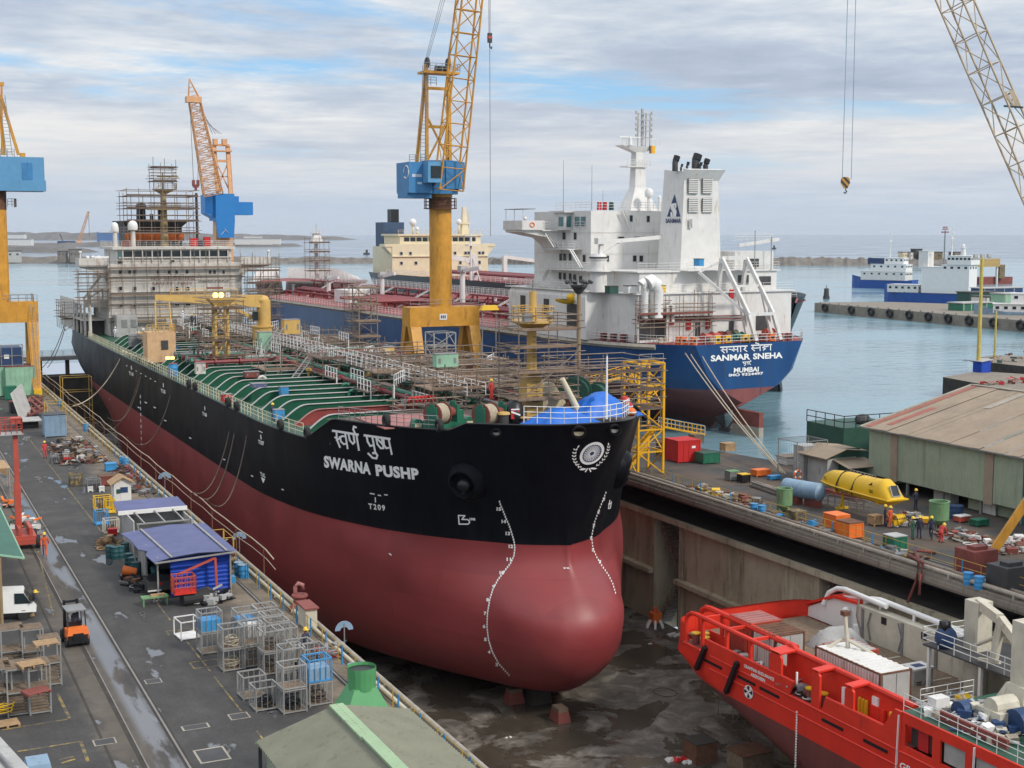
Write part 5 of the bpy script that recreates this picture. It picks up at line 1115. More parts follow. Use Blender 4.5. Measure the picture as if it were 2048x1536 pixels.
mb.prism([(a,Y-1.5),(a+1.2,Y-3),(X-2.0,Y-3),(X-2.0,Y+3),(a,Y+3)],'z',zb+.3,zt);mb.prism([(a,zb+.3),(X-2,zb+.3),(X-2,zb-.9)],'y',Y-2.9,Y+2.9)
mb.prism([(X-2.3,Y-4),(X+2.0,Y-4),(X+2.0,Y+3),(X-2.3,Y+3)],'z',fp(0,440).z,zt+.2);mb.hx([(X-1.7,Y-4.0,fp(0,476).z),(X+1.7,Y-4.0,fp(0,476).z),(X+1.7,Y-2.6,fp(0,476).z),(X-1.7,Y-2.6,fp(0,476).z),(X-2.2,Y-4.0,fp(0,440).z),(X+2.0,Y-4.0,fp(0,440).z),(X+2.0,Y-2.6,fp(0,440).z),(X-2.2,Y-2.6,fp(0,440).z)])
mb.box(X+2.0,X+3.4,Y-2.5,Y+3,zb,zt-.3);mb.box(X+3.4,b,Y-2,Y+3,zb,zt-1.6);mb.bd('machinery_house',t)
mb=MB('paint_white');q=fp(450,465,-4.05);mb.bar((q.x-.9,Y-4.06,q.z-.5),(q.x+.2,Y-4.06,q.z+.7),.28,.04);mb.bar((q.x-.2,Y-4.06,q.z+.9),(q.x+.8,Y-4.06,q.z-.1),.28,.04);mb.bd('house_emblem',t)
mb=MB('jib_tan');z0=zt;z1=fp(0,278).z
for px0,px1 in((425,421),(450,449)):mb.bar((fp(px0,0).x,Y-1,z0),(fp(px1,0).x,Y+.5,z1),.75)
mb.bar((fp(460,0).x,Y+2.5,z0),(fp(452,0).x,Y+.8,z1),.6);mb.bar((fp(435,0).x,Y+2.5,z0),(fp(424,0).x,Y+.8,z1),.5)
for y in(278,312,345):mb.bar((fp(419,0).x,Y,fp(0,y).z),(fp(452,0).x,Y,fp(0,y).z),.55 if y!=345 else.25)
mb.bar((fp(424,0).x,Y,fp(0,375).z),(fp(450,0).x,Y,fp(0,312).z),.25);mb.bar((fp(450,0).x,Y,fp(0,375).z),(fp(424,0).x,Y,fp(0,312).z),.25)
mb.box(fp(411,0).x,fp(456,0).x,Y-.8,Y+1.5,fp(0,292).z,fp(0,289).z)
for a_,b_ in((420,428),(438,447)):mb.box(fp(a_,0).x,fp(b_,0).x,Y-.5,Y+1,fp(0,278).z,fp(0,265).z)
mb.bd('gantry_frame',t)
mb=MB('jib_tan');boom(mb,fp(426,388,-3),fp(390,206,-8),4.2,2.4,2.2,1.6,20,.17,(1,0,0),.45);q=fp(389,200,-8);mb.box(q.x-1.9,q.x+1.4,Y-9,Y-7,q.z-.6,q.z+.7);top=fp(378.5,157,-8)
for dx in(-1.3,1.3):mb.tube((q.x+dx,Y-8.6,q.z),top,.12);mb.tube((q.x+dx,Y-7.4,q.z),top,.12)
for k in range(4):
 f=.15+k*.2;mb.tube(Vec((q.x-1.3,Y-8.6,q.z)).lerp(top,f),Vec((q.x+1.3,Y-8.6,q.z)).lerp(top,f+.1),.08)
mb.bd('jib',t)
mb=MB('steel_grey')
for k in range(4):mb.tube(fp(399,205+k*10,-8+.5*k),fp(425+k*6,268,0),.06)
mb.tube(fp(380,212,-8),fp(387,362,-8),.07);mb.tube(fp(396,300,-8),fp(396,362,-8),.07);mb.bd('hoist_rope',t)
mb=MB('brown_red');mb.bar(fp(387,360,-8),fp(387,372,-8),.6);mb.bar(fp(396,360,-8),fp(396,372,-8),.6);mb.bar(fp(386,372,-8),fp(397,372,-8),.7);mb.bar(fp(391.5,372,-8),fp(391.5,382,-8),.5);mb.mat('black').cyl(fp(392,386,-8),fp(394.5,494,-8),.24,.24,6);mb.bd('hook_block',t)
t=thg('dock_crane','yellow portal crane with pale blue house, cut off at the left edge','crane',(17,216,0),0,'dockside portal cranes')
X,Y=17.0,216.0
portal(t,X,Y,10.8,13.9,10.6,'yellow',4.0)
mb=MB('yellow');mb.cyl((X,Y,13.9),(X,Y,30.2),1.62,1.62,24);mb.bd('column',t,sm=True,ang=40)
mb=MB('rust');mb.cyl((X,Y,27.5),(X,Y,30.8),1.66,1.7,24);mb.mat('galv');rail_(mb,[(X+1.7,Y-1.5,27.9),(X+2.9,Y-1.5,27.9),(X+2.9,Y+1.5,27.9)],1.2,3,.05,.6);mb.bd('slewing_collar',t)
mb=MB('crane_blue_pale');z0=GY(60,383,Y).z;z1=GY(60,316,Y).z;zm=GY(60,362,Y).z;mb.box(X-4,X+6.9,Y-2.6,Y+3,zm,z1);mb.box(X-2,X+7.05,Y-2.8,Y+3.2,z0,zm);mb.bd('machinery_house',t)
mb=MB('crane_blue');a=GY(27,0,Y).x;b=GY(48,0,Y).x;mb.box(a,b,Y-2.66,Y-2.6,GY(0,360,Y).z,GY(0,326,Y).z);mb.bd('house_door',t)
mb=MB('galv');rail_(mb,[(X-4,Y-2.6,z1),(X+2.8,Y-2.6,z1)],1.1,3,.05,1);mb.bd('roof_railing',t)
mb=MB('yellow');mb.bar(GY(37,310,Y),GY(1,190,Y),.42);mb.bar(GY(8,310,Y),GY(-6,165,Y),.45);mb.bar(GY(4,310,Y+2),GY(3,165,Y+2),.3);mb.bar(GY(-40,310,Y),GY(-10,165,Y),.45);mb.bar(GY(-12,168,Y),GY(8,168,Y),.5);mb.box(GY(28,0,Y).x,GY(38,0,Y).x,Y-.5,Y+.5,z1,z1+.7);mb.bd('gantry_frame',t)
mb=MB('galv');rung(mb,GY(19,312,Y-.5),GY(4,190,Y-.5),.8,.05);mb.bd('access_ladder',t)
boom(MB('yellow'),GY(-70,330,Y-2),GY(-150,-120,Y-8),3.6,2.6,2.2,2,14,.15,(1,0,0)).bd('jib',t)
mb=MB('galv');p=GY(22,612,Y-1.6);rail_(mb,[(p.x,Y-1.6,13.9),(p.x+3.2,Y-1.6,13.9),(p.x+3.2,Y+1.6,13.9)],1.1,2,.05,1);rung(mb,(X+4.6,Y-4.8,1.5),(X+4.6,Y-2.0,13.5),.6,.05);mb.bd('portal_ladder',t)
t=thg('dock_crane','lattice boom crane at the right edge with striped hook block hanging over the sea','crane',(74.6,68,0),0,'dockside portal cranes')
D=92.0;side=_rt*.74+_fw*.67
a=GD(2156,567,D);b=GD(1701,-480,D);mb=boom(MB('jib_cream'),a,b,1.7,1.66,1.7,1.66,17,.075,side,.5);mb.bd('jib',t)
mb=MB('jib_cream');q=GD(2028,205,D);mb.hx([GD(2017,180,D-.8),GD(2026,180,D-.8),GD(2040,212,D-.8),GD(2030,212,D-.8),GD(2017,180,D+.4),GD(2026,180,D+.4),GD(2040,212,D+.4),GD(2030,212,D+.4)]);mb.hx([GD(2006,183,D-.8),GD(2013,183,D-.8),GD(2030,212,D-.8),GD(2022,212,D-.8),GD(2006,183,D+.4),GD(2013,183,D+.4),GD(2030,212,D+.4),GD(2022,212,D+.4)]);mb.mat('dark_grey').bar(GD(2008,212,D-.8),GD(2046,215,D-.8),.12);mb.bd('boom_step',t)
mb=MB('tank_blue');mb.tube(GD(1697,-60,D),GD(1684.5,358,D),.028);mb.tube(GD(1713,-60,D),GD(1702.5,358,D),.028);mb.bd('hoist_rope',t)
def haz():
 m,N,L,b_=node_mat('hazard_stripes');ge=N.new('ShaderNodeNewGeometry');w=N.new('ShaderNodeTexWave');mp=N.new('ShaderNodeMapping');mp.inputs['Rotation'].default_value=(0,R(38),0)
 L.new(ge.outputs['Position'],mp.inputs[0]);L.new(mp.outputs[0],w.inputs[0]);w.inputs['Scale'].default_value=1.05;w.wave_profile='SIN';rp=N.new('ShaderNodeValToRGB');e=rp.color_ramp.elements;rp.color_ramp.interpolation='CONSTANT'
 e[0].color=(.42,.23,.04,1);e[1].position=.5;e[1].color=(.035,.025,.02,1);L.new(w.outputs[0],rp.inputs[0]);L.new(rp.outputs[0],b_.inputs['Base Color'])
haz()
c=GD(1690,0,D);mb=MB('hazard_stripes');o=[(1682,357),(1686,354),(1696,354),(1700,358),(1700,366),(1695,377),(1687,377),(1681,366)]
mb.add([GD(x,y,D-.2)for x,y in o]+[GD(x,y,D+.2)for x,y in o],[tuple(range(7,-1,-1)),tuple(range(8,16))]+[(i,(i+1)%8,8+(i+1)%8,8+i)for i in range(8)]);mb.bd('hook_block',t)
mb=MB('dark_grey');mb.path([GD(1691,377,D),GD(1691,380,D),GD(1693.5,383,D),GD(1690.5,387,D),GD(1687.5,384,D)],.05,6);mb.bd('hook',t,sm=True)
mb=MB('yellow');a=G(1984,1106,.9);b=GX(2062,990,a.x+2.0)
mb.bar(a,a+(b-a)*2.6,.55,.55);mb.bd('portal_leg',t)
mb=MB('jib_cream');mb.cyl((78.5,58,8),(78.5,58,24),1.7,1.7,16);mb.mat('yellow').box(70.5,82.5,55,61,7.5,9.5);mb.bd('column',t)
for px,py,w in((1962,1150,1.5),(2030,1185,1.6)):
 p=G(px,py,0);mb=MB('brown_red' if px<2000 else 'dark_grey');mb.box(p.x-w*.6,p.x+w*.9,p.y-.2,p.y+1.7,.05,1.75);mb.box(p.x-w*.3,p.x+w*.5,p.y+.2,p.y+1,1.75,2.0);mb.bd('bogie',t)
# ================================================================ BLUE TANKER ALONGSIDE (stern towards us)
SA=math.atan2(9.5,183);SO=Vec((102,145,0));_sm=Matrix.Translation(SO)@Matrix.Rotation(SA,4,'Z');_si=_sm.inverted()
def LP(px,py,ax,val):
 o=_si@CAM;e=(_si@(CAM+ray(px,py)))-o;return o+e*((val-o[ax])/e[ax])
SN=thg('tanker','blue tanker with white deckhouse and funnel moored alongside, stern towards the viewer','ship',SO,SA)
def sb(mb,name,par=None,sm=False,ang=None):return mb.bd(name,par or SN,sm=sm,world=False,ang=ang)
def hull_rows(rows,names):
 zs=sorted(rows);U=lsp(0,len(rows[zs[0]])-1,8*(len(rows[zs[0]])-1)+1);A=[];B=[]
 for z in zs:
  y=np.array([p[0]for p in rows[z]],float);b=np.array([p[1]for p in rows[z]],float);A.append(herm(y,pchip_m(y),U));B.append(herm(b,pchip_m(b),U))
 out=[]
 for i in range(len(zs)-1):
  for f in(0,.34,.67):out.append((A[i]+(A[i+1]-A[i])*f,B[i]+(B[i+1]-B[i])*f,zs[i]+(zs[i+1]-zs[i])*f))
 out.append((A[-1],B[-1],zs[-1]));return out
rows={10.0:[(0,8.6),(3,11.2),(8,13.8),(15,15.5),(26,16.1),(90,16.1),(150,16),(164,13.4),(174,8.6),(180,4.2),(184.5,.3)],6.0:[(0,6.6),(3,9.6),(8,12.7),(15,14.9),(26,16.1),(90,16.1),(150,15.8),(163,12.4),(172,7.3),(178,3.3),(181.5,.3)],4.2:[(.2,4.6),(3,7.6),(8,11),(15,13.8),(28,16),(90,16.1),(150,15.6),(162,11.6),(171,6.4),(177,2.7),(180,.25)],2.2:[(.8,.5),(3,3),(8,6.6),(16,10.6),(30,15.2),(90,16.1),(150,15.5),(162,11.2),(170,6.2),(176,2.4),(179,.2)],0.0:[(5.5,.3),(8,1.6),(13,4),(20,7.4),(36,13.6),(90,16.1),(150,15.5),(162,11.2),(170,6.4),(177,2.6),(180,.2)],-2.6:[(8.5,.3),(12,.9),(17,2),(25,4.6),(42,12),(90,16.1),(150,15.5),(162,11.2),(170,6.6),(178,2.8),(181,.2)]}
cv=hull_rows(rows,None);mb=MB('hull_blue')
for s in(-1,1):mb.grid([[(s*b[i],a[i],z)for a,b,z in cv]for i in range(len(cv[0][0]))])
mb.add([(-b[0],a[0],z)for a,b,z in cv]+[(b[0],a[0],z)for a,b,z in reversed(cv)],[tuple(range(2*len(cv)))])
def hull_blue():
 m,N,L,b=node_mat('hull_blue');ge=N.new('ShaderNodeNewGeometry');sp=N.new('ShaderNodeSeparateXYZ');L.new(ge.outputs['Position'],sp.inputs[0]);b.inputs['Roughness'].default_value=.38
 def ramp(x,pts):
  n=N.new('ShaderNodeValToRGB');e=n.color_ramp.elements
  while len(e)<len(pts):e.new(.5)
  for q,(p,c)in zip(e,pts):q.position=p;q.color=(c,c,c,1)if isinstance(c,(int,float))else(*c,1)
  L.new(x,n.inputs[0]);return n.outputs[0]
 def nz(v,sc):
  mp=N.new('ShaderNodeMapping');mp.inputs['Scale'].default_value=v;L.new(ge.outputs['Position'],mp.inputs[0]);n=N.new('ShaderNodeTexNoise');n.inputs['Scale'].default_value=sc;n.inputs['Detail'].default_value=8;L.new(mp.outputs[0],n.inputs[0]);return n.outputs[0]
 blue=ramp(nz((1,1,.25),.35),[(.3,(.006,.045,.15)),(.7,(.012,.075,.22))]);red=ramp(nz((1,1,.4),.5),[(.3,(.16,.05,.05)),(.6,(.25,.075,.07)),(.75,(.12,.06,.05))]);low=ramp(nz((1,1,.4),.6),[(.3,(.10,.06,.055)),(.6,(.16,.075,.065)),(.75,(.3,.27,.24))])
 def gt(v):
  n=N.new('ShaderNodeMath');n.operation='GREATER_THAN';L.new(sp.outputs[2],n.inputs[0]);n.inputs[1].default_value=v;return n.outputs[0]
 def mix(f,a,c):
  n=N.new('ShaderNodeMix');n.data_type='RGBA';L.new(f,n.inputs[0]);L.new(a,n.inputs[6]);L.new(c,n.inputs[7]);return n.outputs[2]
 rust=ramp(nz((1,1,.08),1.3),[(.62,0.0),(.72,.7)]);col=mix(gt(-.4),low,mix(gt(4.1),red,blue));n=N.new('ShaderNodeMix');n.data_type='RGBA';L.new(rust,n.inputs[0]);L.new(col,n.inputs[6]);n.inputs[7].default_value=(.045,.05,.07,1);L.new(n.outputs[2],b.inputs['Base Color'])
hull_blue();sb(mb,'hull',sm=True,ang=35)
mb=MB('deck_red');a,b,z=cv[-1];mb.grid([[(-b[i]+.05,a[i],9.9),(0,a[i],10.2),(b[i]-.05,a[i],9.9)]for i in range(0,len(a),3)]);sb(mb,'main_deck')
mb=MB('white');k0=[i for i in range(len(a))if a[i]>163]
q=[(b[i],a[i])for i in k0]
for s in(-1,1):mb.grid([[(s*bb,aa,10),(s*(bb+.35),aa+.3,13),(s*(bb+.9),aa+.8,min(15.6,12+(aa-163)*.35))]for bb,aa in q])
mb.mat('deck_red').grid([[(-bb,aa,13),(bb,aa,13)]for bb,aa in q]);sb(mb,'bow_bulwark')
mb=MB('concrete_pale');mb.path([(-bb-.04,aa,9.6)for aa,bb in zip(a[10:60:4],b[10:60:4])],.35,4);sb(mb,'sheer_strake')
mb=MB('brown_red');mb.box(-.35,.35,-2.6,2.9,-2.6,1.2);mb.mat('concrete_pale').box(-.36,.36,-2.62,2.92,-2.6,-.7);sb(mb,'rudder')
mb=MB('dark_grey');mb.cyl((0,5.5,-2),(0,3.8,-2),.7,.5,10)
for k in range(4):
 an=k*pi/2+.5;mb.hx([(.3*cos(an),4.5,-2+.3*sin(an)),(2.6*cos(an-.2),4.2,-2+2.6*sin(an-.2)),(2.6*cos(an+.25),4.9,-2+2.6*sin(an+.25)),(.3*cos(an+.5),4.9,-2+.3*sin(an+.5))]+[(.3*cos(an),4.6,-2+.3*sin(an)),(2.6*cos(an-.2),4.3,-2+2.6*sin(an-.2)),(2.6*cos(an+.25),5.0,-2+2.6*sin(an+.25)),(.3*cos(an+.5),5.0,-2+.3*sin(an+.5))])
sb(mb,'propeller')
def tp(px,py,off=-.06):p=LP(px,py,1,0.0);p.y=off;return p
def t_text(mb,body,bl,br,tl,bold=.02,wide=1.0,space=1.0,O=(1400,670),K=10.24):
 vs,fs,w=text2d(body,bold,wide,space);bl=Vec((O[0]+bl[0]/K,O[1]+bl[1]/K));br=Vec((O[0]+br[0]/K,O[1]+br[1]/K));tl=Vec((O[0]+tl[0]/K,O[1]+tl[1]/K))
 mb.add([tp(*(bl+(br-bl)*(u/w)+(tl-bl)*v))for u,v in vs],fs)
def t_str(mb,lines,t,O=(1400,670),K=10.24):
 vs,fs,_=strokes2d(lines,t);mb.add([tp(O[0]+u/K,O[1]+v/K)for u,v in vs],fs)
mb=MB('paint_white')
t_text(mb,'SANMAR',(215,535),(1025,495),(215,415),.035,1.25);t_text(mb,'SNEHA',(1080,492),(1685,465),(1080,375),.035,1.25)
t_text(mb,'MUMBAI',(685,770),(1195,745),(690,670),.03,1.1);t_text(mb,'IMO 9324497',(585,850),(1290,808),(585,795),.03,1.3)
t_str(mb,[[(412,250),(960,222)],[(1045,212),(1460,195)]],24)
t_str(mb,[[(450,255),(470,290),(430,310),(495,365)],[(470,300),(545,300)],[(545,250),(545,355)],[(585,290),(650,300),(690,285)],[(650,300),(690,330)],[(680,245),(700,300),(765,295)],[(765,240),(768,345)],[(825,240),(828,340)],[(900,230),(935,265),(890,290),(955,335)]],20)
t_str(mb,[[(1070,215),(1085,250),(1050,270),(1110,325)],[(1085,265),(1150,270)],[(1140,270),(1225,255)],[(1225,205),(1225,320)],[(1130,160),(1190,175),(1215,200)],[(1300,205),(1320,235),(1275,255),(1335,275),(1290,310)],[(1320,240),(1390,230)],[(1435,200),(1440,310)]],20)
t_str(mb,[[(865,555),(1040,540)],[(885,560),(895,590),(930,580)],[(930,550),(930,610),(900,630)],[(975,550),(980,600)],[(960,575),(985,575)],[(1010,545),(1005,580),(1030,605)],[(1020,540),(1035,520)]],14)
sb(mb,'stern_lettering')
mb=MB('white');a,b,z=cv[-1];q=[(-bb+.15,aa,10)for aa,bb in zip(a[0:26:2],b[0:26:2])];rail_(mb,q,1.1,3,.04,1.5);rail_(mb,[(-8.4,.1,10),(8.4,.1,10)],1.1,3,.04,1.4);rail_(mb,[(8.4,.1,10)]+[(bb-.15,aa,10)for aa,bb in zip(a[1:12:2],b[1:12:2])],1.1,3,.04,1.5)
sb(mb,'deck_railing');mb=MB('white');q=[(-bb+.15,aa,10)for aa,bb in zip(a[34:58:2],b[34:58:2])];rail_(mb,q,1.1,3,.04,1.5);sb(mb,'deck_railing')
for k,(px,py,m)in enumerate(((1205,668,'brown_red'),(1252,670,'brown_red'),(1282,672,'brown_red'),(1356,677,'orange'),(1366,677,'orange'),(1388,678,'orange'),(1413,680,'brown_red'),(1455,676,'gold_yellow'),(1489,675,'gold_yellow'),(1500,676,'gold_yellow'),(1524,673,'brown_red'),(1543,671,'orange'),(1566,671,'brown_red'),(1578,671,'brown_red'),(1233,669,'brown_red'),(1434,677,'gold_yellow'))):
 p=LP(px,py+6,1,.9)if px>1400 else None
 if p is None:
  best=min(range(0,40),key=lambda i:abs((lambda w:1024+FPX*(w-CAM).dot(_rt)/(w-CAM).dot(_fw))(_sm@Vec((-b[i]+.5,a[i],10)))-px));p=Vec((-b[best]+.6,a[best]+.3,10))
 mb=MB(m);mb.box(p.x-.4,p.x+.4,p.y-.25,p.y+.3,10,11.0);mb.mat('black').cyl((p.x,p.y-.27,10.5),(p.x,p.y-.3,10.5),.24,.24,10);sb(mb,'fairlead_box')
r=RNG(12)
for k in range(16):
 x=r.uniform(-12,8);y=r.uniform(1.0,5.5);
 if abs(x)>8+y:continue
 mb=MB(r.choice(['brown_red','steel_grey','dark_grey','rope','machine_green','lift_red']));c=r.randrange(2)
 if c:mb.cyl((x-.6,y,10.6),(x+.6,y,10.6),.55,.55,12);mb.cyl((x-.65,y,10.6),(x-.6,y,10.6),.75,.75,12);mb.cyl((x+.6,y,10.6),(x+.65,y,10.6),.75,.75,12);mb.box(x-.9,x-.65,y-.4,y+.4,10,11)
 else:mb.cyl((x,y,10),(x,y,10.7),.28,.28,10);mb.cyl((x+.8,y,10),(x+.8,y,10.7),.28,.28,10);mb.box(x-.4,x+1.2,y-.3,y+.3,10,10.12)
 sb(mb,'mooring_winch' if c else 'bollard')
mb=MB('white');mb.box(-13,12,6.5,20,10,16.3);mb.box(-11.5,11,8.5,20,16.3,19.0);mb.box(-13.4,12.4,6.2,20,16.2,16.35);mb.box(-12,11.5,8.2,20,18.95,19.1)
mb.box(-5.2,6,6.6,10.5,19.1,19.2);mb.prism([(-16,10),(-16,15.6),(-15.6,16.3),(-13,16.3),(-13,10)],'y',14.5,36)
mb.box(-13,12,20,37,10,15.6);mb.box(-16.05,12.5,14.2,37.2,16.3,16.4);sb(mb,'poop_house')
mb=MB('dark_grey')
for x0,x1,y0,y1,z0,z1 in((-16.08,-16.0,16.4,19.2,11.2,14.6),(-16.08,-16.0,24.2,25.6,12.6,15),(-16.08,-16,31,32.4,12.6,15.2)):mb.box(x0,x1,y0,y1,z0,z1)
for x0,x1,z0,z1 in((-10.6,-8.6,10.6,13),(-4,-3.2,10.4,12.4),(1.5,2.3,10.4,12.4),(6,8,11,13),(4.4,6.2,16.9,18.4),(8,10,17,18.2),(-14+1.2,-8.9,10.4,13.4)):mb.box(x0,x1,6.44 if z0<16 else 8.44,6.5 if z0<16 else 8.5,z0,z1)
islands(mb,'house_opening',SN,False)
mb=MB('red_paint')
for px,py in((1377,650),(1416,648),(1343,640),(1463,588)):p=LP(px,py,1,6.4);mb.box(p.x-.35,p.x+.35,6.3,6.44,p.z-.6,p.z+.6)
sb(mb,'fire_box')
mb=MB('white');mb.box(-12.1,7.2,19.6,35.4,15.6,27.1)
mb.mat('white_old')
for z in(18.4,21.2,24.1):mb.box(-12.16,7.25,19.54,35.4,z,z+.07)
sb(mb,'accommodation')
mb=MB('white');mb.box(-15.6,-12.1,26.8,33,24.35,24.5);mb.prism([(-12.1,21.2),(-12.9,22.4),(-14.2,23.4),(-18.6,24.2),(-18.6,24.5),(-12.1,24.5)],'y',27.4,32.2);mb.box(-18.7,-15.2,26.9,27.1,24.5,25.8);mb.box(-18.8,-18.6,26.9,32.5,24.5,25.8);mb.box(-13.2,-12.1,24.8,27.6,24.5,26.9);mb.box(-13.6,-12.1,24.2,28.4,26.9,27.15);sb(mb,'bridge_wing')
mb=MB('white');rail_(mb,[(-18.6,27,25.8),(-18.6,32,25.8)],1.6,1,.05,2.5);rail_(mb,[(-15.4,26.9,24.5),(-12.2,26.9,24.5),(-12.2,21,24.5)],1.1,3,.04,1.2);rail_(mb,[(-12,19.7,27.2),(7,19.7,27.2)],1.1,3,.04,1.3);rail_(mb,[(-12,19.7,27.2),(-12,29.3,27.2)],1.1,3,.04,1.3);sb(mb,'bridge_railing')
mb=MB('orange');mb.path([(-17.2+.35*cos(x),26.85,25.2+.3*sin(x))for x in lsp(0,6.28,12)],.07,5);mb.mat('dark_grey').box(-18.9,-16.8,26.6,32,27.35,27.42);mb.mat('white_clean').ball((-18.0,27.5,26.1),.3);sb(mb,'lifebuoy')
mb=MB('glass_teal');mb.box(-12.9,-12.2,24.72,24.8,24.9,26.4);mb.box(-13.26,-13.2,25.2,26.4,25.0,26.3)
for y in(21.0,22.6):mb.box(-12.16,-12.1,y,y+1.2,25.0,26.3)
sb(mb,'bridge_window')
def win(px,py,w,h,ax,val):
 p=LP(px,py,ax,val);f=MB('white_old');g=MB('glass')
 if ax==0:f.box(val-.05,val-.01,p.y-w/2-.09,p.y+w/2+.09,p.z-h/2-.09,p.z+h/2+.09);g.box(val-.09,val-.052,p.y-w/2,p.y+w/2,p.z-h/2,p.z+h/2)
 else:f.box(p.x-w/2-.09,p.x+w/2+.09,val-.05,val-.01,p.z-h/2-.09,p.z+h/2+.09);g.box(p.x-w/2,p.x+w/2,val-.09,val-.052,p.z-h/2,p.z+h/2)
 o=sb(f,'house_window');sb(g,'pane',o)
for px,py in((1120,472),(1129,472),(1151,472),(1122,514),(1130,514),(1141,514),(1169,517),(1121,552),(1130,553),(1141,554),(1150,556),(1162,559)):win(px,py,.7,.95,0,-12.1)
for px,py in((1214,517),(1269,517),(1282,517),(1217,556),(1268,555)):win(px,py,.55,.8,1,19.6)
for px in(1242,1274,1289,1307):win(px,475,.9,.2,1,19.6)
for px,py in((1262,437),(1296,438)):win(px,py,.45,.85,1,19.6)
mb=MB('white');
for(xa,ya),(xb,yb)in(((1095,497),(1143,498)),((1078,536),(1172,542)),((1058,570),(1128,573))):
 p=LP(xa,ya,0,-13.8);q=LP(xb,yb,0,-13.8);mb.box(-14.4,-12.1,q.y,p.y,p.z-.12,p.z);rail_(mb,[(-14.4,p.y,p.z),(-14.4,q.y,p.z),(-12.2,q.y,p.z)],1.05,3,.035,1.3)
sb(mb,'side_gallery')
mb=MB('white')
for(xa,ya),(xb,yb),lx in(((1088,460),(1110,495),-14.6),((1142,500),(1163,536),-14),((1246,420),(1262,456),-9),((1085,562),(1095,540),-14)):
 ax=0 if lx!=-9 else 1;v=lx if ax==0 else 19.2;p=LP(xa,ya,ax,v);q=LP(xb,yb,ax,v);o=Vec((.35,.3,0));mb.bar(p-o,q-o,.16);mb.bar(p+o,q+o,.16);
 for i in range(1,9):mb.bar(p.lerp(q,i/9)-o,p.lerp(q,i/9)+o,.12,.04)
sb(mb,'stair')
mb=MB('white');mb.hx([(-3.6,10.6,19.1),(3.1,10.6,19.1),(3.1,16,19.1),(-3.6,16,19.1),(-2.9,10.9,32.2),(2.6,10.9,32.2),(2.6,15.6,32.6),(-2.9,15.6,32.6)])
mb.hx([(-3.0,10.9,31.0),(2.7,10.9,31.0),(2.7,11,31.2),(-3.0,11,31.2),(-2.9,9.9,32.4),(3.1,9.9,32.5),(3.1,11.2,32.65),(-2.9,11.2,32.6)]);sb(mb,'funnel_casing')
def fside(px,py):
 p=LP(px,py,0,-3.2)
 for _ in range(3):p=LP(px,py,0,-3.6+.7*(p.z-19.1)/13.1-.04)
 return p
mb=MB('paint_navy');O=(1310,370);K=17.07
def fpoly(pts,m):
 mb.mat(m);mb.add([fside(O[0]+u/K,O[1]+v/K)for u,v in pts],[tuple(range(len(pts)))])
mb.mat('paint_navy');fpoly([(665,310),(410,1080),(865,1080)],'paint_navy')
_o=fside;
def fside2(px,py):p=_o(px,py);p.x-=.03;return p
fside=fside2
for pts in([(560,640),(735,610),(740,760),(700,790),(690,760),(650,640)],[(560,640),(655,640),(660,740),(725,830),(745,930),(720,1080),(620,1080),(630,990),(590,900),(540,800),(540,700)],[(535,930),(570,915),(610,990),(610,1080),(535,1080)]):fpoly(pts,'white_clean')
vs,fs,w=text2d('SANMAR',.03,1.0);mb.mat('paint_navy');mb.add([fside(O[0]+(365+525*u/w)/K,O[1]+(1290-145*v)/K)for u,v in vs],fs);sb(mb,'funnel_emblem')
for(x0,y0,x1,y1)in((1376,357,1396,387),(1404,357,1424,387),(1376,396,1396,425),(1404,396,1424,425)):
 a_=LP(x0,y1,1,10.7);b_=LP(x1,y0,1,10.7);mb=MB('dark_grey');mb.box(a_.x,b_.x,10.64,10.72,a_.z,b_.z);mb.mat('white')
 for i in range(8):z=a_.z+(b_.z-a_.z)*(i+.15)/8;mb.box(a_.x,b_.x,10.5,10.62,z,z+.16)
 sb(mb,'louvre')
mb=MB('grey_light');p=LP(1381,447,1,10.5);mb.box(p.x-.25,p.x+.25,10.44,10.52,p.z-.6,p.z+.6);sb(mb,'vent_hatch')
for px,h,rr in((1350,1.9,.45),(1362,.8,.16),(1374,1.1,.2),(1391,2.2,.62),(1400,1.1,.2),(1411,1.6,.42)):
 p=LP(px,338,1,12.5 if rr>.3 else 11.6);mb=MB('dark_grey');mb.path([(p.x,p.y,32.3),(p.x,p.y,32.3+h*.55),(p.x+.1,p.y+.1*rr,32.3+h*.8),(p.x+.35*rr+.1,p.y,32.3+h)],rr*.85,10);mb.mat('black').path([(p.x+.1,p.y,32.3+h*.7),(p.x+.4*rr+.15,p.y,32.4+h)],rr,10);sb(mb,'exhaust_pipe',sm=True,ang=40)
mb=MB('white');LY=25.0;X0=LP(1275,420,1,LY).x;ZZ=lambda py:LP(1275,py,1,LY).z;XX=lambda px:LP(px,400,1,LY).x
mb.hx([(X0-2.3,LY-1.6,27.2),(X0+2.4,LY-1.6,27.2),(X0+2.4,LY+1.6,27.2),(X0-2.3,LY+1.6,27.2),(X0-.95,LY-.8,ZZ(375)),(X0+.95,LY-.8,ZZ(375)),(X0+.95,LY+.8,ZZ(375)),(X0-.95,LY+.8,ZZ(375))]);mb.hx([(X0-.95,LY-.8,ZZ(375)),(X0+.95,LY-.8,ZZ(375)),(X0+.95,LY+.8,ZZ(375)),(X0-.95,LY+.8,ZZ(375)),(X0-.7,LY-.6,ZZ(296)),(X0+.6,LY-.6,ZZ(296)),(X0+.6,LY+.6,ZZ(296)),(X0-.7,LY+.6,ZZ(296))])
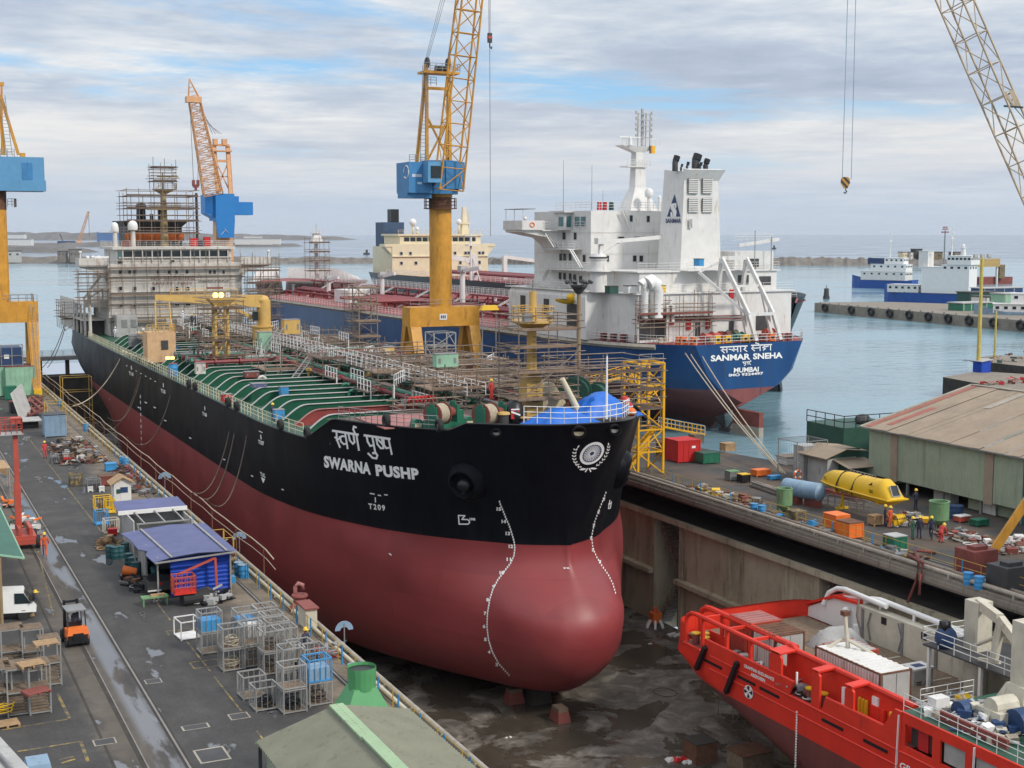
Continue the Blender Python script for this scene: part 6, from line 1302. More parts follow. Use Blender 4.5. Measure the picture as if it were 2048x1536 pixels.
mb.hx([(X0-.7,LY-.6,ZZ(306)),(X0+.6,LY-.6,ZZ(306)),(X0+.6,LY+.6,ZZ(306)),(X0-.7,LY+.6,ZZ(306)),(XX(1236),LY-1,ZZ(292)),(XX(1305),LY-1,ZZ(294)),(XX(1305),LY+1,ZZ(294)),(XX(1236),LY+1,ZZ(292))]);mb.box(XX(1246),XX(1290),LY-1,LY+1,ZZ(335),ZZ(333));rail_(mb,[(XX(1236),LY-1,ZZ(292)),(XX(1311),LY-1,ZZ(292))],.9,3,.035,.7);rail_(mb,[(XX(1246),LY-1,ZZ(333)),(XX(1292),LY-1,ZZ(333))],.9,3,.035,.7)
mb.mat('grey_light');x0,x1=XX(1271),XX(1295);
for x in(x0,(x0+x1)/2+.3,x1):mb.bar((x,LY-.4,ZZ(294)),(x+.1,LY-.4,ZZ(226)),.16)
mb.bar(((x0+x1)/2,LY,ZZ(294)),((x0+x1)/2,LY,ZZ(217)),.3)
for py in(228,240,252,262,275):mb.bar((x0-.25,LY-.4,ZZ(py)),(x1+.3,LY-.4,ZZ(py)),.12);mb.box(x0-.35,x0-.15,LY-.5,LY-.3,ZZ(py),ZZ(py)+.4);mb.box(x1+.2,x1+.4,LY-.5,LY-.3,ZZ(py),ZZ(py)+.4)
mb.mat('white_clean').box(XX(1227),XX(1270),LY-1.3,LY-1.1,ZZ(277),ZZ(275));mb.cyl((XX(1250),LY-1.2,ZZ(292)),(XX(1250),LY-1.2,ZZ(277)),.3,.2,8);sb(mb,'radar_mast')
mb=MB('gold_yellow');p=LP(1304,300,1,LY-1.1);mb.box(p.x-.45,p.x+.55,p.y,p.y+.03,p.z-.5,p.z+.6);mb.mat('dark_green').box(p.x-.45,p.x-.2,p.y-.01,p.y+.04,p.z-.5,p.z+.6);mb.mat('orange').box(p.x-.2,p.x+.05,p.y-.01,p.y+.04,p.z-.5,p.z+.6);sb(mb,'courtesy_flag')
for px,py,s in((1298,386,.62),(1319,395,.25)):p=LP(px,py,1,22);mb=MB('white_clean');mb.cyl((p.x,22,27.2),(p.x,22,p.z-.2),.25,.25,8);mb.lt((p.x,22,p.z),[(s*.7,-s),(s,-s*.5),(s,.3*s),(s*.7,s*.9),(.05,s*1.15)],12);sb(mb,'satellite_dome',sm=True,ang=40)
mb=MB('galv');
for px,py in((1127,320),(1184,330),(1206,380)):p=LP(px,py,1,24);mb.cyl((p.x,24,27.0),(p.x,24,p.z),.06,.03,5)
sb(mb,'whip_antenna')
for k,(px,m)in enumerate(((1201,'red_paint'),(1212,'red_paint'),(1225,'dark_green'))):p=LP(px,418,1,19.9);mb=MB(m);mb.cyl((p.x,p.y+.3,27.2),(p.x,p.y+.3,28.3),.35,.3,10);sb(mb,'deck_vent')
mb=MB('white');p=LP(1197,585,1,14);mb.cyl((p.x,14,16.3),(p.x,14,20.6),1.15,1.1,14);mb.cyl((p.x,14,19.0),(p.x,14,19.15),1.7,1.7,14);mb.cyl((p.x,14,20.6),(p.x,14,21.3),1.25,.9,14);mb.mat('dark_grey').cyl((p.x,14,20.75),(p.x,14,20.95),1.27,1.27,14);mb.mat('white');q=LP(1320,474,1,14);mb.bar((p.x,13.9,22.8),(q.x,13.9,23.5),.4,.5);mb.bar((p.x+.2,14,21),(p.x+.4,14,23),.5);mb.bar((p.x+.4,14,21.2),(p.x+3.2,14,22.7),.25);mb.box(p.x-.4,p.x+.9,13.5,14.5,22.6,23.4);sb(mb,'provision_crane',sm=True,ang=30)
mb=MB('white_clean');
for px,rr in((1289,.5),(1312,.95)):p=LP(px,583,1,6.2);mb.path([(p.x,6.2,13.2),(p.x,6.2,16.6),(p.x-.3*rr,6.0,17.5),(p.x-rr,5.9,17.9),(p.x-1.6*rr,5.9,17.6)],rr,12)
p=LP(1335,610,1,6.2);mb.path([(p.x,6.2,12.6),(p.x,6.2,14.6),(p.x+.4,6.2,15),(p.x+.8,6.2,14.6),(p.x+.8,6.2,12.6)],.28,8);sb(mb,'ventilation_duct',sm=True,ang=40)
for px,py,m,w in((1225,572,'dark_green',1.3),(1323,574,'gold_yellow',.8),(1368,612,'tarp_blue',2.0),(1264,576,'white_clean',1.6),(1403,520,'blue_drum',.8)):
 p=LP(px,py+6,1,7.4 if py>560 else 7);mb=MB(m);zb=16.4 if py>530 and py<600 else p.z-.4;mb.box(p.x-w/2,p.x+w/2,7,8.2,zb,zb+.9);mb.mat('dark_grey').box(p.x-w/2-.05,p.x+w/2+.05,6.95,8.25,zb+.9,zb+.98);sb(mb,'deck_locker')
mb=MB('brown_red')
for z in(12.9,13.3):mb.tube((-13.2,6.2,z),(5,6.2,z-.2),.09,6)
for z in(15.4,14.2):mb.tube((-13.5,6.1,z),(-8,6.1,z),.05,5)
sb(mb,'fire_main')
mb=MB('white');rail_(mb,[(-13.2,6.4,16.35),(12.2,6.4,16.35)],1.05,3,.035,1.3);rail_(mb,[(-11.8,8.4,19.1),(11.3,8.4,19.1)],1.05,3,.035,1.3);rail_(mb,[(-16,14.4,16.4),(-16,37,16.4)],1.05,3,.035,1.4);sb(mb,'house_railing')
mb=MB('white')
for x in(-.6,3.4):
 mb.bar((x,5.5,20.8),(x+1.0,.9,13.6),.4,.5);mb.bar((x+1.0,.9,13.6),(x+1.8,.3,10.2),.45);mb.bar((x,5.5,20.8),(x+.2,6.4,16.4),.45);mb.bar((x+.5,3,17.2),(x+2.2,2.4,10),.35);mb.bar((x+.8,1.6,15),(x+2.8,3.5,10),.3)
mb.bar((-.6,5.5,20.8),(3.4,5.5,20.8),.5);mb.bar((.4,.9,13.6),(4.4,.9,13.6),.4);mb.bar((-.1,3.2,17.2),(4,3.2,17.2),.3);mb.bar((-3.6,6.4,19),(.8,1.2,13.2),.35);mb.bar((-3.6,6.4,19),(-.4,5.6,20.4),.3)
sb(mb,'lifeboat_ramp')
mb=MB('galv');mb.tube((6,7,19),(6,7,24.4),.08);mb.tube((9.6,8,19),(9.6,8,23.6),.08);mb.mat('white');mb.box(4.2,10.8,9,14,19.1,21.6);mb.bar((4.4,8.5,22.4),(11,8.2,23.2),.4);rail_(mb,[(4.2,9,22.9),(10.8,9,22.9)],1,3,.035,1);mb.mat('dark_grey').box(6.4,8.0,8.6,9,19.4,20.6);sb(mb,'aft_platform')
t=thg('rescue_boat','small yellow open boat hanging beside the white deckhouse, left of the floodlight mast','boat',_sm@LP(1136,600,0,-16.6));p=t.location;mb=MB('gold_yellow');rws=[]
for i in range(9):
 u=-1+2*i/8;w=.95*(1-abs(u)**2.4);rws.append([(p.x+u*1.9,p.y+v*w,p.z-.55*(1-v*v)*(1-.4*u*u)+.25*u*u*(u<0))for v in(-1,-.7,-.3,0,.3,.7,1)])
mb.grid(rws);mb.bd('boat_hull',t,sm=True);mb=MB('gold_yellow');mb.ball((p.x+.7,p.y,p.z+.35),.95,.7,.55,12,6);mb.bd('canopy',t,sm=True);mb=MB('dark_grey');mb.box(p.x-1.2,p.x-.4,p.y-.5,p.y+.5,p.z-.1,p.z+.15);mb.bd('engine',t)
for k,(x,z,rr)in enumerate(((-5,11.4,.32),(-4,11.6,.35),(-2.8,11.3,.28),(2,11.5,.35),(3.2,11.6,.35),(4.6,11.3,.3),(-7.5,11.0,.2),(7,11,.2))):
 mb=MB('pipe_red');mb.cyl((x,40,z),(x,160,z),rr,rr,8)
 for y in range(44,160,9):mb.box(x-.15,x+.15,y-.15,y+.15,10,z)
 sb(mb,'deck_pipe')
mb=MB('pipe_red');mb.box(-1.2,1.2,38,162,13.0,13.3)
for y in range(40,162,6):mb.bar((-1.1,y,10),(-1.1,y,13),.22);mb.bar((1.1,y,10),(1.1,y,13),.22);mb.bar((-1.1,y,10.4),(1.1,y,12.8),.12)
mb.mat('white');rail_(mb,[(-1.2,38,13.3),(-1.2,162,13.3)],1.1,3,.04,2);rail_(mb,[(1.2,38,13.3),(1.2,162,13.3)],1.1,3,.04,2);sb(mb,'catwalk')
for k in range(9):
 y=92+k*2.2;mb=MB('pipe_red');mb.cyl((-14,y,11.6),(14,y,11.6),.28,.28,8);sb(mb,'manifold_pipe')
for y,x,h in((78,-3,7.4),(116,-2.5,5.4),(60,4,5),(140,-5,4)):
 mb=MB('white');mb.cyl((x,y,10),(x,y,10+h),.5,.45,10);mb.bar((x,y,10+h),(x-1.5,y-10,10+h+.8),.45,.6);mb.mat('grey_light').box(x-.7,x+.7,y-.8,y+.6,10+h-.2,10+h+.9);sb(mb,'hose_crane')
for y0,y1,x0,x1,z in((118,126,-9,-3,12.6),(40,47,-10,2,12.8),(64,70,2,10,12.2)):
 mb=MB('white');mb.box(x0,x1,y0,y1,10,z);rail_(mb,[(x0,y0,z),(x1,y0,z),(x1,y1,z)],1.1,3,.04,1.5);sb(mb,'deck_house')
for k in range(7):
 y=48+k*17;mb=MB('white');a_=Vec((-6.5,y,10));b_=Vec((-1.3,y-3,13.3));o=Vec((0,.4,0));mb.bar(a_-o,b_-o,.14);mb.bar(a_+o,b_+o,.14)
 for i in range(1,8):mb.bar(a_.lerp(b_,i/8)-o,a_.lerp(b_,i/8)+o,.1)
 sb(mb,'deck_stair')
r=RNG(5)
for k in range(40):
 x=r.uniform(-13,13);y=r.uniform(42,158);mb=MB(r.choice(['pipe_red','deck_red','white','pipe_red','steel_grey']));h=r.uniform(.8,2.4);mb.cyl((x,y,10),(x,y,10+h),.3,.3,8);mb.cyl((x,y,10+h),(x,y,10+h+.2),.5,.5,8);sb(mb,'deck_vent')
mb=MB('white');q=LP(633,500,1,172);mb.cyl((q.x,172,13),(q.x,172,23),.5,.35,8)
for z in(17.2,19.4,21.6,24):mb.box(q.x-1.3,q.x+1.3,171,173,z,z+.15);rail_(mb,[(q.x-1.3,171,z),(q.x+1.3,171,z)],1,2,.05,1)
mb.mat('grey_light').cyl((q.x,172,23),(q.x,172,26.4),.12,.08,6);mb.mat('white').hx([(q.x-1.3,171,22),(q.x+1.3,171,22),(q.x+1.3,173,22),(q.x-1.3,173,22),(q.x-.7,171.4,24),(q.x+.7,171.4,24),(q.x+.7,172.6,24),(q.x-.7,172.6,24)]);sb(mb,'foremast')
w=_sm@Vec((q.x,172,13));scf('scaffold of four levels round the white bow mast of the blue tanker',w.x-2.4,w.x+2.4,w.y-2.4,w.y+1.5,13,22,2,1,2.2,[15,17.4,19.6,21.8],seed=71,group=None,plank='plank_dark')
a_=_sm@Vec((-17,96,3));scf('scaffold tower with wooden lifts beside the blue hull, left of the yellow portal crane',a_.x-1.4,a_.x+1.4,a_.y-3,a_.y,0,14,1,1,2.0,[6,8,10,12],seed=72,group=None)
a_=_sm@Vec((-17.6,150,3));scf('far scaffold tower with a mast in front of the blue bow',a_.x-2.6,a_.x+2.6,a_.y-3,a_.y,0,13.4,2,1,2.2,[5,7.2,9.4,11.6,13.2],seed=73,group=None,plank='plank')
a_=_sm@Vec((-13.4,5.8,10));t=scf('scaffold poles in front of the white poop house, above the blue stern',a_.x,a_.x+11,a_.y-.3,a_.y+.6,10.1,15.4,5,1,1.9,[13.6],seed=74,group=None,plank='brown_red')
for k,(a_,b_)in enumerate((((1357,686),(1562,944)),((1367,686),(1566,946)),((1389,686),(1571,948)))):
 p=_sm@LP(a_[0],a_[1],1,4.5);q=G(b_[0],b_[1],.5);t=thg('mooring_line',['pale mooring line, leftmost of three from the blue stern','pale mooring line, middle of three from the blue stern','pale mooring line, rightmost of three from the blue stern'][k],'rope',q,0,'mooring lines of the blue tanker');MB('rope').path(sag(p,q,.7),.07,5).bd('rope',t)
# ================================================================ CREAM TANKER BEHIND (bow towards us)
T2=thg('tanker','tanker behind the blue one, cream bridge house far off and dark green bow near','ship',(135,262,WATER))
rows={13.8:[(179,.2),(181.5,3),(186,7),(194,11.5),(206,15),(222,16),(330,16),(348,14)],8:[(182,.2),(184,2.4),(188,5.8),(196,10.4),(208,14.4),(224,16),(330,16),(348,12)],2:[(184.5,.2),(186,1.9),(190,4.8),(198,9.4),(210,13.8),(226,16),(330,16),(346,8)],-2.6:[(183,.2),(185,2),(190,5),(198,9.4),(210,13.8),(226,16),(330,15),(340,5)]}
cv=hull_rows(rows,None);mb=MB('hull_navy_green')
for s in(-1,1):mb.grid([[(135+s*b[i],a[i],z)for a,b,z in cv]for i in range(len(cv[0][0]))])
a,b,z=cv[-1];mb.mat('deck_red').grid([[(135-b[i],a[i],12.9),(135+b[i],a[i],12.9)]for i in range(0,len(a),3)]);mb.bd('hull',T2,sm=True,ang=40)
mb=MB('cream');mb.box(121.5,148.5,331,346,10,20.6);mb.box(121.5,148.5,330.6,331,18.0,18.2);mb.box(119.5,150.6,331,335,20.6,21.3);mb.prism([(121.5,20.6),(119.6,20.6),(121.5,18.6)],'y',331.2,334);mb.prism([(148.5,20.6),(150.5,20.6),(148.5,18.2)],'y',331.2,334);mb.box(124,146.8,332,344,21.3,23.4);mb.box(123.4,147.2,331.6,344.5,23.4,23.9);mb.bd('deckhouse',T2)
mb=MB('glass');
for k in range(12):mb.box(125.2+k*1.7,126.6+k*1.7,331.9,332,22.0,23.0)
mb.bd('bridge_window',T2)
for zz,xs in((18.9,(124,126.5,139,142,143,146,147)),(16.4,(124,128,140.5,143,146)),(13.9,(140,142,143.5,146))):
 for x in xs:f=MB('white_old');f.box(x-.45,x+.45,330.9,330.97,zz-.5,zz+.5);o=f.bd('house_window',T2);g=MB('glass');g.box(x-.32,x+.32,330.85,330.9,zz-.36,zz+.36);g.bd('pane',o)
mb=MB('barge_blue');M('funnel_navy',(.03,.06,.12),.5);mb.mat('funnel_navy').box(124.5,130.5,346,352,18,27);mb.mat('black').box(127.2,129.4,347,350,27,30.5);mb.bd('funnel',T2)
for x,z,s in((128.0,26.4,.95),(129.2,24.8,.5),(141.0,26.6,.75)):mb=MB('cream');mb.cyl((x,333,23.9),(x,333,z-.3),.35,.3,8);mb.mat('white_clean').ball((x,333,z+.4),s,s,s*1.1,12,8);mb.bd('satellite_dome',T2,sm=True)
mb=MB('cream');mb.hx([(142.3,334,23.9),(144.3,334,23.9),(144.3,336,23.9),(142.3,336,23.9),(142.9,334.5,31),(143.7,334.5,31),(143.7,335.5,31),(142.9,335.5,31)]);mb.box(141.6,145,334,336,26.5,26.7);mb.cyl((144.6,335,24),(144.6,335,30),.12,.1,5);rail_(mb,[(123.4,331.6,23.9),(147.2,331.6,23.9)],1,2,.05,1.6);mb.bd('radar_mast',T2)
mb=MB('white');mb.bar((120.5,300,19.2),(131,300,17.4),.8,1.1);mb.bar((131,300,12.9),(131,300,19),1.3);mb.bd('hose_crane',T2);mb=MB('white');mb.bar((139,300,12.9),(139,300,18.5),1.0);mb.bar((139,300,18.4),(148,299,17.2),.6,.8);mb.bd('hose_crane',T2)
mb=MB('white');mb.cyl((117.6+6,285,12.9),(117.6+6,285,24),.35,.25,8);mb.box(122.6,124.8,284,286,21.2,21.5);mb.box(122,125.2,284.6,285.4,23.4,23.6)
for x in(121.5,126):mb.bar((x,285,13),(123.6,285,19.6),.25)
mb.bd('vent_mast',T2)
mb=MB('pipe_red');
for x in(131,133,135,138):mb.cyl((x,215,14.4),(x,325,14.4),.4,.4,8)
mb.bd('deck_pipe',T2)
mb=MB('white');mb.box(126,132,246,252,12.9,16.8);rail_(mb,[(126,246,16.8),(132,246,16.8)],1.2,3,.06,1.2);rail_(mb,[(119.5,210,13.8),(119.5,330,13.8)],1.1,3,.05,2.5);mb.bd('deck_house',T2)
mb=MB('white');rail_(mb,[(122.5,193,13.8),(128,186.5,13.8),(133,180.5,13.8),(135,179.3,13.8)],1.2,3,.04,1);mb.mat('red_paint').box(124,127,189.5,192,13,14.6);mb.bar((124.5,191,13),(124.5,191,16.3),.3);mb.bar((125.5,190,14),(126.5,190,15.6),.25);mb.bd('bow_railing',T2)
def t2skin(px,py):
 best=None
 for A_,B_,z in cv:
  for i in range(len(A_)):
   p=Vec((135-B_[i],A_[i],z));v=p-CAM;f=v.dot(_fw);u=1024+FPX*v.dot(_rt)/f;w=768-FPX*v.dot(_up)/f;e=(u-px)**2+(w-py)**2
   if best is None or e<best[0]:best=(e,p)
 return best[1]
bv2=None
_o2=[o for o in T2.children if o.name.startswith('hull')][0];_bv2=BVHTree.FromPolygons([tuple(Vec(v.co)+T2.location)for v in _o2.data.vertices],[tuple(p.vertices)for p in _o2.data.polygons])
def h2(px,py):
 h=_bv2.ray_cast(CAM,ray(px,py).normalized())
 return(h[0]-ray(px,py).normalized()*.08)if h[0]else t2skin(px,py)
mb=MB('paint_white')
def st2(lines,t):
 vs,fs,_=strokes2d(lines,t);mb.add([h2(u,v)for u,v in vs],fs)
st2([[(1538,616),(1548,616),(1548,624),(1543,630),(1538,624),(1538,616)]],1.2);st2([[(1541,620),(1543,622),(1545,620),(1544,625),(1541,625)]],1);st2([[(1520,620),(1536,619)],[(1551,618),(1576,614)]],.8);st2([[(1520,623),(1536,622)],[(1551,621),(1573,618)]],.8);mb.bd('bow_emblem',T2)
mb=MB('rope');mb.path(sag(h2(1560,598),_sm@Vec((8,1,10.5)),1.5),.1,5);mb.path(sag(h2(1566,612),_sm@Vec((9,3,9)),.8),.1,5);mb.bd('mooring_rope',T2)
# ================================================================ RED SUPPLY VESSEL IN THE DOCK
def hull_red_mat():
 m,N,L,b=node_mat('hull_supply');ge=N.new('ShaderNodeNewGeometry');sp=N.new('ShaderNodeSeparateXYZ');L.new(ge.outputs['Position'],sp.inputs[0]);b.inputs['Roughness'].default_value=.4
 n1=N.new('ShaderNodeTexNoise');n1.inputs['Scale'].default_value=.8;n1.inputs['Detail'].default_value=8;mp=N.new('ShaderNodeMapping');mp.inputs['Scale'].default_value=(1,1,.3);L.new(ge.outputs['Position'],mp.inputs[0]);L.new(mp.outputs[0],n1.inputs[0])
 def ramp(a,c):
  n=N.new('ShaderNodeValToRGB');e=n.color_ramp.elements;e[0].position=.3;e[1].position=.7;e[0].color=(*a,1);e[1].color=(*c,1);L.new(n1.outputs[0],n.inputs[0]);return n.outputs[0]
 g=N.new('ShaderNodeMath');g.operation='GREATER_THAN';L.new(sp.outputs[2],g.inputs[0]);g.inputs[1].default_value=-7.6
 mx=N.new('ShaderNodeMix');mx.data_type='RGBA';L.new(g.outputs[0],mx.inputs[0]);L.new(ramp((.12,.032,.03),(.17,.045,.04)),mx.inputs[6]);L.new(ramp((.60,.022,.012),(.70,.032,.015)),mx.inputs[7]);L.new(mx.outputs[2],b.inputs['Base Color'])
hull_red_mat()
GX0=58.6
GV=thg('supply_vessel','bright red supply vessel in the dock with containers on its aft deck','ship',(GX0,52,-12.1))
rows={-5.4:[(84.1,0),(84.1,3),(83.8,4.9),(82.9,6.0),(81,6.5),(78,6.6),(60,6.6),(8,6.6)],-6.4:[(84.2,0),(84.2,3.2),(83.9,5),(83,6.1),(81,6.6),(78,6.6),(60,6.6),(8,6.6)],-7.6:[(83,0),(83,2.8),(82.5,4.4),(81.3,5.7),(79,6.4),(75.5,6.6),(60,6.6),(8,6.6)],-9:[(79.5,0),(79.5,2),(79,3.5),(77.5,4.8),(75,5.8),(71,6.4),(60,6.6),(8,6.5)],-10.5:[(76,0),(75.8,1),(75,2),(73.5,3.4),(71,4.8),(67,6),(58,6.6),(8,6.4)],-12.1:[(74,0),(73.8,.4),(73,.9),(71,1.8),(68,3.2),(63,5),(55,6.2),(8,5.8)]}
cv=hull_rows(rows,None);mb=MB('hull_supply')
for s in(-1,1):mb.grid([[(GX0+s*b[i],a[i],z)for a,b,z in cv]for i in range(len(cv[0][0]))])
mb.bd('hull',GV,sm=True,ang=35)
mb=MB('wood_old');mb.box(53.4,64.2,58.6,83.3,-5.6,-5.4);mb.mat('brown_red').box(52.1,53.4,58.6,82,-5.62,-5.45);mb.mat('sponson_cream')
for y in(62,67,72):mb.box(57.6,63.8,y,y+.12,-5.4,-5.36)
mb.bd('cargo_deck',GV)
mb=MB('bright_red')
def plate(pts,x0=51.96,x1=52.1):mb.prism(pts,'x',x0,x1)
plate([(79.2,-5.45),(68.9,-5.45),(68.4,-4.42),(78.4,-4.42),(78.9,-4.9)]);plate([(65.6,-5.45),(58.4,-5.45),(58.4,-3.1),(59.0,-3.1),(59.9,-4.4),(65.2,-4.42)])
plate([(81.6,-5.5),(79.2,-5.5),(79.3,-5.35),(81.5,-5.35)]);plate([(69,-5.5),(65.6,-5.5),(65.6,-5.35),(69,-5.35)])
for x0,x1 in((52.0,52.25),):mb.tube((52.03,78.4,-4.42),(52.03,68.4,-4.42),.09,6);mb.tube((52.03,65.2,-4.42),(52.03,59.9,-4.42),.09,6)
n=16;st=[(GX0+s*bb,a_)for s,rng in((-1,range(40,-1,-2)),(1,range(0,41,2)))for a_,bb in[(cv[-1][0][i],cv[-1][1][i])for i in rng]]
st=[(x,y)for x,y in st if y>81.4]
mb.grid([[(x,y,-5.45),(x,y-.05,-4.2),(x,y-.25,-4.1)]for x,y in st])
mb.bd('bulwark',GV)
mb=MB('bright_red')
def arc_rail(x,y0,y1,z,r_):
 mb.path([(x,y0+.2,-5.3),(x,y0+.35,z-1),(x,y0+.1,z-.35),(x,y0-.4,z-.06),(x,y0-1,z),(x,y1,z-.05)],r_,8)
arc_rail(52.25,81.2,70.9,-3.05,.17);arc_rail(53.9,81.8,70.7,-3.0,.22)
for y in(79.2,76.2,73.4):mb.box(52.1,53.9,y,y+.18,-3.2,-3.0);mb.box(52.15,52.35,y,y+.25,-5.4,-3.1);mb.box(53.8,54,y,y+.3,-5.4,-3.0)
mb.box(53.85,53.95,71,81,-5.4,-4.6)
mb.path([(53.5,71.2,-3.0),(53.5,70.6,-2.8),(53.4,70,-3.0),(53.4,58.8,-3.15)],.2,8)
mb.bd('crash_rail',GV,sm=True,ang=35)
mb=MB('bright_red');mb.box(53.35,53.5,58.6,71,-5.4,-3.2)
for y,w in((70.6,1.0),(66.4,.5),(63.2,.5)):
 mb.prism([(y-w/2-.3,-5.4),(y+w/2,-5.4),(y+w/2,-3.3),(y+w/2-.35,-3.02),(y-w/2,-3.02),(y-w/2-.3,-3.3)],'x',52.0,52.16);mb.box(52.1,53.4,y-.08,y+.08,-3.3,-3.05);mb.hx([(52.0,y-w/2-.2,-3.1),(53.4,y-w/2-.2,-3.0),(53.4,y+w/2,-3.0),(52,y+w/2,-3.1),(52.0,y-w/2-.2,-2.98),(53.4,y-w/2-.2,-2.88),(53.4,y+w/2,-2.88),(52,y+w/2,-2.98)])
mb.box(53.1,53.3,61.2,62.4,-5.4,-4.1);mb.bd('side_house',GV)
mb=MB('paint_white');mb.box(53.2,53.34,64.6,65.2,-5.3,-3.9);mb.box(53.2,53.34,61.9,62.4,-4.2,-3.6);mb.box(52.2,52.3,68.4,68.5,-4.6,-3.8);islands(mb,'side_door',GV)
for k,(y,z)in enumerate(((63.5,-4.7),(63.2,-4.7),(62.9,-4.7),(60.7,-4.7),(60.4,-4.7))):
 mb=MB('gold_yellow');mb.cyl((53.22,y,-5.3),(53.22,y,-4.15),.12,.12,8);mb.ball((53.22,y,-4.12),.12);mb.bd('gas_bottle',GV,sm=True,ang=40)
for k,(x,y)in enumerate(((52.7,80.9),(53.2,80.5),(52.7,79.7),(52.7,67.6),(52.8,66.5))):
 mb=MB('brown_red');mb.cyl((x,y,-5.4),(x,y,-4.7),.27,.27,12);f=mb.bd('bollard',GV);mb=MB('gold_yellow');mb.cyl((x,y,-4.7),(x,y,-4.62),.34,.34,12);mb.bd('cap',f)
mb=MB('black')
for(px,py),(qx,qy)in(((1411,1294),(1393,1338)),((1475,1325),(1452,1385))):
 a_=GX(px,py,51.82);b_=GX(qx,qy,51.82);mb.bar(a_,b_,.32,.3)
islands(mb,'rubber_fender',GV)
mb=MB('black')
for px,py,L_ in((1425,1328,2.2),(1492,1361,2.0),(1538,1385,2.1),(1664,1449,2.0),(1750,1492,2.1)):p=GX(px,py,51.94);mb.box(51.93,51.98,p.y-L_/2,p.y+L_/2,p.z-.09,p.z+.09)
islands(mb,'freeing_port',GV)
mb=MB('bright_red')
for z in(-5.42,-6.35):mb.tube((51.97,78,z),(51.97,10,z),.06,5)
mb.bd('rubbing_strake',GV)
def gp(px,py):p=GX(px,py,51.93);return p
mb=MB('paint_white')
def g_text(body,bl,br,tl,bold=.03,wide=1.1):
 vs,fs,w=text2d(body,bold,wide);bl,br,tl=Vec(bl),Vec(br),Vec(tl);mb.add([gp(*(bl+(br-bl)*(u/w)+(tl-bl)*v))for u,v in vs],fs)
g_text('GRAMPIAN ENDURANCE',(1488,1334),(1548,1362.5),(1488,1327.5));g_text('ABERDEEN',(1501.5,1351),(1530,1364.5),(1501.5,1344.5));g_text('GRAMPIAN',(1799,1536),(1884,1576),(1800,1523),.03,1.2)
mb.bd('name_lettering',GV)
mb=MB('paint_white');c0=(1497,1384);n=24;mb.add([gp(c0[0]+9.2*cos(6.283*i/n),c0[1]+13.5*sin(6.283*i/n)+3*cos(6.283*i/n))for i in range(n)],[tuple(range(n))]);mb.mat('black')
for k in range(4):
 t0=k*pi/2;mb.add([gp(c0[0]+(9*r_*cos(t)),c0[1]+13*r_*sin(t)+3*r_*cos(t))+Vec((-.02,0,0))for r_,t in((.12,t0),(.88,t0-.38),(.95,t0),(.88,t0+.38))],[(0,1,2,3)])
mb.bd('thruster_mark',GV)
mb=MB('paint_white')
for k in range(22):p=gp(1593.5-.15*k,1424+k*5.4);mb.box(51.92,51.96,p.y-.07,p.y+.07,p.z-.055,p.z+.055)
for px,py in((1798,1430),(1949,1495)):a_=gp(px,py);b_=gp(px-6,py+110);mb.bar(a_,b_,.14,.04)
mb.bd('draught_mark',GV)
mb=MB('bright_red');mb.box(52.0,52.14,8,58.4,-3.7,-3.08);mb.box(52.0,52.14,8,58.4,-5.45,-5.0)
for y0,y1 in((58.4,58.1),(55.9,55.3),(53.4,52.9),(51.1,50.4),(48.2,47.6),(45,44.4),(41,38),(30,8)):mb.box(52.0,52.14,y1,y0,-5.0,-3.7)
mb.bd('house_side',GV)
mb=MB('dark_grey');mb.box(52.5,52.6,55.9,58.1,-5.0,-3.7);mb.box(52.3,52.4,8,55.3,-5.0,-3.7);mb.mat('red_paint').box(52.35,52.5,56.6,57.4,-5,-3.8);mb.mat('grey_light').box(52.22,52.3,53.5,55.2,-4.9,-3.75);mb.box(52.22,52.3,51.2,52.8,-4.9,-3.75);mb.bd('side_opening',GV)
mb=MB('pale_green');mb.mat('deck_green').box(52.1,65.1,8,58.6,-3.3,-3.12);mb.mat('white').box(53.4,64.2,58.4,58.6,-5.4,-3.2);mb.bd('raised_deck',GV)
mb=MB('white');rail_(mb,[(52.2,58.5,-3.1),(52.2,30,-3.1)],1.05,3,.03,1.4);rail_(mb,[(53.5,58.6,-3.1),(57.5,58.6,-3.1)],1.05,3,.03,.9);mb.bd('deck_railing',GV)
mb=MB('sponson_cream');mb.box(64.2,65.1,66.5,77.2,-5.4,-3.0);mb.box(63.9,65.1,60,66.5,-5.4,-3.4);mb.mat('white_clean').prism([(77.2,-5.4),(84,-5.4),(83,-4.6),(80,-3.2),(77.2,-3.0)],'x',64.4,64.6);mb.mat('bright_red').prism([(77.2,-3.0),(80,-3.2),(83.2,-4.5),(83.4,-4.4),(80,-2.95),(77.2,-2.8)],'x',64.2,65.2)
mb.mat('steel_grey')
for y in(76.4,72.2,68.8):mb.box(64.12,64.2,y,y+.25,-5.4,-3.1)
mb.path([(64.1,75.6,-5.2),(64.1,75.9,-4.2),(64.1,75.6,-3.2)],.06,5);mb.path([(64.1,72.6,-5.2),(64.1,72.3,-4.2),(64.1,72.7,-3.2)],.06,5);mb.mat('black')
for y in(74,69.9):mb.box(64.14,64.2,y,y+.5,-3.7,-3.2)
mb.bd('starboard_bulwark',GV)
mb=MB('white_clean');
for y0,y1,x in((80.4,74.6,64.7),(77.0,66.6,65.1)):mb.path([(x-.4,y0+.8,-4.0),(x-.2,y0+.4,-3.0),(x,y0-.3,-2.55),(x,y0-1.2,-2.4),(x,y1,-2.55)],.2,10)
mb.path([(64.7,80,-3.2),(64.8,77.4,-2.6)],.16,8);mb.path([(64.8,68.6,-2.6),(64.6,66.2,-2.7)],.22,8)
for y in(78.5,75.5,72,69):mb.tube((64.9,y,-3.1),(64.9,y,-2.5),.1,6)
